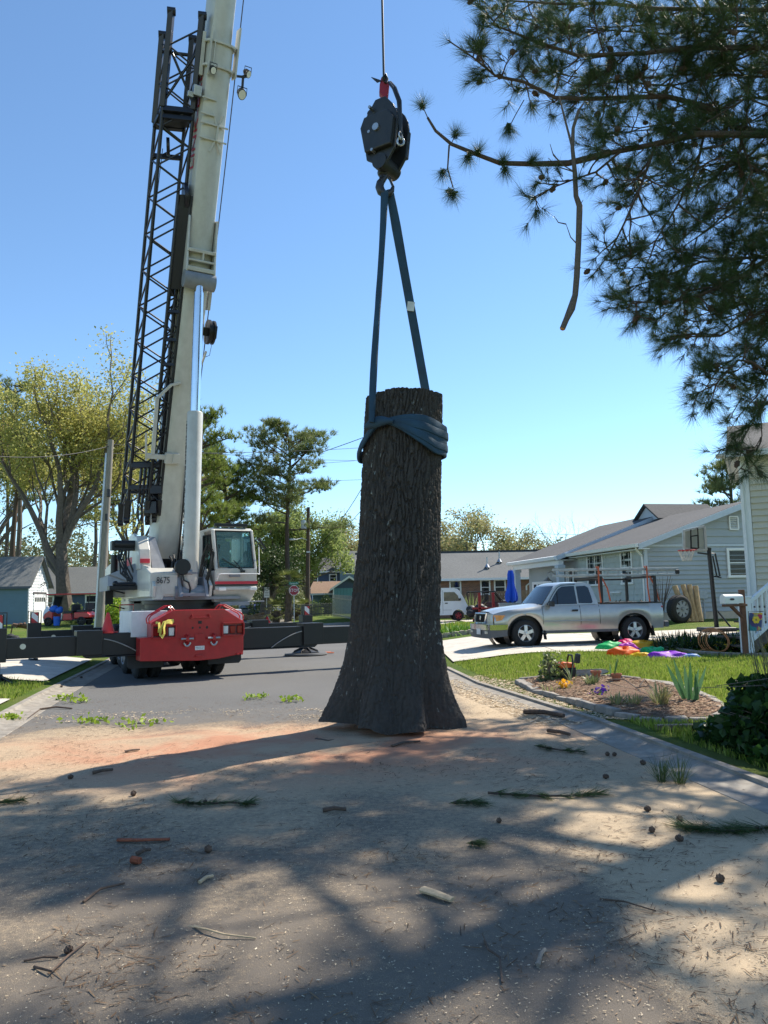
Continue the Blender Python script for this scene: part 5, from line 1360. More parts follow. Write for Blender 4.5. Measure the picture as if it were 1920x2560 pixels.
go = Vector((-23.1, 50.0, 0.42))
MG = FR(go, Vector((-0.11, 0.99, 0)))      # x runs back along the gable wall, outward is +X world
ga = thing('garage', 'small white-gabled garage with a grey roof at the left edge', 'garage', go)
hp3 = lambda name, m_, fn, parent=None, **k: hp(name, m_, fn, parent, MG, ga, **k)
hp3('wall', WSIDE, lambda b: b.prism([(0, 0, 0), (3.9, 0, 0), (3.9, 0, 2.7), (1.95, 0, 4.45), (0, 0, 2.7)], (0, 6.0, 0)))
hp3('front_wall', SLATE, lambda b: b.box((-0.03, 3.0, 1.35), (0.05, 5.96, 2.66)))
for k in range(13):
    hp3('siding_board', SLATE, lambda b: b.prism([(-0.085, 0.06, 0.05 + 0.2 * k), (-0.055, 0.06, 0.05 + 0.2 * k), (-0.055, 0.06, 0.25 + 0.2 * k), (-0.06, 0.06, 0.25 + 0.2 * k)], (0, 5.9, 0)))
for k in range(21):
    z0_, z1_ = 0.05 + 0.2 * k, 0.25 + 0.2 * k
    c0 = max(0, z0_ - 2.7) * 1.114; c1 = max(0, z1_ - 2.7) * 1.114
    if c1 > 1.9: break
    hp3('siding_board', WSIDE, lambda b: b.prism([(0.05 + c0, -0.035, z0_), (3.85 - c0, -0.035, z0_), (3.85 - c1, -0.008, z1_), (0.05 + c1, -0.008, z1_)], (0, 0.006, 0)))
hp3('roof', ROOFG2, lambda b: (roof_slab(b, (-0.3, -0.25, 2.5), (-0.3, 6.3, 2.5), (1.95, 6.3, 4.55), (1.95, -0.25, 4.55)), roof_slab(b, (4.2, -0.25, 2.5), (4.2, 6.3, 2.5), (1.951, 6.3, 4.55), (1.951, -0.25, 4.55))))
hp3('rake_trim', mat('dark_fascia', (0.06, 0.07, 0.09), 0.5), lambda b: (b.prism([(4.2, -0.27, 2.36), (4.2, -0.27, 2.5), (1.95, -0.27, 4.55), (1.95, -0.27, 4.4)], (0, -0.04, 0)), b.box((-0.32, 3.0, 2.42), (0.06, 6.4, 0.16))))
gdo = hp3('garage_door', TRIMW, lambda b: b.box((2.05, -0.045, 1.0), (2.3, 0.05, 2.0)), bevel=0.01)
for k in range(5):
    hp3('door_pane', DGLASS, lambda b: b.box((1.2 + 0.42 * k, -0.075, 1.65), (0.28, 0.012, 0.28)), parent=gdo)
hp3('door_trim', mat('dark_trim', (0.10, 0.09, 0.09), 0.6), lambda b: (b.box((2.05, -0.05, 2.08), (2.6, 0.06, 0.14)), b.box((3.28, -0.05, 1.0), (0.12, 0.06, 2.0))))
hp3('gable_hook', BLACKP, lambda b: (b.tube([(1.9, -0.05, 2.6), (1.9, -0.35, 2.75), (1.9, -0.5, 2.7)], 0.025, 6), b.tube([(2.1, -0.05, 2.5), (2.1, -0.3, 2.62), (2.1, -0.3, 2.8)], 0.025, 6)))

def cottage(name, label, o, xdir, W, D, hw, hr, wallm, roofm, trim=TRIMW, wins=(), gable_front=False, ov=0.35):
    o = Vector(o); M = FR(o, xdir); t = thing(name, label, 'house', o)
    def hh(n, m_, fn, parent=None, **k): return hp(n, m_, fn, parent, M, t, **k)
    if gable_front:
        hh('wall', wallm, lambda b: b.prism([(0, 0, 0), (W, 0, 0), (W, 0, hw), (W / 2, 0, hr - 0.05), (0, 0, hw)], (0, D, 0)))
        s = (hr - hw) / (W / 2)
        hh('roof', roofm, lambda b: (roof_slab(b, (-ov, -ov, hw - s * ov), (-ov, D + ov, hw - s * ov), (W / 2, D + ov, hr), (W / 2, -ov, hr)), roof_slab(b, (W + ov, -ov, hw - s * ov), (W + ov, D + ov, hw - s * ov), (W / 2 + .001, D + ov, hr), (W / 2 + .001, -ov, hr))))
        hh('rake_trim', trim, lambda b: (b.prism([(-ov, -ov - 0.03, hw - s * ov - 0.2), (-ov, -ov - 0.03, hw - s * ov), (W / 2, -ov - 0.03, hr), (W / 2, -ov - 0.03, hr - 0.22)], (0, 0.03, 0)), b.prism([(W + ov, -ov - 0.03, hw - s * ov - 0.2), (W + ov, -ov - 0.03, hw - s * ov), (W / 2, -ov - 0.03, hr), (W / 2, -ov - 0.03, hr - 0.22)], (0, 0.03, 0))))
    else:
        hh('wall', wallm, lambda b: b.prism([(0, 0, 0), (0, D, 0), (0, D, hw), (0, D / 2, hr - 0.05), (0, 0, hw)], (W, 0, 0)))
        s = (hr - hw) / (D / 2)
        hh('roof', roofm, lambda b: (roof_slab(b, (-ov, -ov, hw - s * ov), (W + ov, -ov, hw - s * ov), (W + ov, D / 2, hr), (-ov, D / 2, hr)), roof_slab(b, (-ov, D + ov, hw - s * ov), (W + ov, D + ov, hw - s * ov), (W + ov, D / 2 + .001, hr), (-ov, D / 2 + .001, hr))))
        hh('fascia', trim, lambda b: b.box((W / 2, -ov - 0.03, hw - s * ov - 0.1), (W + 2 * ov, 0.04, 0.2)))
    for (xc, zc, w, h) in wins:
        window(t, M @ Matrix.Translation((xc, -0.02, zc)) @ Matrix.Rotation(pi, 4, 'Z'), w, h, True, 0, 0.12, trim)
    return t, M, hh
g = at_ground(112, 66)
cottage('house', 'low dark blue house with a grey roof behind the golf cart', (g.x - 1.0, 66, g.z), (1, 0.12, 0), 7.2, 6.0, 2.5, 4.6, NAVY, ROOFG2, wins=((1.2, 1.4, 0.8, 1.0), (5.0, 1.4, 1.2, 1.1)))
g = at_ground(770, 92)
t_, M_, hh_ = cottage('house', 'two-storey dark blue house behind the picket fence', (g.x, 92, 0.1), (1, 0.1, 0), 4.6, 7.0, 5.2, 6.9, NAVY, ROOFG, wins=((1.2, 1.5, 1.2, 2.0), (0.7, 4.0, 0.8, 1.8), (3.0, 4.2, 0.7, 0.7)))
g = at_ground(852, 86)
cottage('house', 'blue-grey rear wing with a small attic window beside the hanging trunk', (g.x - 0.3, 90, 0.1), (1, 0.0, 0), 4.5, 5, 5.6, 7.4, SLATE, ROOFG2, wins=((1.0, 4.9, 0.85, 0.5),))
g = at_ground(806, 80)
tg, Mg, hg = cottage('garden_shed', 'teal boarded shed with a brown gable roof behind the grey fence', (g.x + 1.2, 79, 0.1), (1, 0.05, 0), 3.3, 4.5, 2.9, 4.0, NAVY, ROOFB, gable_front=True)
tg['category'] = 'shed'
for k in range(9):
    hg('board', TEAL, lambda b: b.box((0.22 + 0.335 * k, -0.02, 1.45), (0.315, 0.05, 2.6)))
hg('corner_board', TRIMW, lambda b: b.box((0.02, -0.03, 1.4), (0.12, 0.08, 2.8)))
g = at_ground(790, 80)
tg2, Mg2, hg2 = cottage('carport', 'low white-trimmed carport roof left of the teal shed', (g.x - 0.4, 82, 0.1), (1, 0.08, 0), 3.2, 4, 2.5, 3.6, SLATE, ROOFB)
tg2['category'] = 'carport'

yo = P(1872, 1500, 20.5); yo = Vector((yo.x, yo.y, 0.3))
MY = FR(yo, Vector((0.9, -0.43, 0)))
yh = thing('house', 'cream-yellow clapboard house at the right edge of the frame', 'house', yo)
hp4 = lambda name, m_, fn, parent=None, **k: hp(name, m_, fn, parent, MY, yh, **k)
hp4('wall', YSIDE, lambda b: b.box((2.5, 3.0, 2.55), (5.0, 6.0, 5.1)))
boards(yh, MY, 0.22, 0.80, 0.3, 5.0, 0.165, YSIDE)
boards(yh, MY, 2.0, 4.9, 0.3, 5.0, 0.165, YSIDE)
hp4('corner_board', TRIMW, lambda b: b.box((0.1, -0.02, 2.5), (0.22, 0.07, 5.0)), bevel=0.006)
hp4('downspout', TRIMW, lambda b: b.box((0.02, -0.09, 2.4), (0.08, 0.07, 4.9)), bevel=0.01)
hp4('roof', ROOFG, lambda b: roof_slab(b, (-0.28, -0.5, 5.0), (5.5, -0.5, 5.0), (5.5, 3.0, 6.4), (-0.28, 3.0, 6.4)))
hp4('soffit', TRIMW, lambda b: (b.box((2.4, -0.25, 4.96), (5.9, 0.5, 0.05)), b.box((-0.14, 2.4, 4.96), (0.25, 5.8, 0.05)), b.box((2.6, -0.53, 4.94), (5.8, 0.06, 0.16)), b.box((-0.30, 2.4, 4.94), (0.06, 5.9, 0.16))))
window(yh, MY @ Matrix.Translation((1.35, -0.02, 4.1)) @ Matrix.Rotation(pi, 4, 'Z'), 0.85, 1.6, True, 0, 0.14)
hp4('belt_trim', TRIMW, lambda b: b.box((1.5, -0.06, 2.95), (1.6, 0.12, 0.28)), bevel=0.01)
dr = hp4('front_door', TRIMW, lambda b: (b.box((0.88, -0.04, 1.75), (0.14, 0.10, 2.1)), b.box((1.9, -0.04, 1.75), (0.14, 0.10, 2.1)), b.box((1.39, -0.04, 2.74), (1.16, 0.10, 0.12))), bevel=0.006)
hp4('door_leaf', mat('door_grey', (0.25, 0.26, 0.28), 0.5), lambda b: b.box((1.39, -0.01, 1.72), (0.9, 0.04, 1.95)), parent=dr)
hp4('door_handle', STEEL, lambda b: b.box((0.95, -0.13, 1.95), (0.12, 0.04, 0.06)), parent=dr, bevel=0.01)
st = thing('porch_stair', 'white-railed wooden porch stair in front of the yellow house', 'stairs', P(1862, 1580, 17.4))
p0 = P(1860, 1500, 17.4); zg = H(p0.x, p0.y)
MST = FR(Vector((p0.x, p0.y, zg)), Vector((0.93, 0.36, 0)))
hp5 = lambda name, m_, fn, parent=None, **k: hp(name, m_, fn, parent, MST, st, **k)
hp5('newel_post', TRIMW, lambda b: (b.box((0, 0, 0.62), (0.2, 0.2, 1.24)), b.box((0, 0, 1.26), (0.24, 0.24, 0.04))), bevel=0.008)
hp5('handrail', TRIMW, lambda b: b.bar((0.1, 0, 1.12), (1.9, 0, 2.2), 0.07, 0.09), bevel=0.008)
hp5('bottom_rail', TRIMW, lambda b: b.bar((0.1, 0, 0.28), (1.9, 0, 1.36), 0.07, 0.09), bevel=0.008)
for k in range(11):
    hp5('baluster', TRIMW, lambda b: b.box((0.22 + 0.15 * k, 0, 0.80 + 0.09 * k), (0.045, 0.045, 0.84)))
TREAD = mat('stair_wood', (0.12, 0.09, 0.07), 0.8, var=0.3)
for k in range(6):
    hp5('tread', TREAD, lambda b: b.box((0.15 + 0.28 * k, 0.6, 0.16 + 0.17 * k), (0.3, 1.15, 0.04)))
hp5('stringer', TREAD, lambda b: b.bar((0.0, 0.05, 0.0), (1.7, 0.05, 1.0), 0.05, 0.24))
def rand_dirs(n, rng):
    v = rng.normal(size=(n, 3)); return v / np.linalg.norm(v, axis=1, keepdims=True)
def leaf_quads(name, centers, size, material, parent=None, rng=None, aspect=0.6, jitter=0.4, droop=0.0, kind=None, loc=(0, 0, 0)):
    """one folded diamond leaf (4 verts) per centre"""
    rng = rng or RNG
    c = np.asarray(centers, float); n = len(c)
    a = rand_dirs(n, rng); a[:, 2] -= droop; a /= np.linalg.norm(a, axis=1, keepdims=True)
    r = rand_dirs(n, rng); s = np.cross(a, r); s /= np.linalg.norm(s, axis=1, keepdims=True) + 1e-9
    L = size * (1 + jitter * (rng.random((n, 1)) * 2 - 1)); W = L * aspect
    nrm = np.cross(a, s)
    v = np.stack([c - a * L * 0.5, c + s * W * 0.5 + nrm * L * 0.08, c + a * L * 0.5, c - s * W * 0.5 + nrm * L * 0.08], 1).reshape(-1, 3)
    return raw_mesh(name, v, np.arange(n * 4), 4, material, parent, kind, loc)
def needle_tris(name, centers, dirs, n_per, length, width, spread, material, parent=None, rng=None, droop=0.1, kind=None, loc=(0, 0, 0)):
    rng = rng or RNG
    c = np.repeat(np.asarray(centers, float), n_per, 0); d = np.repeat(np.asarray(dirs, float), n_per, 0); n = len(c)
    r = rand_dirs(n, rng)
    q = d + r * spread; q /= np.linalg.norm(q, axis=1, keepdims=True)
    q[:, 2] -= droop * rng.random(n)
    s = np.cross(q, rand_dirs(n, rng)); s /= np.linalg.norm(s, axis=1, keepdims=True) + 1e-9
    L = length * (0.75 + 0.5 * rng.random((n, 1)))
    base = c - d * (rng.random((n, 1)) * length * 0.35)
    v = np.stack([base - s * width / 2, base + s * width / 2, base + q * L], 1).reshape(-1, 3)
    return raw_mesh(name, v, np.arange(n * 3), 3, material, parent, kind, loc)
def curve_pts(p0, d0, L, rng, n=6, bend=0.25, up=0.0):
    p = Vector(p0); d = Vector(d0).normalized(); out = [p.copy()]
    for k in range(n - 1):
        d = (d + Vector((rng.uniform(-1, 1), rng.uniform(-1, 1), rng.uniform(-1, 1))) * bend + Vector((0, 0, up))).normalized()
        p = p + d * (L / (n - 1)); out.append(p.copy())
    return out, d
PBARK = mat('pine_bark', (0.085, 0.058, 0.042), 0.9, var=0.4, scale=30, bump=0.6, bscale=70)
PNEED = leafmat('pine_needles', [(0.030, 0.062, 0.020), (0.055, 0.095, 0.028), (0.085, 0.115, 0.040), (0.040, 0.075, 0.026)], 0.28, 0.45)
PCONE = mat('pine_cone_scales', (0.085, 0.052, 0.034), 0.8, var=0.4, scale=60)
def cone_mesh():
    b = MB()
    rows = []
    for k in range(9):
        t = k / 8; r = 0.036 * sin(pi * (0.12 + 0.80 * t)) ** 0.8 * (1.05 if k % 2 else 0.82)
        rows.append([(r * cos(2 * pi * j / 10 + k * 0.3) * (1.12 if j % 2 else 0.9), r * sin(2 * pi * j / 10 + k * 0.3) * (1.12 if j % 2 else 0.9), 0.1 * t) for j in range(10)])
    b.grid(rows, closeu=True, caps=True)
    me = bpy.data.meshes.new('pine_cone'); me.from_pydata([tuple(v) for v in b.v], [], b.f); me.materials.append(PCONE)
    return me
CONE_ME = cone_mesh()
def near_pine():
    rng = random.Random(21)
    TX, TYp = 7.95, 10.1; KZ = lambda z: EYE + (z - EYE) * 1.18
    base = Vector((TX, TYp, 0.05))
    root = thing('pine_tree', 'near pine whose long needled branches hang into the upper right', 'tree', base)
    B = MB()
    trunk_pts = [base] + [Vector((TX + dx, TYp, z)) for dx, z in ((0.05, 3.5), (0, 8), (0.1, 13), (0, 17.5), (0.05, 20))]
    tb = MB(); tb.tube(trunk_pts, [0.34, 0.29, 0.25, 0.19, 0.11, 0.03], 14); tb.build('trunk', PBARK, root, smooth=True)
    tc, td, cones = [], [], []
    def tuft(p, d):
        tc.append(tuple(p)); td.append(tuple(Vector(d).normalized()))
    def twig(p, d, L, r):
        pts, dd = curve_pts(p, d, L, rng, 4, 0.35, 0.06)
        B.tube(pts, [r, r * 0.8, r * 0.65, r * 0.5], 4, caps=False)
        tuft(pts[-1], dd)
        if rng.random() < 0.35:
            tuft(pts[2], (dd + Vector((rng.uniform(-1, 1), rng.uniform(-1, 1), 0.2))).normalized())
        if rng.random() < 0.07:
            cones.append((pts[1], dd))
    def side(p, d, L, r, dens=1.0):
        pts, dd = curve_pts(p, d, L, rng, 6, 0.22, 0.03)
        B.tube(pts, [r * (1 - 0.13 * k) for k in range(6)], 5, caps=False)
        n = max(3, int(L / 0.10 * dens))
        for k in range(n):
            f = 0.25 + 0.75 * (k + rng.random()) / n
            i = min(4, int(f * 5)); q = pts[i].lerp(pts[i + 1], f * 5 - i)
            a = (pts[i + 1] - pts[i]).normalized()
            rr = Vector((rng.uniform(-1, 1), rng.uniform(-1, 1), rng.uniform(-0.8, 1)))
            twig(q, (a * 0.7 + rr * 0.8).normalized(), rng.uniform(0.12, 0.38), r * 0.42)
        tuft(pts[-1], dd)
    def limb(pts, r0, r1, start=0.15, spacing=0.3, Ls=(0.5, 1.3), dens=1.15, tip=1.0, flat=0.7):
        pts = [Vector(p) for p in pts]; m = len(pts)
        B.tube(pts, [0.62 * (r0 + (r1 - r0) * k / (m - 1)) for k in range(m)], 8)
        seg = [(pts[k + 1] - pts[k]).length for k in range(m - 1)]; T = sum(seg)
        s = T * start
        while s < T * tip:
            q = s; k = 0
            while k < m - 2 and q > seg[k]:
                q -= seg[k]; k += 1
            p = pts[k].lerp(pts[k + 1], min(1, q / seg[k])); a = (pts[k + 1] - pts[k]).normalized()
            rr = Vector((rng.uniform(-1, 1), rng.uniform(-1, 1), rng.uniform(-1, 1) * flat))
            f = s / T
            side(p, (a * 0.55 + rr).normalized(), rng.uniform(*Ls) * (1.1 - 0.5 * f), 0.012 + 0.010 * (1 - f), dens)
            s += spacing * 0.62 * rng.uniform(0.6, 1.4)
        tuft(pts[-1], (pts[-1] - pts[-2]).normalized())
    PP = lambda lst, d0, d1: [P(x, y, 1.18 * (d0 + (d1 - d0) * i / (len(lst) - 1))) for i, (x, y) in enumerate(lst)]
    limb([(TX, TYp, KZ(11.2))] + PP([(1920, 25), (1638, 22), (1516, 8), (1400, 10), (1250, 0)], 9.6, 9.8), 0.075, 0.02, 0.3, 0.26, (0.5, 1.1))
    limb([(TX, TYp, KZ(9.9))] + PP([(1920, 119), (1721, 119), (1610, 133), (1444, 139), (1330, 100), (1230, 60)], 9.3, 9.0), 0.085, 0.02, 0.3, 0.24, (0.5, 1.1))
    limb([(TX, TYp, KZ(7.9))] + PP([(1920, 333), (1832, 316), (1765, 266), (1666, 241), (1471, 247), (1388, 244), (1310, 205), (1238, 189), (1183, 144), (1119, 100)], 9.5, 9.2), 0.09, 0.014, 0.3, 0.20, (0.35, 0.85), 1.0, 0.97)
    limb([(TX, TYp, KZ(7.8))] + PP([(1920, 337), (1749, 335), (1610, 366), (1521, 383)], 9.1, 9.1), 0.10, 0.055, 0.3, 0.22, (0.4, 0.9))
    bough = PP([(1521, 383), (1421, 408), (1333, 410), (1250, 408), (1189, 385), (1128, 360), (1089, 327), (1069, 294)], 9.1, 9.0)
    B.tube(bough, [0.055, 0.045, 0.038, 0.034, 0.03, 0.026, 0.022, 0.018], 8)
    for (x, y, dx, dz) in ((1055, 262, -0.3, 1), (1139, 335, 0.2, 1), (1195, 378, -0.1, 0.9), (1258, 402, 0.1, 0.8), (1262, 425, 0.1, -0.8), (1330, 400, 0.3, 0.6), (1170, 392, -0.2, -0.8)):
        p = P(x, y, 10.63); k = min(range(len(bough)), key=lambda i: (bough[i] - p).length)
        B.tube([bough[k], p], 0.008, 4, caps=False)
        [tuft(p, (dx + qx, qy, dz * qz)) for qx, qy, qz in ((0, -0.2, 1), (0.3, 0.2, 1), (-0.4, 0.1, 0.8), (0.5, -0.3, 0.5), (0, 0.5, 0.4))]
    B.tube(PP([(1123, 363), (1119, 422), (1133, 470)], 9.0, 9.0), [0.014, 0.011, 0.009], 6)
    for x, y in ((1107, 432), (1126, 480), (1134, 487)):
        [tuft(P(x, y, 10.63), v_) for v_ in ((-0.2, -0.2, -1), (0.3, 0.1, -0.8), (-0.6, 0.2, -0.4), (0.6, -0.1, -0.3))]
    for x, y in ((1268, 330), (1290, 310)):
        q = P(1272, 320, 10.74); B.tube([P(1310, 250, 10.74), P(1290, 285, 10.74), q], 0.008, 4); [tuft(q, v_) for v_ in ((0, -0.1, -1), (0.15, -0.1, -1), (-0.3, 0.1, -1), (0.3, 0.2, -0.9))]
    limb(PP([(1560, 372), (1490, 430), (1430, 450), (1380, 470), (1330, 495)], 9.1, 9.0), 0.03, 0.012, 0.15, 0.26, (0.3, 0.6), 0.7)
    limb(PP([(1640, 360), (1600, 470), (1560, 560), (1520, 640), (1480, 690)], 9.2, 9.2), 0.035, 0.012, 0.1, 0.24, (0.35, 0.75), 0.65)
    limb(PP([(1760, 335), (1740, 430), (1690, 520), (1640, 600), (1560, 660)], 9.3, 9.2), 0.035, 0.012, 0.1, 0.24, (0.35, 0.8), 0.65)
    limb(PP([(1850, 340), (1880, 430), (1830, 520), (1760, 580)], 9.3, 9.2), 0.03, 0.012, 0.1, 0.28, (0.35, 0.8), 0.6)
    limb([(TX, TYp, KZ(5.4))] + PP([(1920, 647), (1834, 704), (1752, 737), (1670, 757), (1560, 753)], 9.2, 9.1), 0.08, 0.014, 0.28, 0.22, (0.4, 0.9))
    limb([(TX, TYp, KZ(5.6))] + PP([(1925, 640), (1830, 648), (1752, 655), (1650, 696), (1570, 720)], 9.7, 9.6), 0.05, 0.014, 0.28, 0.22, (0.4, 0.9))
    limb([(TX, TYp, KZ(5.0))] + PP([(1930, 760), (1870, 800), (1800, 840), (1720, 842), (1640, 850)], 9.4, 9.2), 0.045, 0.012, 0.3, 0.22, (0.35, 0.7))
    limb([(TX, TYp, KZ(4.4))] + PP([(1930, 940), (1880, 905), (1846, 900), (1790, 960), (1740, 985)], 9.3, 9.2), 0.045, 0.012, 0.3, 0.24, (0.3, 0.55))
    limb(PP([(1925, 980), (1905, 1010), (1880, 1060), (1845, 1110), (1800, 1125)], 9.3, 9.3), 0.02, 0.008, 0.1, 0.24, (0.2, 0.4), 0.8)
    limb(PP([(1900, 1020), (1905, 1090), (1870, 1150), (1830, 1195)], 9.25, 9.3), 0.016, 0.008, 0.2, 0.26, (0.2, 0.4), 0.8)
    for (lst, d, r) in (([(1930, 60), (1800, 70), (1650, 60), (1500, 70), (1380, 60), (1280, 40)], 11.6, 0.04), ([(1930, 170), (1800, 180), (1660, 190), (1540, 200), (1420, 190), (1340, 170)], 11.6, 0.04), ([(1930, 250), (1850, 240), (1720, 300), (1600, 320), (1500, 310)], 11.3, 0.04), ([(1930, 420), (1840, 400), (1740, 420), (1640, 440), (1540, 470)], 12.2, 0.035), ([(1930, 480), (1860, 500), (1770, 540), (1680, 620), (1600, 650)], 11.9, 0.035), ([(1930, 560), (1870, 600), (1800, 690), (1700, 720), (1620, 790)], 11.3, 0.035), ([(1930, 700), (1880, 760), (1800, 770), (1720, 800), (1680, 830)], 12.2, 0.03), ([(1930, 800), (1890, 860), (1830, 900), (1790, 930), (1750, 990)], 11.9, 0.03), ([(1935, 880), (1905, 930), (1880, 960), (1850, 1000)], 11.6, 0.03)):
        limb([(TX, TYp, KZ(P(1930, lst[0][1], 9.5).z))] + PP(lst, d, d - 0.2), r, 0.012, 0.2, 0.24, (0.4, 0.9), 1.0)
        limb([(TX, TYp, KZ(P(1930, lst[0][1] + 25, 9.5).z))] + PP([(x + 15, y + 25 - 20 * (i % 2)) for i, (x, y) in enumerate(lst)], d - 2.0, d - 2.2), r * 0.8, 0.010, 0.25, 0.34, (0.35, 0.8), 0.8)
    nvis = [len(tc)]
    for k in range(44):  # limbs kept mostly out of frame, added to dapple the near road
        a = rng.uniform(0, 2 * pi)

        z = rng.uniform(7.5, 16.5); L = 1.15 * rng.uniform(2.6, 5.2) * (1.15 - 0.045 * max(0, z - 8))
        d = Vector((cos(a), sin(a), rng.uniform(-0.05, 0.35)))
        st = Vector((TX, TYp, KZ(z)))
        end = st + d * L
        q = CAMROT.transposed() @ (end - Vector((0, 0, EYE)))
        if q.z < 0:
            px = 960 + FPX * q.x / -q.z; py = 1280 - FPX * q.y / -q.z
            if (px < 1850 and py > -250) and not (px > 1350 and py < 60): continue
        pts, _ = curve_pts(st, d, L, rng, 7, 0.10, 0.02)
        limb(pts, 0.05, 0.012, 0.2, 0.40, (0.6, 1.5), 0.62)
    for (ex, ey, ez) in ((2.2, 6.8, 10.5), (1.0, 8.2, 11.5), (3.6, 7.2, 12.5), (2.6, 9.0, 12.8), (8.9, 9.7, 10.4), (8.6, 8.4, 11.2), (8.1, 10.3, 10.9), (9.3, 9.0, 9.6), (8.8, 7.4, 9.9)):  # limb ends out of view, set where the road needed more shade
        st = Vector((TX, TYp, KZ(ez - 1.0))); e = Vector((TX + (ex - 6.7) * 1.18, TYp + (ey - 8.55) * 1.18, KZ(ez)))
        pts = [st.lerp(e, f) + Vector((0, 0, 0.35 * sin(pi * f))) for f in np.linspace(0, 1, 8)]
        limb(pts, 0.08, 0.015, 0.25, 0.36, (0.6, 1.3), 0.6)
    for (ex, ey, ez) in ((4.5, 11.2, 7.6), (5.6, 12.0, 7.2), (6.6, 12.0, 7.0), (7.6, 11.6, 6.4), (8.6, 10.2, 6.4), (6.2, 11.2, 9.0)):
        st = Vector((TX, TYp, KZ(ez - 0.7))); e = Vector((TX + (ex - 6.7) * 1.1, TYp + (ey - 8.55) * 0.85, KZ(ez)))
        q = CAMROT.transposed() @ (e - Vector((0, 0, EYE)))
        pts = [st.lerp(e, f) + Vector((0, 0, 0.2 * sin(pi * f))) for f in np.linspace(0, 1, 7)]
        limb(pts, 0.06, 0.015, 0.25, 0.28, (0.5, 1.0), 0.8)
    B.build('limbs', PBARK, root, smooth=True)
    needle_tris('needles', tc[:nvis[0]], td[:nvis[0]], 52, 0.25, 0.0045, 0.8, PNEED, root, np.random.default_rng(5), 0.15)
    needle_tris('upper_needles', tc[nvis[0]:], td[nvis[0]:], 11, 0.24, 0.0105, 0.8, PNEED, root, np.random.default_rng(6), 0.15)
    for p, d in cones:
        o = bpy.data.objects.new('pine_cone', CONE_ME); COL.objects.link(o)
        o.parent = root; o.location = Vector(p) - base
        o.rotation_euler = (Vector(d) + Vector((0, 0, -0.8))).to_track_quat('Z', 'Y').to_euler()
        o.scale = (1.15, 1.15, 1.1)
    print('pine tufts', len(tc), 'cones', len(cones))
    return root
near_pine()
def broken_limb():
    pts = [P(x, y, 10.56) for x, y in ((1447, 275), (1433, 320), (1431, 370), (1437, 430), (1440, 490), (1449, 515), (1446, 614), (1442, 690), (1438, 737), (1428, 772), (1416, 798), (1406, 822))]
    t = thing('broken_branch', 'bare broken branch with an orange snapped end hanging below the pine', 'branch', pts[-1])
    b = MB(); b.tube(pts, [0.022, 0.025, 0.028, 0.033, 0.036, 0.044, 0.041, 0.043, 0.042, 0.056, 0.042, 0.04], 12)
    b.tube([pts[2], P(1405, 270, 10.56), P(1398, 240, 10.5)], [0.018, 0.013, 0.009], 6)
    b.tube([pts[0], P(1462, 255, 10.56)], [0.018, 0.010], 6)
    for (x0, y0, x1, y1) in ((1437, 430, 1380, 380), (1437, 430, 1370, 395), (1400, 405, 1375, 360), (1446, 614, 1415, 560), (1415, 560, 1385, 540), (1449, 515, 1458, 500)):
        b.tube([P(x0, y0, 10.56), P((x0 + x1) / 2 - 4, (y0 + y1) / 2 + 6, 10.56), P(x1, y1, 10.56)], [0.011, 0.008, 0.004], 5)
    b.build('bark', mat('grey_dead_bark', (0.12, 0.095, 0.075), 0.9, var=0.35, scale=40, bump=0.6), t, smooth=True)
    b = MB(); e = pts[-1]; d = (pts[-1] - pts[-2]).normalized(); b.lathe([(0.038, 0.0), (0.026, 0.016), (0.004, 0.004)], e, d, 12); b.build('snapped_end', mat('fresh_split_wood', (0.48, 0.20, 0.05), 0.8, var=0.3, scale=30), t)
broken_limb()

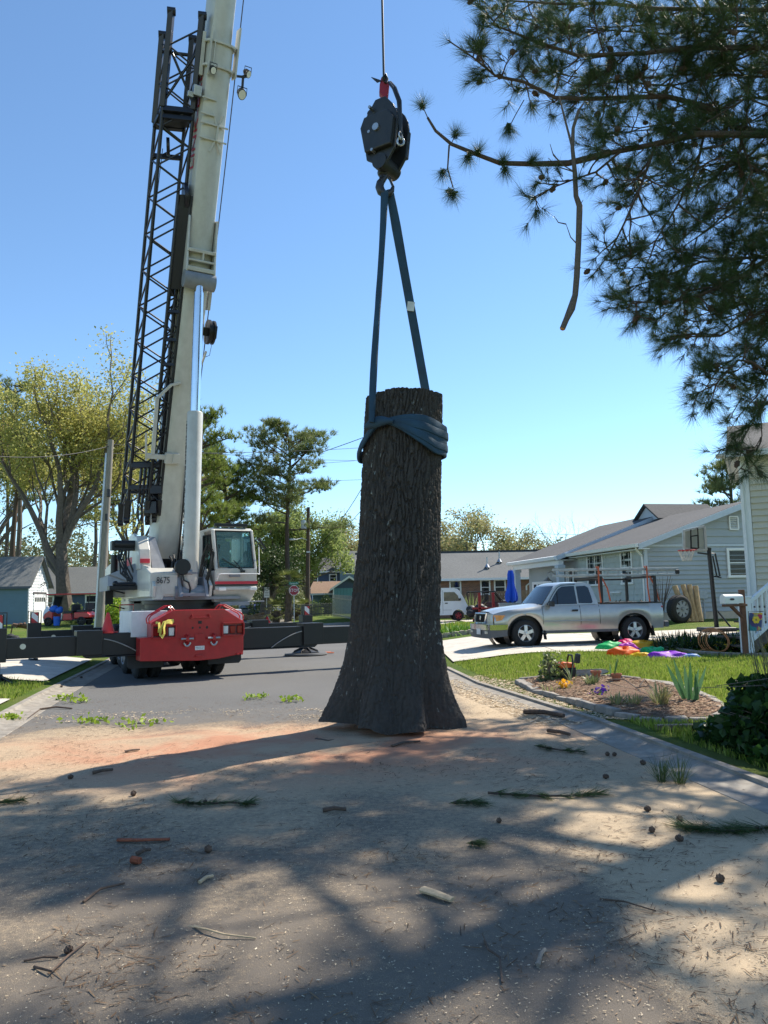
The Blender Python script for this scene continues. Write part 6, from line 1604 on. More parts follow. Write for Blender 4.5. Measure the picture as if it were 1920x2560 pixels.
def decid_tree(name, label, loc, h, spread, tr, seed, nleaf, lsize, lmat, bmat, fork=0.3, levels=4, group=None, leaf_sig=0.45, up=0.12, bare=False, nlimb=6):
    rng = random.Random(seed); nr = np.random.default_rng(seed)
    loc = Vector(loc); root = thing(name, label, 'tree', loc, group)
    B = MB(); tips = []
    def grow(p, d, L, r, lev):
        n = 4
        pts, dd = curve_pts(p, d, L, rng, n, 0.16 + 0.05 * lev, up * (0.6 if lev else 0))
        B.tube(pts, [r * (1 - 0.13 * k) for k in range(n)], 8 if lev < 1 else 5 if lev < 2 else 3, caps=False)
        if lev >= levels - 1:
            tips.extend([tuple(q) for q in pts[1:]])
        if lev >= levels: return
        k = nlimb if lev == 0 else rng.choice((2, 3, 3))
        for i in range(k):
            f = 1.0 if (i == 0) else rng.uniform(0.45, 1.0)
            j = min(n - 2, int(f * (n - 1) - 1e-6)); q = pts[j].lerp(pts[j + 1], f * (n - 1) - j)
            a = (pts[j + 1] - pts[j]).normalized()
            th = 2 * pi * (i + rng.random() * 0.6) / k + lev
            o = a.orthogonal().normalized(); o2 = a.cross(o)
            side = o * cos(th) + o2 * sin(th)
            ang = rng.uniform(0.35, 0.85) * spread * (0.5 if i == 0 else 1)
            nd = (a * cos(ang) + side * sin(ang)).normalized()
            grow(q, nd, L * rng.uniform(0.62, 0.82) * (1.15 if lev == 0 else 1), r * (0.47 if i else 0.62), lev + 1)
    grow(loc, Vector((rng.uniform(-.05, .05), rng.uniform(-.05, .05), 1)), h * fork, tr, 0)
    zmax = max(t[2] for t in tips); s = h / max(0.1, zmax - loc.z)
    if s < 1.0 or s > 1.0:
        for v in B.v: v.x = loc.x + (v.x - loc.x) * (0.5 + 0.5 * s); v.y = loc.y + (v.y - loc.y) * (0.5 + 0.5 * s); v.z = loc.z + (v.z - loc.z) * s
        T = np.array(tips); T = (T - np.array(loc)) * np.array([0.5 + 0.5 * s, 0.5 + 0.5 * s, s]) + np.array(loc)
    B.build('trunk', bmat, root, smooth=True)
    if not bare:
        idx = nr.integers(0, len(T), nleaf)
        c = T[idx] + nr.normal(size=(nleaf, 3)) * leaf_sig * np.array([1, 1, 0.7])
        c = c[c[:, 2] > loc.z + h * 0.16]
        leaf_quads('crown', c, lsize, lmat, root, nr)
    return root
def pine_tree(name, label, loc, h, tr, seed, crown0, R, group=None, nm=None, mult=1.0, flat=False):
    rng = random.Random(seed); nr = np.random.default_rng(seed)
    loc = Vector(loc); root = thing(name, label, 'tree', loc, group)
    B = MB(); pts = [loc + Vector((0.25 * sin(k * 1.3 + seed) * k / 6, 0.2 * cos(k + seed) * k / 6, h * k / 6)) for k in range(7)]
    B.tube(pts, [tr * (1 - 0.13 * k) for k in range(7)], 10)
    B.build('trunk', PBARK, root, smooth=True)
    B = MB(); tc, td = [], []
    n = int(26 * mult)
    for k in range(n):
        f = crown0 + (1 - crown0) * ((k + rng.random()) / n) ** 0.9
        z = f * h; i = min(5, int(f * 6)); p = pts[i].lerp(pts[i + 1], f * 6 - i)
        g = (f - crown0) / (1 - crown0)
        L = R * (0.35 + 0.65 * sin(pi * min(1, 0.28 + 0.72 * g)) ** 0.7) * rng.uniform(0.65, 1.1)
        a = rng.uniform(0, 2 * pi) if k % 2 else (k * 2.4)
        d = Vector((cos(a), sin(a), rng.uniform(-0.05, 0.35) + 0.4 * g))
        lp, dd = curve_pts(p, d, L, rng, 6, 0.12, 0.03)
        B.tube(lp, [tr * 0.28 * (1 - 0.15 * q) for q in range(6)], 5, caps=False)
        for q in range(int(L * 5.0)):
            f2 = rng.uniform(0.35, 1.0); j = min(4, int(f2 * 5)); s = lp[j].lerp(lp[j + 1], f2 * 5 - j)
            off = Vector((rng.uniform(-1, 1), rng.uniform(-1, 1), rng.uniform(-0.12, 0.45))) * (0.16 * L + 0.25)
            e = s + off
            B.tube([s, e], tr * 0.05, 3, caps=False)
            for w in range(4):
                c = e + Vector((rng.gauss(0, .26), rng.gauss(0, .26), rng.gauss(0, .12)))
                tc.append(tuple(c)); td.append((off.x * 0.5, off.y * 0.5, 0.8))
    B.build('limbs', PBARK, root, smooth=True)
    td = np.array(td); td /= np.linalg.norm(td, axis=1, keepdims=True)
    needle_tris('crown', tc, td, 14, 0.42, 0.045, 0.9, nm or PFAR, root, nr, 0.1)
    return root
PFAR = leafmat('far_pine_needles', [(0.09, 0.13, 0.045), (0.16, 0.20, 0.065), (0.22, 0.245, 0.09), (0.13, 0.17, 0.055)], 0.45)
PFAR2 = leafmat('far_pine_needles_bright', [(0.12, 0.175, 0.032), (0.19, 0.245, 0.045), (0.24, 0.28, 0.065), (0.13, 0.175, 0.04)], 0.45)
OAKL = leafmat('spring_oak_leaves', [(0.34, 0.35, 0.09), (0.46, 0.43, 0.12), (0.40, 0.40, 0.12), (0.52, 0.47, 0.17), (0.30, 0.32, 0.08)], 0.58)
WILL = leafmat('fresh_green_leaves', [(0.20, 0.26, 0.07), (0.28, 0.34, 0.10), (0.33, 0.38, 0.14), (0.17, 0.23, 0.055)], 0.5)
BUDS = leafmat('spring_bud_leaves', [(0.34, 0.29, 0.14), (0.40, 0.37, 0.18), (0.28, 0.31, 0.12), (0.44, 0.37, 0.20)], 0.5)
DARKL = leafmat('dark_evergreen_leaves', [(0.03, 0.055, 0.016), (0.05, 0.085, 0.024), (0.07, 0.11, 0.03)], 0.25)
LIME = leafmat('lime_shrub_leaves', [(0.26, 0.36, 0.03), (0.34, 0.44, 0.05), (0.2, 0.3, 0.03)], 0.45)
OBARK = mat('oak_grey_bark', (0.13, 0.105, 0.085), 0.9, var=0.35, scale=6, bump=0.5)
decid_tree('oak_tree', 'big spreading oak with yellow-green spring leaves behind the golf cart', at_ground(168, 57), 19.8, 0.95, 0.62, 4, 46000, 0.19, OAKL, OBARK, 0.27, 5, leaf_sig=0.55, nlimb=7, up=0.16)
decid_tree('oak_tree', 'tall thin tree with yellow-green spring leaves at the far left edge', at_ground(-40, 72), 22.0, 0.8, 0.5, 14, 22000, 0.25, OAKL, OBARK, 0.34, 5, leaf_sig=0.6, up=0.2)
decid_tree('oak_tree', 'yellow-green tree showing behind the lattice jib of the crane', at_ground(330, 88), 24.0, 0.8, 0.5, 24, 22000, 0.28, OAKL, OBARK, 0.34, 5, leaf_sig=0.7, up=0.2)
pine_tree('pine_tree', 'tall slim pine standing left of the big oak', at_ground(28, 66), 20.5, 0.30, 3, 0.5, 3.6, 'background pines')
pine_tree('pine_tree', 'tall slim pine between the big oak and the metal pole', at_ground(262, 78), 19, 0.26, 5, 0.45, 3.4, 'background pines')
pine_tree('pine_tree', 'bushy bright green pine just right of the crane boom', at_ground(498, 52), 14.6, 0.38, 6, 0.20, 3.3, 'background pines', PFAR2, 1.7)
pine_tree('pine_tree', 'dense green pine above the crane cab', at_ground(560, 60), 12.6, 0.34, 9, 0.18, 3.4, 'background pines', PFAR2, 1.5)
pine_tree('pine_tree', 'lone pine with a bare lower trunk behind the stop sign', at_ground(721, 62), 15.6, 0.25, 8, 0.46, 4.8, 'background pines', PFAR, 1.25)
decid_tree('leafy_tree', 'rounded pale green tree behind the wooden utility pole', at_ground(775, 74), 10.2, 1.0, 0.28, 31, 13000, 0.24, WILL, OBARK, 0.26, 5, 'background leafy trees', 0.5)
decid_tree('leafy_tree', 'pale green tree right behind the crane cab', at_ground(655, 72), 11.0, 1.0, 0.28, 33, 13000, 0.24, WILL, OBARK, 0.24, 5, 'background leafy trees', 0.5)
decid_tree('leafy_tree', 'dark evergreen between the cab and the palm', at_ground(668, 66), 6.5, 1.0, 0.22, 35, 9000, 0.2, DARKL, OBARK, 0.2, 4, 'background leafy trees', 0.55)
decid_tree('budding_tree', 'brown-green budding tree just left of the hanging trunk', at_ground(868, 100), 13.0, 0.95, 0.3, 41, 9000, 0.28, BUDS, OBARK, 0.3, 5, 'budding trees above the roofs', 0.6)
decid_tree('budding_tree', 'yellow-brown budding tree just right of the hanging trunk', at_ground(1120, 92), 11.0, 1.0, 0.3, 43, 10000, 0.27, BUDS, OBARK, 0.28, 5, 'budding trees above the roofs', 0.55)
decid_tree('budding_tree', 'broad budding tree above the middle of the brick house roof', at_ground(1225, 88), 11.4, 1.05, 0.3, 45, 10000, 0.26, BUDS, OBARK, 0.26, 5, 'budding trees above the roofs', 0.5)
decid_tree('budding_tree', 'budding tree above the right end of the brick house roof', at_ground(1320, 90), 9.4, 1.0, 0.26, 47, 8000, 0.26, BUDS, OBARK, 0.26, 5, 'budding trees above the roofs', 0.5)
decid_tree('bare_tree', 'small bare tree peeking over the grey house roof', at_ground(1442, 85), 10.5, 0.85, 0.2, 49, 0, 0.2, BUDS, OBARK, 0.4, 6, None, 0.4, bare=True)
pine_tree('pine_tree', 'pine behind the grey house gable beside the yellow house', at_ground(1850, 46), 9.0, 0.2, 12, 0.45, 2.3, 'background pines', PFAR)
def far_wood():
    nr = np.random.default_rng(77)
    N = 105000
    px = nr.random(N) * 2300 - 250
    d = 105 + nr.random(N) * 55
    X = (px - 960) / FPX * d
    top = 6.2 + 5.5 * vnoise(px * 0.012, px * 0 + 2, px * 0, 5) + 3.5 * (px < 420)
    z = nr.random(N) ** 0.8 * top * (0.75 + 0.35 * vnoise(px * 0.05, d * 0.1, px * 0, 8))
    c = np.stack([X, d, z], 1)
    o = leaf_quads('far_wood', c, 0.5, leafmat('far_wood_leaves', [(0.10, 0.12, 0.045), (0.16, 0.17, 0.07), (0.20, 0.18, 0.09), (0.09, 0.11, 0.035)], 0.35), None, nr, kind='stuff')
    tag(o, 'hazy far-off woodland closing the view behind the houses', None, None, 'stuff')
far_wood()
for k, (px, d, h, r, lab) in enumerate(((38, 70, 17, 0.28, 'slender bare tree second from the left behind the white garage'), (8, 80, 18, 0.24, 'slender bare tree at the left edge behind the garage roof'), (232, 82, 16, 0.24, 'slender bare tree left of the metal pole'), (350, 80, 15, 0.26, 'slender bare tree showing behind the crane turntable'))):
    b = MB(); g = at_ground(px, d); b.tube([g, g + Vector((0.2, 0, h * 0.5)), g + Vector((-0.1, 0, h))], [r, r * 0.8, r * 0.4], 8)
    for q in range(5):
        z = h * (0.35 + 0.12 * q); s = 1 if q % 2 else -1
        b.tube([g + Vector((0, 0, z)), g + Vector((s * 1.2, 0.2, z + 0.7)), g + Vector((s * 2.2, 0.3, z + 0.9))], [r * 0.25, r * 0.16, r * 0.06], 4)
    t = thing('bare_tree', lab, 'tree', g, 'bare trees in the wood'); b.build('trunk', OBARK, t, smooth=True)
SILVER = mat('silver_truck_paint', (0.47, 0.46, 0.42), 0.30, 0.5, var=0.05, coat=0.5, dirt=0.12, dirtcol=(0.25, 0.23, 0.2))
VGLASS = mat('vehicle_glass', (0.010, 0.013, 0.015), 0.06, var=0.2, spec=0.8)
VANW = mat('white_van_paint', (0.74, 0.75, 0.76), 0.35, var=0.03, coat=0.4)
PLAST = mat('grey_bumper_plastic', (0.10, 0.105, 0.11), 0.6, var=0.15)
AMBER = mat('amber_lens', (0.65, 0.26, 0.04), 0.2, var=0.1)
HLAMP = mat('headlamp_lens', (0.55, 0.53, 0.45), 0.12, var=0.15)
PLATEM = mat('licence_plate_white', (0.7, 0.7, 0.7), 0.5)
ORS = mat('orange_strap', (0.50, 0.11, 0.045), 0.7, var=0.15)
fw = Vector((3.62, 20.6, 0)); rw = Vector((6.78, 21.28, 0))
tdir = (fw - rw).normalized()
tside = Vector((-tdir.y, tdir.x, 0))         # left of travel
if tside.y > 0: tside = -tside
torig = (fw + rw) / 2 - tside * 0.74
torig.z = 0.285
MT = FR(torig, tdir)
LS = 1 if (MT.to_3x3() @ Vector((0, 1, 0))).dot(tside) > 0 else -1
truck = thing('pickup_truck', 'silver extended-cab pickup with a ladder rack parked on the driveway', 'pickup truck', torig)
WB2 = 1.58
def tp(name, m_, fn, parent=None, **k):
    b = MB(MT); fn(b); return b.build(name, m_, parent or truck, **k)
def zb(x):
    z = 0.40
    for xw in (WB2, -WB2):
        d = abs(x - xw)
        if d < 0.50: z = max(z, 0.345 + sqrt(max(0, 0.50 ** 2 - d * d)) * 0.96)
    return min(z, 0.84)
def ztop(x):
    if x < -0.58: return 1.09
    if x < 1.0: return 1.07
    return 1.07 - 0.13 * ((x - 1.0) / 1.4) - 0.06 * max(0, (x - 1.9) / 0.5) ** 2
def ytop(x):
    return 0.84 - (0.10 * max(0, (x - 1.75) / 0.7) ** 2 if x > 1.75 else 0)
xs = sorted(set([round(v, 3) for v in list(np.linspace(-2.46, 2.42, 40)) + [s * WB2 + 0.5 * cos(t) for s in (1, -1) for t in np.linspace(0.001, pi - 0.001, 17)]]))
for sd in (1, -1):
    rows = []
    for x in xs:
        z0_, zt, yt = zb(x), ztop(x), ytop(x)
        fl = 0.0
        for xw in (WB2, -WB2):
            fl = max(fl, max(0, 1 - abs(x - xw) / 0.62))
        zz = [z0_, z0_ + (zt - z0_) * 0.18, z0_ + (zt - z0_) * 0.45, z0_ + (zt - z0_) * 0.62, z0_ + (zt - z0_) * 0.86, zt]
        yy = [yt - 0.03 + 0.035 * fl, yt + 0.0 + 0.03 * fl, yt + 0.015 + 0.012 * fl, yt + 0.012, yt - 0.015, yt - 0.06]
        rows.append([(x, sd * y, z) for y, z in zip(yy, zz)])
    b = MB(MT); b.grid(rows); b.build('body_side', SILVER, truck, smooth=True)
rows = []
for x in np.linspace(0.95, 2.42, 14):
    zt, yt = ztop(x), ytop(x) - 0.06
    rows.append([(x, yt * f, zt + 0.055 * (1 - f * f) + 0.015 * (abs(f) < 0.55)) for f in np.linspace(-1, 1, 13)])
b = MB(MT); b.grid(rows); b.build('hood', SILVER, truck, smooth=True)
tp('front_fascia', SILVER, lambda b: b.grid([[(2.42 + 0.06 * (1 - (f) ** 2), 0.74 * f, ztop(2.42) + 0.05 * (1 - f * f)) for f in np.linspace(-1, 1, 11)], [(2.46 + 0.06 * (1 - f ** 2), 0.76 * f, 0.80) for f in np.linspace(-1, 1, 11)], [(2.45 + 0.06 * (1 - f ** 2), 0.77 * f, 0.60) for f in np.linspace(-1, 1, 11)]]), smooth=True)
gr = tp('grille', BLACKP, lambda b: b.prism([(2.515, -0.34, 0.66), (2.515, 0.34, 0.66), (2.505, 0.40, 0.86), (2.505, -0.40, 0.86)], (0.015, 0, 0)))
tp('grille_frame', CHROME, lambda b: b.tube([(2.53, -0.36, 0.64), (2.53, 0.36, 0.64), (2.52, 0.43, 0.88), (2.52, -0.43, 0.88)], 0.025, 6, close=True), parent=gr, smooth=True)
for k in range(8):
    tp('grille_bar', BLACKP, lambda b: b.box((2.535, -0.28 + 0.08 * k, 0.76), (0.02, 0.015, 0.19)), parent=gr)
tp('emblem', CHROME, lambda b: (b.lathe([(0.055, 0), (0.06, 0.006), (0.045, 0.01)], (2.54, 0, 0.77), (1, 0, 0), 18)), parent=gr, smooth=True)
for sd in (1, -1):
    hl = tp('headlamp', HLAMP, lambda b: b.grid([[(2.50 - 0.0, sd * 0.46, 0.68), (2.49, sd * 0.60, 0.67), (2.44, sd * 0.70, 0.68)], [(2.50, sd * 0.46, 0.86), (2.49, sd * 0.60, 0.86), (2.42, sd * 0.71, 0.85)]]), smooth=True)
    tp('turn_signal', AMBER, lambda b: b.grid([[(2.445, sd * 0.70, 0.68), (2.36, sd * 0.785, 0.69), (2.22, sd * 0.825, 0.72)], [(2.425, sd * 0.71, 0.85), (2.33, sd * 0.79, 0.85), (2.14, sd * 0.828, 0.84)]]), parent=hl, smooth=True)
bp = tp('front_bumper', CHROME, lambda b: b.grid([[(2.56 + 0.07 * (1 - f ** 2) - (0.0 if abs(f) < 0.95 else 0.1), 0.82 * f, z) for f in np.linspace(-1, 1, 13)] for z in (0.46, 0.50, 0.57, 0.60)] + [[(2.46, 0.84 * f, 0.60) for f in np.linspace(-1, 1, 13)]]), smooth=True)
for sd in (1, -1):
    tp('bumper_end', CHROME, lambda b: b.grid([[(2.56, sd * 0.80, 0.46), (2.3, sd * 0.87, 0.46), (2.1, sd * 0.875, 0.47)], [(2.56, sd * 0.81, 0.60), (2.3, sd * 0.875, 0.60), (2.08, sd * 0.88, 0.60)]]), parent=bp, smooth=True)
    tp('fog_lamp', HLAMP, lambda b: b.box((2.585, sd * 0.58, 0.40), (0.05, 0.16, 0.07)), parent=bp, bevel=0.01)
tp('lower_valance', PLAST, lambda b: (b.grid([[(2.55 + 0.06 * (1 - f ** 2), 0.81 * f, z) for f in np.linspace(-1, 1, 11)] for z in (0.24, 0.34, 0.46)]), b.grid([[(2.55, 0.81, 0.26), (2.1, 0.86, 0.30)], [(2.56, 0.815, 0.46), (2.1, 0.868, 0.47)]]), b.grid([[(2.55, -0.81, 0.26), (2.1, -0.86, 0.30)], [(2.56, -0.815, 0.46), (2.1, -0.868, 0.47)]])), parent=bp, smooth=True)
tp('licence_plate', PLATEM, lambda b: b.box((2.635, 0.10, 0.41), (0.012, 0.30, 0.15)), parent=bp, bevel=0.004)
def ycab(z): return 0.795 - (z - 1.06) * 0.235
cabo = [(1.06, 1.06), (0.90, 1.26), (0.70, 1.50), (0.60, 1.60), (0.46, 1.655), (0.0, 1.675), (-0.28, 1.66), (-0.40, 1.60), (-0.48, 1.40), (-0.56, 1.08)]
b = MB(MT)
b.grid([[(x, f * ycab(z), z + (0.03 * (1 - f * f) if z > 1.58 else 0)) for f in (-1, -0.93, -0.6, 0, 0.6, 0.93, 1)] for x, z in cabo])
for sd in (1, -1):
    b.poly([(x, sd * ycab(z), z) for x, z in cabo])
tp_cab = b.build('cab', SILVER, truck, smooth=True)
def sidepoly(pts, off): return [(x, LS * (ycab(z) + off), z) for x, z in pts]
for s_ in (1, -1):
    SP = lambda pts, off: [(x, s_ * (ycab(z) + off), z) for x, z in pts]
    tp('door_window', VGLASS, lambda b: b.prism(SP([(0.86, 1.10), (0.68, 1.36), (0.56, 1.50), (0.44, 1.57), (0.08, 1.585), (0.06, 1.10)], 0.004), (0, s_ * 0.004, 0)))
    tp('rear_side_window', VGLASS, lambda b: b.prism(SP([(0.01, 1.12), (0.02, 1.57), (-0.24, 1.585), (-0.33, 1.53), (-0.38, 1.30), (-0.40, 1.14), (-0.36, 1.11)], 0.004), (0, s_ * 0.004, 0)))
    tp('window_divider', BLACKP, lambda b: b.bar((0.62, s_ * (ycab(1.1) + 0.01), 1.10), (0.60, s_ * (ycab(1.46) + 0.01), 1.45), 0.018, 0.02))
    tp('drip_trim', BLACKP, lambda b: b.tube(SP([(0.93, 1.09), (0.72, 1.38), (0.58, 1.54), (0.44, 1.61), (0.05, 1.625)], 0.006), 0.010, 5))
    tp('door_handle', BLACKP, lambda b: b.box((0.16, s_ * 0.862, 0.93), (0.17, 0.03, 0.05)), bevel=0.012)
    tp('side_mirror', BLACKP, lambda b: (b.box((0.86, s_ * 0.95, 1.12), (0.09, 0.20, 0.15)), b.bar((0.84, s_ * 0.8, 1.07), (0.86, s_ * 0.92, 1.10), 0.05, 0.05)), bevel=0.025)
    for xd in (1.08, -0.0, -0.56):
        tp('door_gap', BLACKP, lambda b: b.tube([(xd, s_ * (0.815 + 0.0), 0.46), (xd, s_ * 0.857, 0.62), (xd, s_ * 0.853, 0.85), (xd, s_ * 0.80, 1.06)], 0.006, 4))
    tp('side_crease', SILVER, lambda b: b.tube([(1.05, s_ * 0.857, 0.66), (-0.5, s_ * 0.857, 0.655)], 0.012, 6), smooth=True)
    tp('rocker_panel', PLAST, lambda b: b.box((0.0, s_ * 0.79, 0.375), (2.2, 0.06, 0.07)), bevel=0.01)
    tp('mudflap', RUBBER, lambda b: b.box((1.03, s_ * 0.79, 0.30), (0.02, 0.16, 0.24), Matrix.Rotation(0.15, 3, 'Y')), bevel=0.004)
    tp('mudflap', RUBBER, lambda b: b.box((-2.12, s_ * 0.79, 0.33), (0.02, 0.2, 0.28), Matrix.Rotation(0.2, 3, 'Y')), bevel=0.004)
    tp('tail_lamp', LENSR, lambda b: b.prism([(-2.47, s_ * 0.70, 0.70), (-2.47, s_ * 0.845, 0.70), (-2.47, s_ * 0.83, 1.0), (-2.47, s_ * 0.70, 1.0)], (0.06, 0, 0)), bevel=0.01)
    tp('wheel_well', BLACKP, lambda b: [b.cyl((xw, s_ * 0.45, 0.36), (xw, s_ * 0.80, 0.36), 0.49, n=24, caps=False) for xw in (WB2, -WB2)])
    tp('bed_rail', BLACKP, lambda b: b.box((-1.52, s_ * 0.775, 1.105), (1.86, 0.07, 0.035)), bevel=0.008)
tp('windscreen', VGLASS, lambda b: b.grid([[(1.045 + 0.06 * (1 - f * f), 0.71 * f, 1.105) for f in np.linspace(-1, 1, 9)], [(0.64 + 0.045 * (1 - f * f), 0.60 * f, 1.595) for f in np.linspace(-1, 1, 9)]]), smooth=True)
tp('wiper', BLACKP, lambda b: (b.bar((1.12, 0.5, 1.08), (1.06, 0.0, 1.13), 0.02, 0.02), b.bar((1.12, -0.1, 1.08), (1.06, -0.55, 1.13), 0.02, 0.02)))
tp('underbody', BLACKP, lambda b: (b.box((0, 0, 0.42), (4.6, 1.2, 0.16)), b.box((1.6, 0, 0.55), (1.4, 1.3, 0.5)), b.box((-1.55, 0, 0.55), (1.7, 1.2, 0.3))))
tp('bed_floor', BLACKP, lambda b: (b.box((-1.52, 0, 0.76), (1.86, 1.5, 0.03)), b.box((-0.61, 0, 0.92), (0.03, 1.5, 0.33)), b.box((-1.52, 0.74, 0.92), (1.86, 0.03, 0.33)), b.box((-1.52, -0.74, 0.92), (1.86, 0.03, 0.33))))
tp('tailgate', SILVER, lambda b: b.box((-2.45, 0, 0.85), (0.05, 1.42, 0.48)), bevel=0.012)
tp('rear_bumper', PLAST, lambda b: b.box((-2.56, 0, 0.50), (0.14, 1.66, 0.16)), bevel=0.02)
for xw in (WB2, -WB2):
    for s_ in (1, -1):
        Mw = MT @ Matrix.Translation((xw, s_ * 0.74, 0.36)) @ (Matrix.Rotation(pi, 4, 'Z') if s_ > 0 else Matrix.Identity(4))
        wheel(Mw, 'wheel', truck, 0.36, 0.235, ALU, ALU, 5)
tp('bed_load', mat('scrap_brush', (0.10, 0.07, 0.05), 0.9), lambda b: [b.tube([(-0.9 - 0.35 * k, 0.3 * sin(k * 2.1), 0.95), (-1.1 - 0.33 * k, 0.35 * cos(k), 1.13 + 0.03 * (k % 3))], 0.015, 5) for k in range(5)])
rk = tp('ladder_rack', BLACKP, lambda b: ([b.box((x, s_ * 0.76, 1.46), (0.07, 0.07, 0.74)) for x in (-0.68, -2.30) for s_ in (1, -1)], [b.box((x, 0, 1.80), (0.06, 1.6, 0.06)) for x in (-0.68, -2.30)], b.box((-1.49, -LS * 0.76, 1.77), (1.7, 0.05, 0.05))), bevel=0.006)
lad = thing('ladder', 'long aluminium extension ladder lying on the pickup rack', 'ladder', MT @ Vector((-0.8, LS * 0.7, 1.84)))
def lp(name, m_, fn, **k):
    b = MB(MT); fn(b); return b.build(name, m_, lad, **k)
LADM = mat('dull_aluminium', (0.34, 0.35, 0.36), 0.45, 0.7)
for z_ in (1.86, 2.02):
    lp('ladder_rail', LADM, lambda b: b.box((-1.15, LS * 0.70, z_), (3.7, 0.03, 0.055)), bevel=0.004)
    lp('ladder_rail', LADM, lambda b: b.box((-1.35, LS * 0.62, z_ - 0.01), (3.6, 0.03, 0.06)), bevel=0.004)
for k in range(12):
    lp('rung', LADM, lambda b: b.cyl((0.55 - 0.3 * k, LS * 0.70, 1.88), (0.55 - 0.3 * k, LS * 0.70, 2.0), 0.016, n=8), smooth=True)
lp('ladder_foot', BLACKP, lambda b: b.box((-3.06, LS * 0.7, 1.93), (0.12, 0.06, 0.12)), bevel=0.02)
for x_, n_ in ((-0.64, 'front'), (-2.1, 'rear')):
    b = MB(MT); b.tube([(x_, LS * 0.80, 1.12), (x_ + 0.05, LS * 0.82, 1.5), (x_, LS * 0.74, 2.10), (x_ - 0.02, LS * 0.58, 2.10), (x_ - 0.25, LS * 0.72, 1.5), (x_ - 0.3, LS * 0.76, 1.15)], 0.022, 5)
    tag(b.build('ratchet_strap', ORS, None, smooth=True), f'orange strap tying the ladder to the {n_} post of the rack', 'strap', 'orange straps on the ladder')

vo = P(1118, 1540, 44); vo = Vector((vo.x - 0.35, 44.4, 0.33))
MV = FR(vo, Vector((1, 0.06, 0)))
van = thing('van', 'small white van with red wheels parked by the brick house', 'van', vo)
def vp(name, m_, fn, parent=None, **k):
    b = MB(MV); fn(b); return b.build(name, m_, parent or van, **k)
vout = [(-1.75, 0.32), (-1.78, 1.0), (-1.7, 1.75), (-1.5, 1.86), (0.6, 1.86), (0.88, 1.80), (1.02, 1.70), (1.38, 1.02), (1.46, 0.85), (1.47, 0.45), (1.40, 0.34), (1.24, 0.34)]
arch = [(0.92 + 0.34 * cos(t), 0.30 + 0.34 * sin(t)) for t in np.linspace(0.12, pi - 0.12, 9)] + [(-0.8, 0.32)] + [(-1.15 + 0.34 * cos(t), 0.30 + 0.34 * sin(t)) for t in np.linspace(0.12, pi - 0.12, 9)]
vp('body', VANW, lambda b: b.prism([(x, -0.75, z) for x, z in vout + arch], (0, 1.5, 0)), bevel=0.06, seg=3)
vp('side_window', VGLASS, lambda b: b.prism([(0.12, -0.755, 1.12), (1.02, -0.755, 1.12), (0.92, -0.755, 1.42), (0.72, -0.755, 1.62), (0.12, -0.755, 1.62)], (0, 0.008, 0)))
vp('side_window', VGLASS, lambda b: b.prism([(-1.5, -0.755, 1.12), (-0.05, -0.755, 1.12), (-0.05, -0.755, 1.62), (-1.5, -0.755, 1.62)], (0, 0.008, 0)))
vp('windscreen', VGLASS, lambda b: b.prism([(1.365, -0.62, 1.08), (1.365, 0.62, 1.08), (1.07, 0.58, 1.66), (1.07, -0.58, 1.66)], (0.012, 0, 0.006)))
vp('front_bumper', PLAST, lambda b: b.box((1.48, 0, 0.50), (0.12, 1.52, 0.34)), bevel=0.03)
vp('headlamp', HLAMP, lambda b: b.box((1.455, -0.56, 0.80), (0.04, 0.2, 0.16)), bevel=0.02)
vp('door_gap', BLACKP, lambda b: (b.bar((0.05, -0.752, 0.42), (0.05, -0.752, 1.75), 0.012, 0.01), b.bar((0.05, -0.752, 0.62), (0.55, -0.752, 0.62), 0.01, 0.01)))
vp('door_handle', BLACKP, lambda b: b.box((0.25, -0.765, 1.0), (0.16, 0.03, 0.05)), bevel=0.01)
vp('side_mirror', BLACKP, lambda b: b.box((1.02, -0.85, 1.2), (0.08, 0.16, 0.14)), bevel=0.02)
vp('roof_rack', BLACKP, lambda b: (b.bar((-0.1, -0.7, 1.86), (-0.1, -0.7, 2.02), 0.05, 0.05), b.bar((-0.1, -0.75, 2.0), (-0.1, 0.75, 2.0), 0.05, 0.05), b.bar((-0.1, -0.68, 1.95), (-0.25, -0.70, 1.68), 0.04, 0.04)))
VR = mat('van_red_rim', (0.35, 0.03, 0.04), 0.4)
for xw in (0.92, -1.15):
    for s_ in (1, -1):
        wheel(MV @ Matrix.Translation((xw, s_ * 0.66, 0.29)) @ (Matrix.Rotation(pi, 4, 'Z') if s_ > 0 else Matrix.Identity(4)), 'wheel', van, 0.29, 0.17, VR, VR, 5, tread=False)
jo = P(1232, 1540, 48); jo = Vector((jo.x, 48.2, 0.33))
MJ = FR(jo, Vector((1, -0.05, 0)))
jeep = thing('off_roader', 'dark maroon open off-roader with a pale bonnet beside the brick house', 'off-roader', jo)
JP = mat('maroon_black_paint', (0.045, 0.012, 0.016), 0.35, var=0.2, coat=0.3); JW = mat('pale_bonnet_paint', (0.55, 0.52, 0.48), 0.4)
def jp(name, m_, fn, parent=None, **k):
    b = MB(MJ); fn(b); return b.build(name, m_, parent or jeep, **k)
jp('body', JP, lambda b: b.prism([(x, -0.75, z) for x, z in [(-1.75, 0.4), (-1.8, 1.0), (0.5, 1.0), (0.6, 1.05), (1.75, 1.0), (1.8, 0.5), (1.7, 0.4)] + [(1.15 + 0.4 * cos(t), 0.36 + 0.4 * sin(t)) for t in np.linspace(0.1, pi - 0.1, 8)] + [(-1.15 + 0.4 * cos(t), 0.36 + 0.4 * sin(t)) for t in np.linspace(0.1, pi - 0.1, 8)]], (0, 1.5, 0)), bevel=0.03)
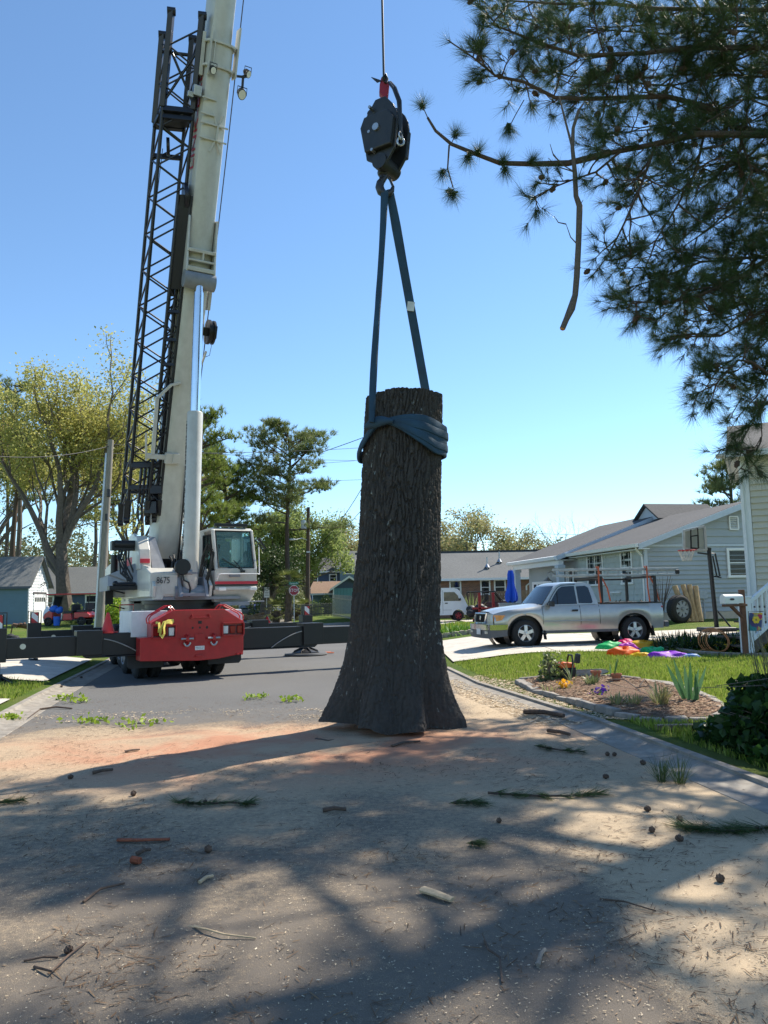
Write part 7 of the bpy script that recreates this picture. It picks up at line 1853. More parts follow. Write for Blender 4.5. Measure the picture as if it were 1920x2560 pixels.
jp('bonnet', JW, lambda b: b.prism([(0.62, -0.68, 1.04), (1.72, -0.62, 1.0), (1.72, 0.62, 1.0), (0.62, 0.68, 1.04)], (0, 0, 0.07)), bevel=0.02)
jp('roll_cage', BLACKP, lambda b: [b.tube([(-1.6, y, 1.0), (-1.5, y, 1.62), (0.15, y, 1.65), (0.62, y, 1.05)], 0.035, 7) for y in (-0.68, 0.68)] + [b.tube([(-0.5, y, 1.0), (-0.5, y, 1.63)], 0.035, 7) for y in (-0.68, 0.68)] + [b.tube([(x, -0.68, z), (x, 0.68, z)], 0.035, 7) for x, z in ((-1.5, 1.62), (-0.5, 1.63), (0.15, 1.65))])
jp('windscreen', VGLASS, lambda b: b.prism([(0.58, -0.62, 1.1), (0.58, 0.62, 1.1), (0.2, 0.6, 1.58), (0.2, -0.6, 1.58)], (0.01, 0, 0.005)))
jp('side_mirror', CHROME, lambda b: b.ball((0.75, -0.85, 1.25), (0.06, 0.1, 0.09)), smooth=True)
jp('seat', BLACKP, lambda b: (b.box((-0.3, 0.3, 1.2), (0.16, 0.5, 0.6)), b.box((-0.3, -0.3, 1.2), (0.16, 0.5, 0.6))), bevel=0.04)
for xw in (1.15, -1.15):
    for s_ in (1, -1):
        wheel(MJ @ Matrix.Translation((xw, s_ * 0.68, 0.37)) @ (Matrix.Rotation(pi, 4, 'Z') if s_ > 0 else Matrix.Identity(4)), 'wheel', jeep, 0.37, 0.22, STEEL, STEEL, 5, tread=False)
ro = Vector((P(1216, 1540, 42).x, 42.0, 0.31))
REDF = mat('red_steel', (0.40, 0.02, 0.02), 0.4, var=0.15)
rfm = thing('steel_frame', 'red steel lifting frame on castors between the van and the pickup', 'lifting frame', ro)
def rp(name, fn, m_=REDF, **k):
    b = MB(Matrix.Translation(ro)); fn(b); return b.build(name, m_, rfm, **k)
for x in (-0.35, 0.40):
    rp('post', lambda b: b.box((x, 0, 0.80), (0.14, 0.14, 1.5)), bevel=0.01)
    rp('brace', lambda b: b.bar((x - 0.35, 0, 0.1), (x, 0, 0.5), 0.05, 0.05)); rp('brace', lambda b: b.bar((x + 0.35, 0, 0.1), (x, 0, 0.5), 0.05, 0.05))
for z in (0.12, 0.72):
    rp('cross_beam', lambda b: b.box((0.0, -0.02, z), (1.5, 0.10, 0.09)), bevel=0.008)
for x in (-0.7, 0.7):
    rp('castor', lambda b: b.cyl((x, -0.1, 0.05), (x, 0.0, 0.05), 0.06), m_=RUBBER, smooth=True)
b = MB(Matrix.Translation(ro + Vector((-0.55, 1.2, 0))));
for k in range(10): b.ball((0.35 * sin(k * 2.4) + 0.2, 0.25 * cos(k * 1.7), 0.35 + 0.045 * k), (0.3, 0.28, 0.22), 9, 6)
tag(b.build('covered_engine', mat('black_tarp', (0.012, 0.012, 0.014), 0.6, var=0.3, bump=0.5, bscale=6), None, smooth=True), 'black tarpaulin heap behind the red steel frame', 'tarpaulin')
b = MB(); q = Vector((P(1275, 1530, 43).x, 43.2, 0.31)); b.box(q + Vector((0, 0, 0.48)), (1.1, 0.5, 0.9)); b.box(q + Vector((0, 0, 0.95)), (1.16, 0.56, 0.05))
tag(b.build('work_bench', mat('pale_bench', (0.50, 0.52, 0.47), 0.6), None, bevel=0.01), 'pale cabinet showing above the pickup bonnet', 'cabinet')
uo = Vector((P(1279, 1500, 40).x, 40.0, 0.31))
UB = mat('blue_umbrella_cloth', (0.012, 0.09, 0.62), 0.7, var=0.12, scale=3)
um = thing('patio_umbrella', 'folded bright blue patio umbrella in front of the brick house', 'umbrella', uo)
b = MB(Matrix.Translation(uo)); b.cyl((0, 0, 0), (0, 0, 2.75), 0.022, n=8); b.build('pole', STEEL, um, smooth=True)
b = MB(Matrix.Translation(uo)); rows = []
for k in range(9):
    t = k / 8; z = 1.05 + 1.62 * t; r = 0.25 - 0.17 * t ** 1.3 + 0.03 * sin(t * 9)
    rows.append([(r * (1 + 0.28 * cos(6 * a)) * cos(a + 0.1 * t), r * (1 + 0.28 * cos(6 * a)) * sin(a + 0.1 * t), z + 0.05 * cos(6 * a) * (1 - t)) for a in np.linspace(0, 2 * pi, 36, endpoint=False)])
b.grid(rows, closeu=True, caps=True); b.build('canopy', UB, um, smooth=True)
go2 = Vector((P(172, 1560, 46.5).x, 46.5, 0.33))
go2.z = H(go2.x, go2.y) + 0.02
MGC = FR(go2, Vector((-1, 0.05, 0)))       # front to the left
gc = thing('golf_cart', 'red golf cart with a long red canopy on the left lawn', 'golf cart', go2)
GRED = mat('golf_cart_red', (0.50, 0.02, 0.03), 0.35, var=0.08, coat=0.3)
def gp(name, m_, fn, parent=None, **k):
    b = MB(MGC); fn(b); return b.build(name, m_, parent or gc, **k)
gp('cowl', GRED, lambda b: b.prism([(x, -0.55, z) for x, z in ((0.75, 0.35), (0.72, 0.95), (0.85, 1.0), (1.25, 0.72), (1.35, 0.5), (1.25, 0.35))], (0, 1.1, 0)), bevel=0.05)
gp('seat_base', GRED, lambda b: b.prism([(x, -0.55, z) for x, z in ((0.15, 0.32), (0.1, 0.7), (-0.35, 0.72), (-0.45, 0.32))], (0, 1.1, 0)), bevel=0.04)
gp('rear_body', GRED, lambda b: b.prism([(x, -0.55, z) for x, z in ((-0.55, 0.40), (-0.55, 0.78), (-1.25, 0.80), (-1.5, 0.62), (-1.5, 0.45))], (0, 1.1, 0)), bevel=0.05)
gp('floor_pan', BLACKP, lambda b: b.box((0.0, 0, 0.33), (2.6, 1.0, 0.06)))
gp('seat', SEAT, lambda b: (b.box((-0.15, 0, 0.79), (0.5, 1.1, 0.12)), b.box((-0.42, 0, 1.05), (0.1, 1.1, 0.4)), b.box((-0.95, 0, 0.86), (0.5, 1.1, 0.12)), b.box((-1.25, 0, 1.12), (0.1, 1.1, 0.4))), bevel=0.03)
gp('canopy', GRED, lambda b: b.box((-0.35, 0, 1.86), (3.0, 1.2, 0.08)), bevel=0.03)
gp('canopy_post', BLACKP, lambda b: [b.tube([(0.80, y, 0.95), (0.62, y, 1.84)], 0.022, 6) for y in (-0.52, 0.52)] + [b.tube([(-1.3, y, 0.75), (-1.5, y, 1.84)], 0.022, 6) for y in (-0.52, 0.52)])
gp('windscreen', GLASS, lambda b: b.prism([(0.83, -0.5, 1.0), (0.83, 0.5, 1.0), (0.66, 0.5, 1.75), (0.66, -0.5, 1.75)], (0.01, 0, 0)))
for xw in (1.0, -1.0):
    for s_ in (1, -1):
        wheel(MGC @ Matrix.Translation((xw, s_ * 0.5, 0.26)) @ (Matrix.Rotation(pi, 4, 'Z') if s_ > 0 else Matrix.Identity(4)), 'wheel', gc, 0.26, 0.2, BLACKP, BLACKP, 5, tread=False)
BLUEB = mat('blue_bags', (0.02, 0.13, 0.55), 0.6, var=0.2, bump=0.4, bscale=12)
for k, (dx, dz, sx, lab) in enumerate(((0.75, 0.98, 0.24, 'blue bag on the front of the golf cart, left one'), (0.40, 0.90, 0.22, 'blue bag on the golf cart floor, right one'))):
    c = MGC @ Vector((dx, 0.45, dz))
    b = MB(); b.ball(c, (sx, 0.25, 0.2), 12, 8); b.ball(c + Vector((sx * 0.4, 0, 0.1)), (sx * 0.6, 0.2, 0.14), 10, 6)
    tag(b.build('bag', BLUEB, None, smooth=True), lab, 'bag', 'blue bags on the golf cart')
c = MGC @ Vector((0.5, 0.5, 0.0)); b = MB(); b.lathe([(0.17, 0.02), (0.2, 0.5), (0.2, 0.55)], c, (0, 0, 1), 16); tag(b.build('bin', BLUEB, None, smooth=True), 'blue plastic bin beside the golf cart', 'bin')
WBAG = mat('white_bags', (0.75, 0.76, 0.78), 0.6, var=0.08, bump=0.4, bscale=9)
for k in range(3):
    c = go2 + Vector((-1.9 + 0.32 * k - 0.1, 1.6, 0.55 + 0.1 * (k % 2)))
    b = MB(); b.ball(c, (0.26, 0.26, 0.55), 12, 8); b.ball(c + Vector((0, 0, 0.5)), (0.12, 0.12, 0.14), 8, 6)
    tag(b.build('garden_bag', WBAG, None, smooth=True), ('leftmost', 'middle', 'rightmost')[k] + ' of the white garden bags between the garage and the golf cart', 'bag', 'white garden bags')
def far_car(px, d, colr, label, rot):
    o = at_ground(px, d); M = FR(o, Vector((cos(rot), sin(rot), 0)))
    t = thing('parked_car', label, 'car', o, 'cars parked far down the road')
    m_ = mat('car_paint_%d' % px, colr, 0.35, coat=0.4)
    b = MB(M); b.prism([(x, -0.85, z) for x, z in ((-2.1, 0.35), (-2.15, 0.85), (-1.7, 0.95), (-1.2, 1.4), (0.3, 1.42), (1.0, 0.98), (2.0, 0.85), (2.15, 0.6), (2.1, 0.35))], (0, 1.7, 0)); b.build('body', m_, t, bevel=0.07)
    b = MB(M); b.prism([(x, -0.86, z) for x, z in ((-1.5, 0.97), (-1.1, 1.33), (0.25, 1.34), (0.8, 0.98))], (0, 1.72, 0)); b.build('side_window', VGLASS, t)
    b = MB(M); b.prism([(-2.0, -0.7, 0.98), (-2.0, 0.7, 0.98), (-1.3, 0.6, 1.35), (-1.3, -0.6, 1.35)], (-0.2, 0, 0.05)); b.build('rear_window', VGLASS, t)
    for x in (-1.3, 1.3):
        for s_ in (1, -1):
            b = MB(M); b.cyl((x, s_ * 0.68, 0.32), (x, s_ * 0.88, 0.32), 0.32, n=16); b.build('wheel', RUBBER, t, smooth=True)
far_car(645, 84, (0.05, 0.06, 0.22), 'dark blue car parked far down the road near the notice sign', 2.0)
far_car(661, 90, (0.6, 0.62, 0.64), 'pale car parked far down the road behind the dark blue one', 2.0)
far_car(612, 86, (0.16, 0.2, 0.18), 'grey-green car parked far down the road under the crane cab', 1.9)
POLEW = mat('grey_pole_wood', (0.24, 0.21, 0.17), 0.85, var=0.3, bump=0.4, stretch=(5, 5, 0.5))
POLEB = mat('brown_pole_wood', (0.10, 0.065, 0.045), 0.85, var=0.35, bump=0.4, stretch=(5, 5, 0.5))
pb = at_ground(250, 34); pt = P(277, 1100, 34.2)
up = thing('utility_pole', 'leaning grey utility pole with a metal conduit left of the crane', 'pole', pb)
b = MB(); b.tube([pb, pb.lerp(pt, 0.5), pt], [0.17, 0.15, 0.125], 16); b.build('pole', POLEW, up, smooth=True)
b = MB(); o_ = Vector((-0.17, -0.06, 0)); b.tube([pb + o_, pb.lerp(pt, 0.5) + o_, pb.lerp(pt, 0.93) + o_ * 0.8], 0.06, 10); b.build('conduit', STEEL, up, smooth=True)
b = MB(); q = pb.lerp(pt, 0.72); b.cyl(q + Vector((0.1, -0.15, -0.15)), q + Vector((0.1, -0.15, 0.2)), 0.08); b.box(pb.lerp(pt, 0.6) + Vector((0.06, -0.15, 0)), (0.12, 0.06, 0.3)); b.build('insulator', BLACKP, up, bevel=0.01)
u2 = at_ground(768, 63); u2t = P(771, 1268, 63)
up2 = thing('utility_pole', 'brown wooden utility pole with a transformer beside the stop sign', 'pole', u2)
b = MB(); b.tube([u2, u2.lerp(u2t, 0.5), u2t], [0.2, 0.17, 0.13], 14); b.build('pole', POLEB, up2, smooth=True)
TRF = mat('transformer_grey', (0.62, 0.64, 0.65), 0.4, var=0.05)
c = P(759, 1312, 62.8); b = MB(); b.lathe([(0.05, -0.40), (0.22, -0.38), (0.23, 0.30), (0.2, 0.36), (0.05, 0.40)], c, (0, 0, 1), 20); b.build('transformer', TRF, up2, smooth=True)
b = MB(); b.tube([P(771, 1352, 63), P(755, 1345, 62.5), P(740, 1349, 62)], 0.03, 6); b.ball(P(731, 1349, 62), (0.30, 0.14, 0.09), 12, 7); b.build('street_lamp', TRF, up2, smooth=True)
b = MB(); b.cyl(P(768, 1268, 62.9), P(760, 1290, 62.8), 0.03); b.box(P(771, 1380, 62.85), (0.3, 0.1, 0.12)); b.build('pole_fitting', STEEL, up2)
WIRE = mat('overhead_cable', (0.02, 0.02, 0.022), 0.6)
def wire(pts, r, label, sag=0.0):
    A, Bq = Vector(pts[0]), Vector(pts[1])
    P_ = [A.lerp(Bq, f) - Vector((0, 0, sag * 4 * f * (1 - f))) for f in np.linspace(0, 1, 17)]
    b = MB(); b.tube(P_, r, 5)
    tag(b.build('overhead_wire', WIRE, None, smooth=True), label, 'wire', 'overhead wires')
u3 = at_ground(1000, 62); u3t = P(1000, 1000, 62)
up3 = thing('utility_pole', 'tall utility pole standing behind the hanging trunk', 'pole', u3)
b = MB(); b.tube([u3, u3.lerp(u3t, 0.5), u3t], [0.2, 0.17, 0.13], 12); b.build('pole', POLEB, up3, smooth=True)
wire((pb.lerp(pt, 0.97), P(-200, 1110, 26)), 0.016, 'wire running off to the left edge from the top of the grey pole', 0.5)
wire((pb.lerp(pt, 0.93), P(1000, 1112, 62)), 0.016, 'lowest wire crossing behind the crane boom to the lone pine', 0.2)
wire((pb.lerp(pt, 0.98), P(1000, 1150, 62)), 0.013, 'thin wire crossing the sky left of the hanging trunk', 0.3)
wire((P(640, 1165, 60), P(1000, 1140, 62)), 0.013, 'middle thin wire crossing the lone pine', 0.15)
wire((P(560, 1205, 62), P(1000, 1195, 62)), 0.013, 'lower thin wire crossing the lone pine trunk', 0.1)
wire((P(800, 1132, 62), P(1000, 1058, 62)), 0.028, 'dark cable rising to the trunk from the lone pine crown', 0.06)
wire((P(771, 1385, 63), P(1000, 1020, 62)), 0.026, 'curved service cable from the brown pole up to the trunk', 1.6)
wire((P(771, 1390, 63), P(1000, 1140, 62)), 0.022, 'lower service cable from the brown pole to behind the trunk', 1.0)
for yy, n_ in ((1333, 'upper'), (1352, 'middle'), (1360, 'lower')):
    wire((P(1330, yy - 1, 95), P(1480, yy + 3, 95)), 0.02, f'{n_} far-off wire above the grey house roof', 0.1)
SRED = mat('stop_sign_red', (0.30, 0.012, 0.03), 0.45, var=0.06); SGRN = mat('street_sign_green', (0.0, 0.16, 0.10), 0.45, var=0.06); SWHT = mat('sign_white', (0.78, 0.78, 0.76), 0.5, var=0.03)
so = at_ground(735, 57); sc_ = P(735, 1476, 57)
ss = thing('stop_sign', 'red octagonal stop sign with a green street name plate on the corner lawn', 'sign', so)
b = MB(); b.box(((so.x + sc_.x) / 2, 57.03, (so.z + sc_.z + 0.6) / 2), (0.06, 0.04, sc_.z + 0.6 - so.z)); b.build('post', STEEL, ss)
def octo(r): return [(sc_.x + r * cos(pi / 8 + k * pi / 4), 57.0, sc_.z + r * sin(pi / 8 + k * pi / 4)) for k in range(8)]
b = MB(); b.prism(octo(0.39), (0, 0.006, 0)); bd = b.build('border', SWHT, ss)
b = MB(); b.prism([Vector(p) + Vector((0, -0.005, 0)) for p in octo(0.358)], (0, 0.003, 0)); b.build('plate', SRED, ss)
text_part('lettering', 'STOP', 0.34, Matrix.Translation((sc_.x, 56.99, sc_.z - 0.01)) @ Matrix.Rotation(pi / 2, 4, 'X'), SWHT, ss, 0.001, sx=0.78)
b = MB(); b.box((sc_.x - 0.02, 57.0, sc_.z + 0.52), (0.72, 0.006, 0.22)); b.build('name_plate', SGRN, ss)
text_part('lettering', 'Cypress Av', 0.17, Matrix.Translation((sc_.x - 0.02, 56.993, sc_.z + 0.52)) @ Matrix.Rotation(pi / 2, 4, 'X'), SWHT, ss, 0.001, sx=0.75)
no = at_ground(666, 66); nc = P(667, 1481, 66)
ns = thing('notice_sign', 'white rectangular notice sign left of the palms', 'sign', no)
b = MB(); b.box(((no.x + nc.x) / 2, 66.02, (no.z + nc.z) / 2), (0.06, 0.04, nc.z - no.z)); b.build('post', STEEL, ns)
b = MB(); b.box((nc.x, 66.0, nc.z), (0.46, 0.008, 0.86)); b.build('plate', SWHT, ns)
b = MB(); b.lathe([(0.10, 0), (0.13, 0.001), (0.13, 0.004), (0.10, 0.004)], (nc.x, 65.995, nc.z + 0.25), (0, -1, 0), 20, caps=False); b.build('emblem_ring', BLKT, ns)
for k, w in enumerate((0.32, 0.28, 0.34)):
    b = MB(); b.box((nc.x, 65.994, nc.z - 0.02 - 0.12 * k), (w, 0.002, 0.035)); b.build('text_line', GREYP, ns)
PICK = mat('dark_picket', (0.10, 0.10, 0.105), 0.8, var=0.2); PICKW = mat('white_picket', (0.7, 0.7, 0.7), 0.7); PRIV = mat('grey_fence_boards', (0.34, 0.33, 0.30), 0.85, var=0.2)
def picket(label, p0, p1, n, h, w, m_, pointed=True):
    p0 = Vector(p0); p1 = Vector(p1); t = thing('fence', label, 'fence', (p0 + p1) / 2)
    d = (p1 - p0).normalized()
    base = None
    for k in range(n):
        c = p0.lerp(p1, (k + 0.5) / n)
        M = FR(Vector((c.x, c.y, c.z)), d)
        if base is None:
            b = MB(M)
            top = [(-w / 2, 0, 0.05), (w / 2, 0, 0.05), (w / 2, 0, h - 0.08), (0, 0, h), (-w / 2, 0, h - 0.08)] if pointed else [(-w / 2, 0, 0.02), (w / 2, 0, 0.02), (w / 2, 0, h), (-w / 2, 0, h)]
            b.prism(top, (0, 0.025, 0)); o = b.build('picket', m_, t); base = (o, M.copy(), c.copy())
        else:
            o = base[0].copy(); COL.objects.link(o); o.parent = t; o.location = Vector(base[0].location) + (c - base[2]) + Vector((0, 0, 0.015 * sin(k * 2.3)))
    for z in (0.25, h - 0.3):
        b = MB(); b.bar(p0 + Vector((0, 0.04, z)), p1 + Vector((0, 0.04, z)), 0.04, 0.09); b.build('rail', m_, t)
    return t
def gz(px, d, dz=0):
    q = at_ground(px, d); return Vector((q.x, q.y, q.z + dz))
picket('dark picket fence between the palms and the grey fence', gz(728, 70), gz(830, 66), 30, 1.15, 0.085, PICK)
picket('short white picket fence left of the palms', gz(682, 74), gz(702, 73), 8, 1.0, 0.085, PICKW)
picket('grey privacy fence beside the teal shed', gz(830, 64), gz(905, 52), 28, 1.85, 0.19, PRIV, False)
picket('weathered wooden fence between the brick and grey houses', gz(1226, 49.5), gz(1330, 49.5), 17, 1.7, 0.14, WOODP, False)
PALM = leafmat('palm_fronds', [(0.10, 0.14, 0.03), (0.17, 0.20, 0.05), (0.24, 0.24, 0.07), (0.08, 0.12, 0.03)], 0.35)
PTRK = mat('palm_trunk', (0.10, 0.07, 0.05), 0.9, var=0.4, bump=0.6, bscale=14)
def palm(px, d, h, n, L, seed, label):
    rg = random.Random(seed); o = at_ground(px, d); t = thing('palm_tree', label, 'palm', o, 'palms behind the stop sign')
    b = MB(); b.tube([o, o + Vector((0.05, 0, h * 0.5)), o + Vector((0.1, 0, h))], [0.30, 0.24, 0.26], 10)
    for k in range(26):
        a = rg.uniform(0, 2 * pi); z = rg.uniform(0.2, 1) * h; q = o + Vector((0.2 * cos(a), 0.2 * sin(a), z)); b.tube([q, q + Vector((0.22 * cos(a), 0.22 * sin(a), rg.uniform(-0.3, 0.35)))], [0.05, 0.02], 4)
    b.build('trunk', PTRK, t, smooth=True)
    V = []; F = []
    top = o + Vector((0.1, 0, h))
    for k in range(n):
        a = rg.uniform(0, 2 * pi); el = rg.uniform(-0.7, 1.2)
        dv = Vector((cos(a) * cos(el), sin(a) * cos(el), sin(el)))
        st = top + dv * 0.7 * L
        s = dv.cross(Vector((0, 0, 1))).normalized(); u = s.cross(dv)
        for j in range(-6, 7):
            ang = j * 0.21; tip = st + (dv * cos(ang) + s * sin(ang)) * L * 0.6 * rg.uniform(0.85, 1.1) + Vector((0, 0, -0.12))
            w = (dv.cross(u)) * 0.03 + u * 0.0
            i = len(V); V += [tuple(st - s * 0.02 * 1 + (s * cos(ang) - dv * sin(ang)) * 0.03), tuple(st + (dv * sin(ang) - s * cos(ang)) * 0.03), tuple(tip)]; F += [i, i + 1, i + 2]
        i = len(V); V += [tuple(top), tuple(top + Vector((0, 0, 0.04))), tuple(st)]; F += [i, i + 1, i + 2]
    raw_mesh('fronds', np.array(V), np.array(F), 3, PALM, t)
palm(720, 59, 2.9, 46, 1.25, 1, 'tallest palm directly behind the stop sign'); palm(690, 60, 0.9, 34, 1.15, 2, 'low palm left of the stop sign'); palm(744, 60, 0.8, 30, 1.1, 3, 'low palm right of the stop sign')
b = MB(); q = at_ground(680, 70)
rg = random.Random(4)
for k in range(60):
    a = rg.uniform(-3.5, 2.2); hgt = 0.7 * max(0, 1 - (a / 3.5) ** 2)
    c = q + Vector((a, rg.uniform(-0.8, 0.8), rg.uniform(0, hgt))); dv = Vector((rg.uniform(-1, 1), rg.uniform(-0.5, 0.5), rg.uniform(-0.3, 0.3))) * 0.5
    b.tube([c - dv, c + dv], rg.uniform(0.05, 0.13), 5)
b.ball(q + Vector((-0.5, 0, 0.1)), (3.0, 0.9, 0.4), 16, 8)
tag(b.build('brush_pile', mat('mulch_brown', (0.28, 0.17, 0.09), 0.95, var=0.4, scale=10, bump=0.6, bscale=18), None, smooth=False), 'brown pile of logs and mulch at the far street corner', 'debris pile')
b = MB(); rg = random.Random(8)
q = at_ground(735, 64)
for k in range(34):
    c = q + Vector((rg.uniform(-1.8, 1.4), rg.uniform(-0.4, 0.4), 0.06)); b.ball(c, (rg.uniform(.08, .2), .1, rg.uniform(.05, .12)), 6, 4)
tag(b.build('rock_border', mat('pale_rocks', (0.5, 0.47, 0.4), 0.9, var=0.2), None, kind='stuff'), 'pale rocks scattered at the foot of the palms', None, None, 'stuff')
def shrub(name, label, o, r, h, n, ls, m_, seed=1, group=None, stem=True):
    nr = np.random.default_rng(seed); o = Vector(o); t = thing(name, label, 'bush', o, group)
    v = rand_dirs(n, nr) * (nr.random((n, 1)) ** 0.4); v[:, 2] = np.abs(v[:, 2])
    lump = 0.75 + 0.5 * vnoise(v[:, 0] * 2.5 + 5, v[:, 1] * 2.5 + 5, v[:, 2] * 2.5, seed)
    c = v * lump[:, None] * np.array([r, r, h]) + np.array(o) + np.array([0, 0, 0.05])
    leaf_quads('foliage', c, ls, m_, t, nr)
    b = MB(); rg = random.Random(seed)
    for k in range(7):
        a = rg.uniform(0, 2 * pi); b.tube([o, o + Vector((cos(a) * r * 0.3, sin(a) * r * 0.3, h * 0.4)), o + Vector((cos(a) * r * 0.6, sin(a) * r * 0.6, h * 0.75))], [0.03, 0.02, 0.008], 5)
    b.build('stem', OBARK, t, smooth=True)
    return t
shrub('lime_shrub', 'bright lime-green shrub just left of the crane', at_ground(292, 42), 0.95, 1.9, 2600, 0.16, LIME, 3)
shrub('green_shrub', 'small green shrub seen through the golf cart', at_ground(192, 50), 0.7, 1.3, 1200, 0.14, WILL, 4)
shrub('garden_shrub', 'round green shrub beside the teal shed door', at_ground(815, 76), 0.9, 2.0, 1500, 0.16, DARKL, 6)
shrub('garden_shrub', 'low pale shrub behind the picket fence', at_ground(785, 72), 0.9, 1.3, 1200, 0.15, WILL, 7)
shrub('dark_hedge', 'dark hedge below the crane cab far down the road', at_ground(690, 78), 3.0, 3.4, 5000, 0.22, DARKL, 8)
def blades(name, o, n, L, w, m_, parent, seed, spread=0.5, r0=0.15, bend=0.3, segs=4):
    rg = np.random.default_rng(seed); V = []; F = []
    o = np.array(o)
    for k in range(n):
        a = rg.random() * 2 * pi; sp = spread * rg.random() ** 0.7; l = L * (0.65 + 0.45 * rg.random()); rr = r0 * rg.random() ** 0.5
        base = o + np.array([rr * cos(a), rr * sin(a), 0]); a2 = a + rg.normal() * 0.5
        side = np.array([-sin(a2), cos(a2), 0]) * w / 2
        for s in range(segs + 1):
            f = s / segs
            out = l * (sin(sp) * f + bend * f * f * sp); upv = l * (cos(sp) * f - bend * 0.8 * f * f * f * sp)
            p = base + np.array([cos(a2) * out, sin(a2) * out, upv]); ww = (1 - f ** 2.5) * (0.7 + 0.6 * min(f * 2, 1)) + 0.02
            V += [p - side * ww, p + side * ww]
        i = len(V) - 2 * (segs + 1)
        for s in range(segs): F += [i + 2 * s, i + 2 * s + 1, i + 2 * s + 3, i + 2 * s + 2]
    return raw_mesh(name, np.array(V), np.array(F), 4, m_, parent)
YUC = leafmat('yucca_blades', [(0.16, 0.20, 0.08), (0.26, 0.28, 0.13), (0.12, 0.17, 0.06)], 0.25)
DAY = leafmat('daylily_blades', [(0.07, 0.16, 0.02), (0.12, 0.24, 0.03), (0.17, 0.30, 0.05)], 0.35)
IRIS = leafmat('iris_blades', [(0.06, 0.15, 0.05), (0.10, 0.22, 0.08), (0.15, 0.28, 0.12)], 0.3)
t = thing('yucca', 'spiky pale yucca clump against the brick house', 'plant', at_ground(1175, 47)); blades('leaf_blades', at_ground(1175, 47), 60, 1.7, 0.07, YUC, t, 4, 0.6, 0.3)
q = P(1135, 1575, 30.5); q.z = H(q.x, q.y)
t = thing('daylily', 'low green daylily clump in the bed left of the pickup', 'plant', q); blades('leaf_blades', q, 240, 0.62, 0.05, DAY, t, 5, 1.1, 0.65, 0.9, 5); blades('leaf_blades', q + Vector((0.55, 0.2, 0)), 120, 0.5, 0.045, DAY, t, 6, 1.1, 0.4, 0.9, 5)
ed = thing('bed_edging', 'row of pale bricks edging the daylily bed', 'edging', P(1160, 1590, 29.6));
EDB = mat('tan_edging_brick', (0.46, 0.38, 0.30), 0.9, var=0.2, bump=0.3)
for k in range(16):
    x = 1.7 + 0.31 * k; y = 29.6 + 0.04 * sin(k); z = H(x, y)
    b = MB(); b.box((x, y, z + 0.08), (0.295, 0.2, 0.18), Matrix.Rotation(0.06 * sin(k * 1.7), 3, 'Z')); b.build('brick', EDB, ed, bevel=0.015)

ho = P(1792, 1568, 26.0); ho.z = H(ho.x, ho.y)
bk = thing('basketball_hoop', 'portable basketball hoop with a clear framed backboard by the grey house', 'basketball hoop', ho)
htop = P(1772, 1372, 26.0)
b = MB(); b.tube([ho + Vector((0, 0, 0.1)), htop], [0.075, 0.07], 10); b.build('pole', BLACKP, bk, smooth=True)
b = MB(); b.prism([(ho.x - 0.45, ho.y - 0.4, ho.z), (ho.x + 0.5, ho.y - 0.4, ho.z), (ho.x + 0.6, ho.y + 0.5, ho.z), (ho.x - 0.5, ho.y + 0.5, ho.z)], (0, 0, 0.16)); b.build('base', BLACKP, bk, bevel=0.04)
b = MB(); b.tube([ho + Vector((0.02, 0, 0.75)), ho + Vector((0.55, 0.2, 0.15))], 0.03, 6); b.build('base_strut', BLACKP, bk, smooth=True)
bl, br, tl, tr_ = P(1712, 1372, 25.6), P(1766, 1370, 25.6), P(1708, 1326, 25.6), P(1760, 1315, 25.6)
b = MB(); b.prism([P(1710, 1372, 25.6), P(1765, 1376, 25.9), P(1761, 1316, 25.9), P(1709, 1327, 25.6)], (0, 0.02, 0)); b.build('backboard', glassmat('backboard_acrylic', (0.85, 0.88, 0.88), 0.72, (0.55, 0.56, 0.48)), bk)
def fb(b, A, B, C, D, w):
    for p, q in ((A, B), (B, C), (C, D), (D, A)): b.bar(p, q, w, w)
b = MB(); fb(b, P(1710, 1372, 25.57), P(1765, 1376, 25.87), P(1761, 1316, 25.87), P(1709, 1327, 25.57), 0.075); b.build('backboard_frame', ALU, bk)
b = MB(); fb(b, P(1728, 1370, 25.6), P(1746, 1371, 25.68), P(1745, 1338, 25.68), P(1727, 1341, 25.6), 0.04); b.bar(P(1727, 1341, 25.62), P(1727, 1324, 25.62), 0.03, 0.03); b.bar(P(1745, 1338, 25.7), P(1744, 1320, 25.7), 0.03, 0.03); b.build('target_square', BLACKP, bk)
rc_ = P(1716, 1376, 25.2)
b = MB(); b.tube([rc_ + Vector((0.26 * cos(a), 0.24 * sin(a), 0)) for a in np.linspace(0, 2 * pi, 24, endpoint=False)], 0.02, 6, close=True); b.bar(rc_ + Vector((0.2, 0.1, 0)), P(1738, 1374, 25.6), 0.14, 0.05); b.build('rim', mat('rim_red', (0.4, 0.03, 0.03), 0.5), bk, smooth=True)
b = MB()
for k in range(12):
    a = 2 * pi * k / 12
    for s_ in (1, -1):
        b.tube([rc_ + Vector((0.26 * cos(a), 0.24 * sin(a), 0)), rc_ + Vector((0.19 * cos(a + 0.26 * s_), 0.18 * sin(a + 0.26 * s_), -0.18)), rc_ + Vector((0.14 * cos(a), 0.13 * sin(a), -0.34))], 0.009, 4)
b.build('net', mat('net_white', (0.55, 0.55, 0.5), 0.9), bk)
b = MB(); b.bar(P(1762, 1371, 25.9), htop + Vector((0.05, 0, -0.02)), 0.09, 0.09); b.bar(P(1745, 1382, 25.75), P(1774, 1386, 26.0), 0.05, 0.05); b.build('support_arm', BLACKP, bk)
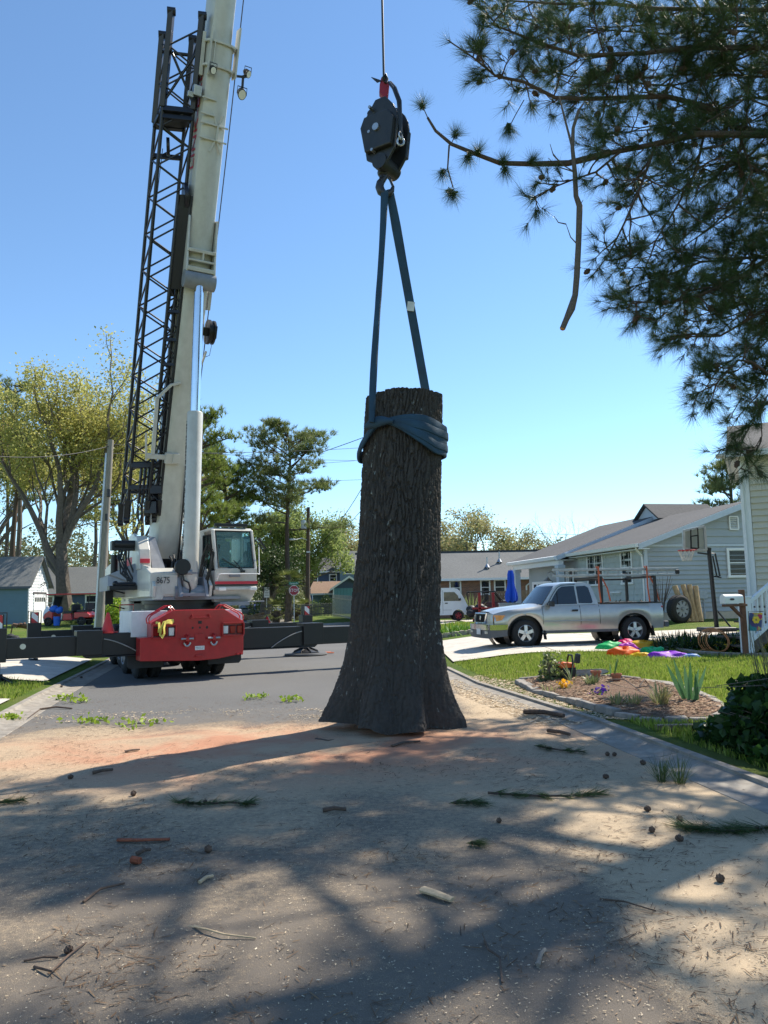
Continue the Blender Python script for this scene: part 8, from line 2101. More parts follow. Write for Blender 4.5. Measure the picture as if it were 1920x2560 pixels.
b = MB(); b.tube([P(1776, 1384, 26.0), P(1788, 1384, 26.1), P(1800, 1440, 26.1), P(1788, 1441, 26.0)], 0.03, 6); b.tube([P(1782, 1390, 26.05), P(1792, 1440, 26.05)], 0.025, 6); b.bar(P(1785, 1441, 26.05), P(1803, 1444, 26.05), 0.05, 0.04); b.build('height_lever', BLACKP, bk)
to = P(1700, 1558, 30.5); to.z = H(to.x, to.y)
Mtw = FR(to + Vector((0.03, 0, 0.53)), Vector((0.82, -0.57, 0)))
Mtw = FR(to + Vector((0.0, 0.0, 0.54)), Vector((0.9, 0.43, 0)))
ty = thing('truck_tyre', 'large black truck tyre on a grey rim leaning by the grey house', 'tyre', to)
w_ = wheel(Mtw, 'tyre', ty, 0.54, 0.36, GREYP, GREYP, 8)
LOGM = mat('peeled_log_wood', (0.36, 0.25, 0.13), 0.85, var=0.35, scale=5, bump=0.3, stretch=(4, 4, 0.7)); LOGE = mat('log_end_wood', (0.6, 0.48, 0.3), 0.85, var=0.2)
for k, (x, w, hh, lean, lab) in enumerate(((1722, 0.11, 1.42, -0.28, 'leftmost peeled log leaning on the grey house'), (1733, 0.10, 1.46, -0.12, 'second peeled log from the left against the grey house'), (1742, 0.10, 1.45, 0.0, 'third peeled log from the left against the grey house'), (1752, 0.11, 1.40, 0.08, 'rightmost peeled log against the grey house'))):
    q = P(x, 1556, 30.6); q.z = H(q.x, q.y)
    t = thing('log', lab, 'log', q, 'peeled logs by the grey house')
    tp_ = q + Vector((lean, 0.5, hh)); b = MB(); m1 = q.lerp(tp_, 0.5) + Vector((0.05 * sin(k * 2), 0, 0)); b.tube([q, m1, tp_], [w * 1.05, w, w * 0.95], 10); b.build('wood', LOGM, t, smooth=True)
    b = MB(); b.tube([tp_, tp_ + (tp_ - m1).normalized() * 0.012], w * 0.97, 10); b.build('end_grain', LOGE, t)
q = P(1655, 1505, 31.5); q.z = H(q.x, q.y); t = thing('bare_shrub', 'leafless twiggy shrub behind the pickup tailgate', 'bush', q); b = MB(); rg = random.Random(2)
for k in range(22):
    a = rg.uniform(0, 2 * pi); s = rg.uniform(0.1, 0.5); b.tube([q, q + Vector((0.1 * cos(a), 0.1 * sin(a), 0.8)), q + Vector((s * cos(a), s * sin(a), rg.uniform(1.5, 2.0)))], [0.02, 0.014, 0.005], 4)
b.build('twigs', OBARK, t)
mo = P(1852, 1560, 16.8); mo.z = H(mo.x, mo.y); mbx = thing('mailbox', 'white mailbox on a brown wooden post beside the porch stair', 'mailbox', mo)
mc = P(1828, 1498, 16.6)
MM = FR(mc, Vector((1, 0.25, 0)))
b = MB(MM); prof = [(-0.09, -0.09), (0.09, -0.09), (0.09, 0.02)] + [(0.09 * cos(t_), 0.02 + 0.085 * sin(t_)) for t_ in np.linspace(0.2, pi - 0.2, 9)] + [(-0.09, 0.02)]
b.prism([(-0.22, y, z) for y, z in prof], (0.46, 0, 0)); b.build('box', WHITE, mbx, bevel=0.006)
b = MB(MM); b.ball((-0.05, -0.095, 0.0), (0.06, 0.006, 0.025), 8, 5); b.build('decal', mat('decal_dark', (0.06, 0.04, 0.05), 0.6), mbx)
MWD = mat('mailbox_post_wood', (0.16, 0.075, 0.045), 0.85, var=0.3)
b = MB(); pp = MM @ Vector((0.30, 0.04, 0)); b.box((pp.x, pp.y, (mo.z + mc.z + 0.2) / 2), (0.10, 0.10, mc.z + 0.2 - mo.z)); b.bar(MM @ Vector((-0.2, 0, -0.13)), MM @ Vector((0.35, 0, -0.13)), 0.12, 0.05); b.bar(MM @ Vector((0.0, 0.02, -0.15)), MM @ Vector((0.3, 0.03, -0.42)), 0.08, 0.05); b.build('post', MWD, mbx, bevel=0.006)
FLAG = None
def flag_mat():
    m, nt, b = newmat('garden_flag_print')
    t = nt.nodes.new('ShaderNodeTexCoord'); v = nt.nodes.new('ShaderNodeTexVoronoi'); v.inputs['Scale'].default_value = 9
    nt.links.new(geo_pos(nt), v.inputs['Vector'])
    c = ramp(nt, v.outputs['Color'], [(0.0, (0.08, 0.03, 0.16)), (0.35, (0.05, 0.10, 0.22)), (0.5, (0.45, 0.03, 0.10)), (0.62, (0.75, 0.45, 0.03)), (0.8, (0.02, 0.2, 0.25))])
    nt.links.new(c, b.inputs['Base Color']); b.inputs['Roughness'].default_value = 0.8
    return m
fo = P(1890, 1580, 16.2); fo.z = H(fo.x, fo.y); fl = thing('garden_flag', 'small colourful garden flag with a yellow flower by the stair', 'flag', fo)
A = P(1873, 1532, 16.2); Bq = P(1906, 1532, 16.25); C_ = P(1905, 1577, 16.25); D_ = P(1872, 1577, 16.2)
b = MB(); rows = [[A.lerp(Bq, u).lerp(D_.lerp(C_, u), v) + Vector((0, 0.02 * sin(6 * u + 2 * v), 0)) for u in np.linspace(0, 1, 8)] for v in np.linspace(0, 1, 8)]; b.grid(rows); fo_ = b.build('cloth', flag_mat(), fl, smooth=True)
fc = A.lerp(C_, 0.5) + Vector((0, -0.03, 0.04)); b = MB()
for k in range(6):
    a = 2 * pi * k / 6; b.ball(fc + Vector((0.05 * cos(a), 0, 0.05 * sin(a))), (0.035, 0.004, 0.03), 7, 4)
b.build('flower_print', mat('flag_yellow', (0.75, 0.5, 0.05), 0.8), fl)
b = MB(); b.tube([Vector((A.x - 0.02, A.y, fo.z)), A + Vector((-0.02, 0, 0.03)), Bq + Vector((0.02, 0, 0.03))], 0.008, 5); b.build('stand', BLACKP, fl)
BEDP = leafmat('dark_strap_leaves', [(0.018, 0.045, 0.012), (0.035, 0.075, 0.02), (0.05, 0.095, 0.028)], 0.3)
bed = thing('planting_bed', 'shaded bed of dark strappy plants below the porch', 'flower bed', P(1800, 1630, 15.5))
for k, (px, d) in enumerate(((1672, 16.6), (1700, 16.2), (1728, 16.6), (1752, 16.0), (1782, 16.4), (1812, 15.9), (1838, 16.3), (1866, 15.8), (1893, 16.2), (1918, 15.7), (1690, 17.2), (1745, 17.2), (1800, 17.2), (1850, 17.0), (1900, 17.0))):
    q = P(px, 1600, d + 2.4); q.z = H(q.x, q.y)
    blades('strap_leaves', q, 100, 0.48, 0.035, BEDP, bed, 40 + k, 0.9, 0.35, 0.7, 4)
YFL = leafmat('yellow_pansies', [(0.75, 0.52, 0.03), (0.6, 0.5, 0.05), (0.2, 0.28, 0.04)], 0.3); PFL = leafmat('purple_pansies', [(0.06, 0.02, 0.25), (0.12, 0.03, 0.40), (0.05, 0.09, 0.03)], 0.3)
def flowers(label, o, r, n, m_, seed, group=None, h=0.14, ls=0.05):
    o = Vector(o); t = thing('flower_clump', label, 'flowers', o, group); nr = np.random.default_rng(seed)
    c = nr.normal(size=(n, 3)) * np.array([r * 0.5, r * 0.5, h * 0.3]) + np.array(o) + np.array([0, 0, h])
    leaf_quads('blooms', c, ls, m_, t, nr, 0.9); c2 = nr.normal(size=(n * 2, 3)) * np.array([r * 0.5, r * 0.5, h * 0.25]) + np.array(o) + np.array([0, 0, h * 0.5])
    leaf_quads('leaves', c2, ls * 0.9, DAY, t, nr, 0.5)
for k, (px, py, m_, nm) in enumerate(((1690, 1615, YFL, 'leftmost yellow pansies in the porch bed'), (1738, 1625, YFL, 'yellow pansies in the middle of the porch bed'), (1822, 1628, YFL, 'yellow pansies right of the orange cord'), (1912, 1630, YFL, 'yellow pansies at the right edge of the porch bed'), (1716, 1622, PFL, 'purple pansies between the yellow ones in the porch bed'))):
    q = GT(px, py); flowers(nm, q, 0.32, 130, m_, 60 + k, 'pansies in the porch bed')
b = MB(); q = GT(1795, 1632)
for k in range(7):
    b.tube([q + Vector(((0.24 + 0.02 * k) * cos(a) + 0.03 * sin(k), 0.03 * k + 0.08 * sin(a), 0.26 + (0.22 + 0.012 * k) * sin(a))) for a in np.linspace(0, 2 * pi, 22, endpoint=False)], 0.008, 5, close=True)
b.tube([q + Vector((-0.25, 0, 0.1)), q + Vector((-0.6, -0.1, 0.03)), q + Vector((-0.8, 0.05, 0.02))], 0.008, 5)
tag(b.build('extension_cord', mat('orange_cord', (0.55, 0.22, 0.08), 0.6), None, smooth=True), 'coiled orange cord lying in the porch bed', 'cord')
be = thing('bed_kerb', 'low concrete edging curving along the porch bed', 'edging', GT(1700, 1640))
kp = [GT(x, y) for x, y in ((1618, 1606), (1650, 1616), (1690, 1628), (1740, 1637), (1800, 1641), (1860, 1643), (1930, 1643))]
for k in range(len(kp) - 1):
    for j in range(2):
        a_ = kp[k].lerp(kp[k + 1], j / 2 + 0.01); c_ = kp[k].lerp(kp[k + 1], j / 2 + 0.49)
        b = MB(); b.bar(a_ + Vector((0, 0, 0.03)), c_ + Vector((0, 0, 0.03)), 0.14, 0.12); b.build('edging_block', KERB, be, bevel=0.012)
def cloth_lump(c, rx, ry, h, colr, label, seed, name='deflated_float'):
    b = MB(); rows = []; n, m = 26, 10
    for k in range(m + 1):
        t = k / m; row = []
        for j in range(n):
            a = 2 * pi * j / n
            nz = float(vnoise(np.array([2.2 * cos(a) + seed]), np.array([2.2 * sin(a) + 3.0]), np.array([t * 3.0]), seed)[0]) - 0.5
            rr = sin(0.5 * pi * (1 - t)) ** 0.6 if t < 1 else 0.02
            r_ = rr * (1 + 0.45 * nz)
            zf_ = h * (sin(0.5 * pi * t) ** 0.8) * (1 + 0.7 * nz) + 0.02
            row.append((c.x + rx * r_ * cos(a), c.y + ry * r_ * sin(a), c.z + zf_))
        rows.append(row)
    b.grid(rows, closeu=True, caps=True)
    m_ = leafmat('nylon_' + label.split()[0] + str(seed), [colr, tuple(q * 0.9 for q in colr)], 0.3, 0.5)
    tag(b.build(name, m_, None, smooth=True), label, 'inflatable', 'deflated play pieces on the lawn')
for k, (px, py, rx, ry, h, colr, lab) in enumerate((
    (1527, 1625, 0.30, 0.22, 0.22, (0.02, 0.55, 0.16), 'green deflated play piece at the left end of the heap'),
    (1562, 1618, 0.28, 0.2, 0.22, (0.85, 0.03, 0.22), 'pink deflated play piece at the back of the heap'),
    (1572, 1626, 0.2, 0.15, 0.2, (0.62, 0.08, 0.60), 'magenta deflated play piece behind the orange one'),
    (1558, 1640, 0.32, 0.24, 0.22, (0.95, 0.18, 0.02), 'orange deflated play piece at the front left of the heap'),
    (1612, 1622, 0.36, 0.22, 0.22, (0.90, 0.55, 0.03), 'large golden deflated play piece at the back of the heap'),
    (1598, 1644, 0.2, 0.12, 0.12, (0.92, 0.62, 0.02), 'small flat yellow play piece at the front of the heap'),
    (1634, 1638, 0.28, 0.24, 0.2, (0.02, 0.58, 0.20), 'second green play piece right of the yellow one'),
    (1674, 1646, 0.40, 0.24, 0.16, (0.38, 0.06, 0.72), 'violet deflated play piece at the right of the heap'),
    (1718, 1646, 0.26, 0.1, 0.09, (0.18, 0.36, 0.75), 'pale blue tube at the right end of the heap'))):
    q = GT(px, py); cloth_lump(q, rx * 1.1, ry * 1.1, h * 0.72, colr, lab, 3 + k)

STONE = mat('edging_stone', (0.27, 0.24, 0.205), 0.9, var=0.25, scale=9, bump=0.5, bscale=40)
oval = [(1298, 1712), (1340, 1735), (1400, 1752), (1450, 1768), (1500, 1782), (1545, 1795), (1600, 1806), (1660, 1810), (1720, 1809), (1790, 1805), (1820, 1795), (1800, 1770), (1760, 1750), (1720, 1737), (1660, 1720), (1600, 1710), (1520, 1703), (1440, 1702), (1370, 1703)]
op = [GT(x, y - 4) for x, y in oval]
isl = thing('island_bed', 'island flower bed with a stone border on the lawn edge', 'flower bed', GT(1560, 1760))
def mulch_mat():
    m, nt, b = newmat('bark_mulch'); pos = geo_pos(nt)
    f = noise_tex(nt, 60, 5, 0.8, pos); f2 = noise_tex(nt, 9, 3, 0.5, pos)
    c = ramp(nt, f, [(0.3, (0.05, 0.03, 0.02)), (0.5, (0.17, 0.09, 0.05)), (0.68, (0.38, 0.24, 0.15))])
    c = mixrgb(nt, ramp(nt, f2, [(0.45, 0), (0.65, 0.5)]), c, (0.3, 0.22, 0.13))
    nt.links.new(c, b.inputs['Base Color']); b.inputs['Roughness'].default_value = 0.95; add_bump(nt, b, f, 0.9, 0.05); return m
MULCH = mulch_mat()
cen = sum(op, Vector()) / len(op)
b = MB(); b.grid([[cen.lerp(p, s_) + Vector((0, 0, 0.06 + 0.05 * (1 - s_))) for p in op] for s_ in (1.0, 0.75, 0.5, 0.25, 0.02)], closeu=True); b.build('mulch', MULCH, isl, smooth=True)
ring = []
for k in range(len(op)):
    a_, c_ = op[k], op[(k + 1) % len(op)]; n = max(1, int((c_ - a_).length / 0.33))
    for j in range(n): ring.append((a_.lerp(c_, j / n), a_.lerp(c_, (j + 1) / n)))
rg = random.Random(12)
for a_, c_ in ring:
    d = (c_ - a_); b = MB(); hh = rg.uniform(0.06, 0.095); wv = rg.uniform(0.16, 0.2)
    s_ = Vector((d.y, -d.x, 0)).normalized() * wv / 2
    q0, q1 = a_ + d * 0.03, a_ + d * 0.97
    i = b.add([q0 - s_, q1 - s_, q1 + s_, q0 + s_] + [q + Vector((0, 0, hh + rg.uniform(-0.02, 0.02))) for q in (q0 - s_ * 0.85, q1 - s_ * 0.8, q1 + s_ * 0.8, q0 + s_ * 0.85)])
    for f in ((0, 1, 2, 3), (4, 7, 6, 5), (0, 4, 5, 1), (1, 5, 6, 2), (2, 6, 7, 3), (3, 7, 4, 0)): b.f.append([i + c for c in f])
    b.build('stone', STONE, isl, bevel=0.018)
t = thing('iris', 'tall upright iris fan of broad blades in the island bed', 'plant', GT(1722, 1762)); q = GT(1722, 1762)
V = []; F = []
for k, (ax, L, w) in enumerate(((-0.42, 0.56, 0.075), (-0.24, 0.60, 0.07), (-0.08, 0.50, 0.075), (0.06, 0.54, 0.07), (0.22, 0.46, 0.065), (0.38, 0.52, 0.06), (-0.02, 0.40, 0.06))):
    for s in range(6):
        f = s / 5; p = np.array(q) + np.array([sin(ax) * L * f + 0.02 * k - 0.05, -0.02 * k + 0.03 * (k % 2), cos(ax) * L * f + 0.05]); ww = w * (0.6 + 0.8 * f * (1 - f) * 1.6) * (1 - f ** 4) + 0.002
        V += [p - np.array([ww / 2 * cos(ax), 0.01, -ww / 2 * sin(ax)]), p + np.array([ww / 2 * cos(ax), -0.01, -ww / 2 * sin(ax)])]
    i = len(V) - 12
    for s in range(5): F += [i + 2 * s, i + 2 * s + 1, i + 2 * s + 3, i + 2 * s + 2]
raw_mesh('leaf_blades', np.array(V), np.array(F), 4, IRIS, t)
TERRA = mat('terracotta', (0.36, 0.12, 0.06), 0.75, var=0.12)
for k, (px, py, lab) in enumerate(((1491, 1706, 'terracotta pot at the back of the island bed, left one'), (1542, 1714, 'terracotta pot with a sprouting plant in the island bed, right one'))):
    q = GT(px, py); q.z += 0.05; t = thing('flower_pot', lab, 'pot', q, 'terracotta pots')
    b = MB(); b.lathe([(0.055, 0.0), (0.078, 0.11), (0.09, 0.112), (0.09, 0.145), (0.08, 0.145), (0.07, 0.12), (0.001, 0.12)], q, (0, 0, 1), 20); b.build('pot', TERRA, t, smooth=True)
    if k: blades('leaf_blades', q + Vector((-0.04, 0, 0.1)), 4, 0.33, 0.045, IRIS, t, 9, 0.25, 0.05)
    else: blades('leaf_blades', q + Vector((0, 0, 0.1)), 3, 0.08, 0.02, DAY, t, 9, 0.5, 0.03)
flowers('purple pansy clump in the middle of the island bed', GT(1502, 1748), 0.16, 40, PFL, 81, None, 0.12, 0.055)
flowers('orange-yellow pansy clump at the left of the island bed', GT(1413, 1732), 0.10, 26, leafmat('orange_pansies', [(0.85, 0.40, 0.02), (0.8, 0.5, 0.03)], 0.3), 82, None, 0.12, 0.06)
DRY = leafmat('dry_stalks', [(0.36, 0.28, 0.14), (0.28, 0.30, 0.10), (0.42, 0.36, 0.2)], 0.3)
for k, (px, py, n, L, lab, m_) in enumerate(((1545, 1775, 40, 0.22, 'dry grassy weed at the front centre of the island bed', DRY), (1585, 1775, 34, 0.20, 'dry weed left of the tall weed in the island bed', DRY), (1652, 1775, 60, 0.36, 'tall yellowing weed at the front right of the island bed', DRY), (1480, 1722, 60, 0.22, 'grey-green tuft at the back of the island bed', YUC), (1430, 1712, 14, 0.36, 'slim pale narcissus leaves by the chainsaw', YUC), (1372, 1738, 16, 0.16, 'pale sprout at the left end of the island bed', DRY))):
    q = GT(px, py); t = thing('weed', lab, 'plant', q, 'small weeds in the island bed'); blades('leaf_blades', q + Vector((0, 0, 0.05)), n, L, 0.018, m_, t, 90 + k, 0.6, 0.09, 0.5)
shrub('variegated_shrub', 'small variegated shrub left of the chainsaw', GT(1378, 1708), 0.24, 0.50, 420, 0.075, leafmat('variegated_leaves', [(0.42, 0.42, 0.22), (0.14, 0.19, 0.06), (0.10, 0.14, 0.05), (0.34, 0.34, 0.16)], 0.3), 14)
b = MB();
for (x0, y0, x1, y1) in ((1520, 1718, 1608, 1745), (1590, 1740, 1660, 1760), (1600, 1735, 1625, 1728)):
    A_, B_ = GT(x0, y0), GT(x1, y1); b.tube([A_ + Vector((0, 0, 0.12)), A_.lerp(B_, 0.5) + Vector((0, 0, 0.2)), B_ + Vector((0, 0, 0.08))], [0.010, 0.009, 0.006], 5)
tag(b.build('fallen_twig', OBARK, None, smooth=True), 'bare forked twig lying across the island bed', 'twig')
co = GT(1420, 1704); co.z += 0.03; MCh = FR(co, Vector((1, 0.15, 0)))
saw = thing('chainsaw', 'orange and black chainsaw resting at the back of the island bed', 'chainsaw', co)
def cs(name, m_, fn, **k):
    b = MB(MCh); fn(b); return b.build(name, m_, saw, **k)
cs('motor_housing', mat('saw_orange', (0.75, 0.13, 0.02), 0.4, var=0.1), lambda b: (b.prism([(-0.16, -0.09, 0.20), (-0.18, -0.09, 0.27), (-0.10, -0.09, 0.31), (0.10, -0.09, 0.29), (0.12, -0.09, 0.20)], (0, 0.2, 0))), bevel=0.025)
cs('crankcase', BLACKP, lambda b: b.box((0.0, 0.01, 0.12), (0.26, 0.2, 0.2)), bevel=0.02)
cs('front_handle', BLACKP, lambda b: b.tube([(0.04, -0.12, 0.1), (0.05, -0.13, 0.32), (0.07, -0.06, 0.42), (0.07, 0.10, 0.42), (0.05, 0.13, 0.3)], 0.016, 8), smooth=True)
cs('hand_guard', BLACKP, lambda b: b.prism([(0.15, -0.09, 0.28), (0.19, -0.09, 0.44), (0.22, -0.09, 0.44), (0.20, -0.09, 0.28)], (0, 0.18, 0)), bevel=0.01)
cs('rear_handle', BLACKP, lambda b: b.tube([(-0.15, 0, 0.16), (-0.30, 0, 0.20), (-0.34, 0, 0.10), (-0.2, 0, 0.05)], 0.02, 8), smooth=True)
cs('guide_bar', mat('bar_steel', (0.30, 0.31, 0.31), 0.5, 0.4), lambda b: b.prism([(0.1, -0.05, 0.06), (0.55, -0.05, 0.07), (0.70, -0.05, 0.10), (0.73, -0.05, 0.125), (0.68, -0.05, 0.15), (0.55, -0.05, 0.165), (0.1, -0.05, 0.16)], (0, 0.006, 0)))
cs('chain', BLACKP, lambda b: b.tube([(0.1, -0.047, 0.06), (0.55, -0.047, 0.07), (0.70, -0.047, 0.10), (0.735, -0.047, 0.125), (0.68, -0.047, 0.155), (0.55, -0.047, 0.17), (0.1, -0.047, 0.165)], 0.007, 5))
b = MB(); A_, B_ = GT(1640, 1825), GT(1812, 1822); b.bar(A_ + Vector((0, 0, 0.03)), B_ + Vector((0, 0, 0.03)), 0.10, 0.06); tag(b.build('timber', WOODP, None, bevel=0.006), 'weathered timber lying along the front of the island bed', 'timber')
IVY = leafmat('ivy_leaves', [(0.012, 0.035, 0.010), (0.022, 0.055, 0.014), (0.045, 0.11, 0.022), (0.018, 0.045, 0.012)], 0.35, 0.35)
io = Vector((4.1, 7.7, 0.06))
iv = thing('ivy_bush', 'dark ivy-covered bush with tall dry grass at the lower right', 'bush', io)
nr = np.random.default_rng(51)
n = 5200
v = rand_dirs(n, nr) * (0.55 + 0.45 * nr.random((n, 1)) ** 0.5); v[:, 2] = np.abs(v[:, 2])
lump = 0.8 + 0.45 * vnoise(v[:, 0] * 2.2 + 4, v[:, 1] * 2.2 + 4, v[:, 2] * 2.2, 6)
c = v * lump[:, None] * np.array([0.88, 1.3, 0.72]) + np.array(io)
leaf_quads('ivy_leaves', c, 0.11, IVY, iv, nr, 0.85)
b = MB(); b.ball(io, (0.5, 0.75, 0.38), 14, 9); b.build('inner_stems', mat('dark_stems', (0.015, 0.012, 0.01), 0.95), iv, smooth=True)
GRS = leafmat('dry_grass_blades', [(0.20, 0.16, 0.08), (0.10, 0.11, 0.04), (0.28, 0.22, 0.12), (0.07, 0.08, 0.03)], 0.25)
blades('grass_blades', io + Vector((0.15, 0.35, 0.3)), 130, 0.95, 0.010, GRS, iv, 61, 0.32, 0.4, 0.3)
b = MB()
for k in range(9):
    a = 0.5 + 0.35 * k; q = io + Vector((-0.5 + 0.1 * k, -0.7 + 0.05 * k, 0.05)); b.tube([q, q + Vector((0.3 * cos(a * 2), 0.3 * sin(a), 0.25)), q + Vector((0.7 * cos(a * 2), 0.5 * sin(a), 0.35))], [0.008, 0.006, 0.003], 4)
b.tube([io + Vector((0.0, 0.3, 0.6)), P(1740, 1720, 7.6)], [0.006, 0.003], 4); b.tube([io + Vector((0.1, 0.3, 0.7)), P(1790, 1715, 7.9)], [0.006, 0.004], 4)
b.build('dry_twigs', OBARK, iv)
def in_poly(x, y, poly):
    r = np.zeros(x.shape, bool); n = len(poly)
    for i in range(n):
        x0, y0 = poly[i]; x1, y1 = poly[(i + 1) % n]
        r ^= ((y0 > y) != (y1 > y)) & (x < (x1 - x0) * (y - y0) / ((y1 - y0) if y1 != y0 else 1e-9) + x0)
    return r
ISL = [(p.x, p.y) for p in op]
GRASSM = leafmat('lawn_grass', [(0.14, 0.22, 0.025), (0.23, 0.33, 0.04), (0.32, 0.41, 0.065), (0.38, 0.39, 0.11), (0.18, 0.28, 0.03)], 0.45, 0.5)
def grass(name, label, x0, x1, y0, y1, n, h, w, seed, filt):
    nr = np.random.default_rng(seed); x = x0 + (x1 - x0) * nr.random(n); y = y0 + (y1 - y0) * nr.random(n)
    k = filt(x, y, nr); x, y = x[k], y[k]; n = len(x); z = hz(x, y)
    hh = h * (0.45 + 0.9 * nr.random(n)) * (0.6 + 0.9 * vnoise(x * 1.6, y * 1.6, x * 0, seed))
    a = nr.random(n) * 2 * pi; ln = 0.55 * nr.random(n); b_ = nr.random(n) * 2 * pi
    base = np.stack([x, y, z - 0.004], 1); s = np.stack([np.cos(a), np.sin(a), a * 0], 1) * w / 2
    mid = base + np.stack([np.cos(b_) * ln * hh * 0.3, np.sin(b_) * ln * hh * 0.3, hh * 0.6], 1)
    tip = base + np.stack([np.cos(b_) * ln * hh, np.sin(b_) * ln * hh, hh * (1 - 0.3 * ln)], 1)
    v = np.stack([base - s, base + s, mid + s * 0.7, tip, mid - s * 0.7], 1).reshape(-1, 3)
    o = raw_mesh(name, v, np.arange(n * 5), 5, GRASSM, None, 'stuff'); tag(o, label, None, None, 'stuff')
def f_right(x, y, nr):
    d = road_dist(x, y); e = 0.62 + 1.1 * np.clip((14.8 - y) / 2, 0, 1) * (y > 9.7) * vnoise(x, y, x * 0, 4)
    return (d > e) & ~in_poly(x, y, ISL) & (y < 18.35) & ~((y > 16.6) & (x > 7.6)) & (np.abs(x / np.maximum(y, 1)) < 0.56) & (nr.random(len(x)) < np.clip(1.5 - y / 22, 0.3, 1))
grass('grass', 'sunlit mown grass on the lawn between the road and the pickup', 1.2, 10.2, 6.5, 18.4, 150000, 0.075, 0.010, 5, f_right)
grass('grass', 'grass strip under the left outrigger beam', -12, -5.5, 12.9, 15.6, 12000, 0.08, 0.012, 6, lambda x, y, nr: (road_dist(x, y) > 0.6) & (x / y > -0.58))
grass('grass', 'lawn grass around the daylily bed', 1.6, 9.5, 29.9, 41, 26000, 0.10, 0.022, 7, lambda x, y, nr: road_dist(x, y) > 0.6)
CHIP = leafmat('wood_chips', [(0.50, 0.38, 0.23), (0.62, 0.50, 0.33), (0.33, 0.22, 0.13), (0.42, 0.31, 0.20), (0.70, 0.60, 0.44), (0.26, 0.17, 0.10)], 0.0, 0.85)
LIT = leafmat('brown_litter', [(0.10, 0.06, 0.035), (0.17, 0.10, 0.055), (0.05, 0.035, 0.025), (0.24, 0.15, 0.08)], 0.0, 0.9)
def flakes(name, label, x, y, L, W, m_, nr, z0=0.004):
    n = len(x); z = np.maximum(hz(x, y), 0) + z0 + 0.004 * nr.random(n); a = nr.random(n) * 2 * pi; t = 0.25 * nr.normal(size=n)
    c = np.stack([x, y, z], 1); u = np.stack([np.cos(a), np.sin(a), 0.25 * t], 1) * (L / 2)[:, None]; s = np.stack([-np.sin(a), np.cos(a), t], 1) * (W / 2)[:, None]
    v = np.stack([c - u - s * 0.7, c + u * 0.6 - s, c + u + s * 0.6, c - u * 0.7 + s], 1).reshape(-1, 3); v[:, 2] = np.maximum(v[:, 2], 0.0025)
    o = raw_mesh(name, v, np.arange(n * 4), 4, m_, None, 'stuff'); tag(o, label, None, None, 'stuff')
nr = np.random.default_rng(15)
def scat(n, y0, y1, p=1.0):
    y = y0 + (y1 - y0) * nr.random(n) ** p; x = (nr.random(n) * 2 - 1) * 0.56 * y; return x, y
x, y = scat(36000, 2.4, 10.5, 0.9); k = (road_dist(x, y) < 0.2) & (nr.random(len(x)) < 0.25 + 0.9 * fbm(x * 1.1, y * 1.1, x * 0, 3, 3) ** 1.5); x, y = x[k], y[k]
flakes('wood_chips', 'fine pale wood chips scattered over the near road', x, y, 0.005 + 0.016 * nr.random(len(x)) ** 2.5, 0.0025 + 0.0035 * nr.random(len(x)), CHIP, nr)
x, y = scat(46000, 2.4, 13.5, 0.9); k = (road_dist(x, y) < 0.5) & (nr.random(46000) < (fbm(x * 1.6, y * 1.6, x * 0, 4, 13) - 0.36) * 2.6); x, y = x[k], y[k]
flakes('needle_litter', 'brown pine needles and bark crumbs littering the road', x, y, 0.015 + 0.10 * nr.random(len(x)) ** 3, 0.002 + 0.005 * nr.random(len(x)), LIT, nr)
x = 1.2 + 2.6 * nr.random(16000); y = 9.8 + 5.6 * nr.random(16000); k = (road_dist(x, y) > -0.4) & (road_dist(x, y) < 1.6) & ~in_poly(x, y, ISL) & (nr.random(16000) < np.clip((1.7 - road_dist(x, y)), 0, 1)); x, y = x[k], y[k]
flakes('wood_chips', 'pale chips and straw heaped between the kerb and the island bed', x, y, 0.02 + 0.06 * nr.random(len(x)), 0.006 + 0.012 * nr.random(len(x)), CHIP, nr, 0.012)
x = -5.4 + 4.8 * nr.random(9000); y = 10.2 + 1.3 * nr.random(9000) ** 1.6 + 0.1 * (-x) + 0.5 * fbm(x * 0.8, x * 0, x * 0, 3, 4); k = (road_dist(x, y) < 0.1) & (nr.random(9000) < (fbm(x * 1.8, y * 3.0, x * 0, 3, 9) - 0.44) * 2.0); x, y = x[k], y[k]
flakes('wood_chips', 'ragged line of chips and bark along the far edge of the sawdust', x, y, 0.015 + 0.05 * nr.random(len(x)) ** 2, 0.004 + 0.009 * nr.random(len(x)), CHIP, nr, 0.006)
xs_ = 2.2 + 2.6 * nr.random(7000); ys_ = 9.6 + 4.6 * nr.random(7000); k = in_poly(xs_, ys_, [(cen.x + (a - cen.x) * 0.95, cen.y + (b - cen.y) * 0.95) for a, b in ISL]); xs_, ys_ = xs_[k], ys_[k]
MCH = leafmat('mulch_chips', [(0.16, 0.085, 0.05), (0.28, 0.16, 0.09), (0.40, 0.27, 0.17), (0.10, 0.06, 0.04), (0.46, 0.34, 0.22)], 0.0, 0.9)
flakes('mulch_chips', 'red-brown bark mulch covering the island bed', xs_, ys_, 0.03 + 0.05 * nr.random(len(xs_)), 0.01 + 0.018 * nr.random(len(xs_)), MCH, nr, 0.085)
gxs = np.arange(-4.2, 2.0, 0.04); gys = np.arange(7.2, 11.6, 0.04); GX, GY = np.meshgrid(gxs, gys)
rr = np.hypot((GX + 0.6) * 0.55, GY - 9.3)
GZ = 0.10 * (fbm(GX * 0.9, GY * 1.6, GX * 0, 4, 61) - 0.40) * sstep((2.1 - rr) / 1.3) + 0.012 * (fbm(GX * 8, GY * 8, GX * 0, 3, 62) - 0.5) - 0.008 - 0.03 * sstep((rr - 1.6) / 0.5)
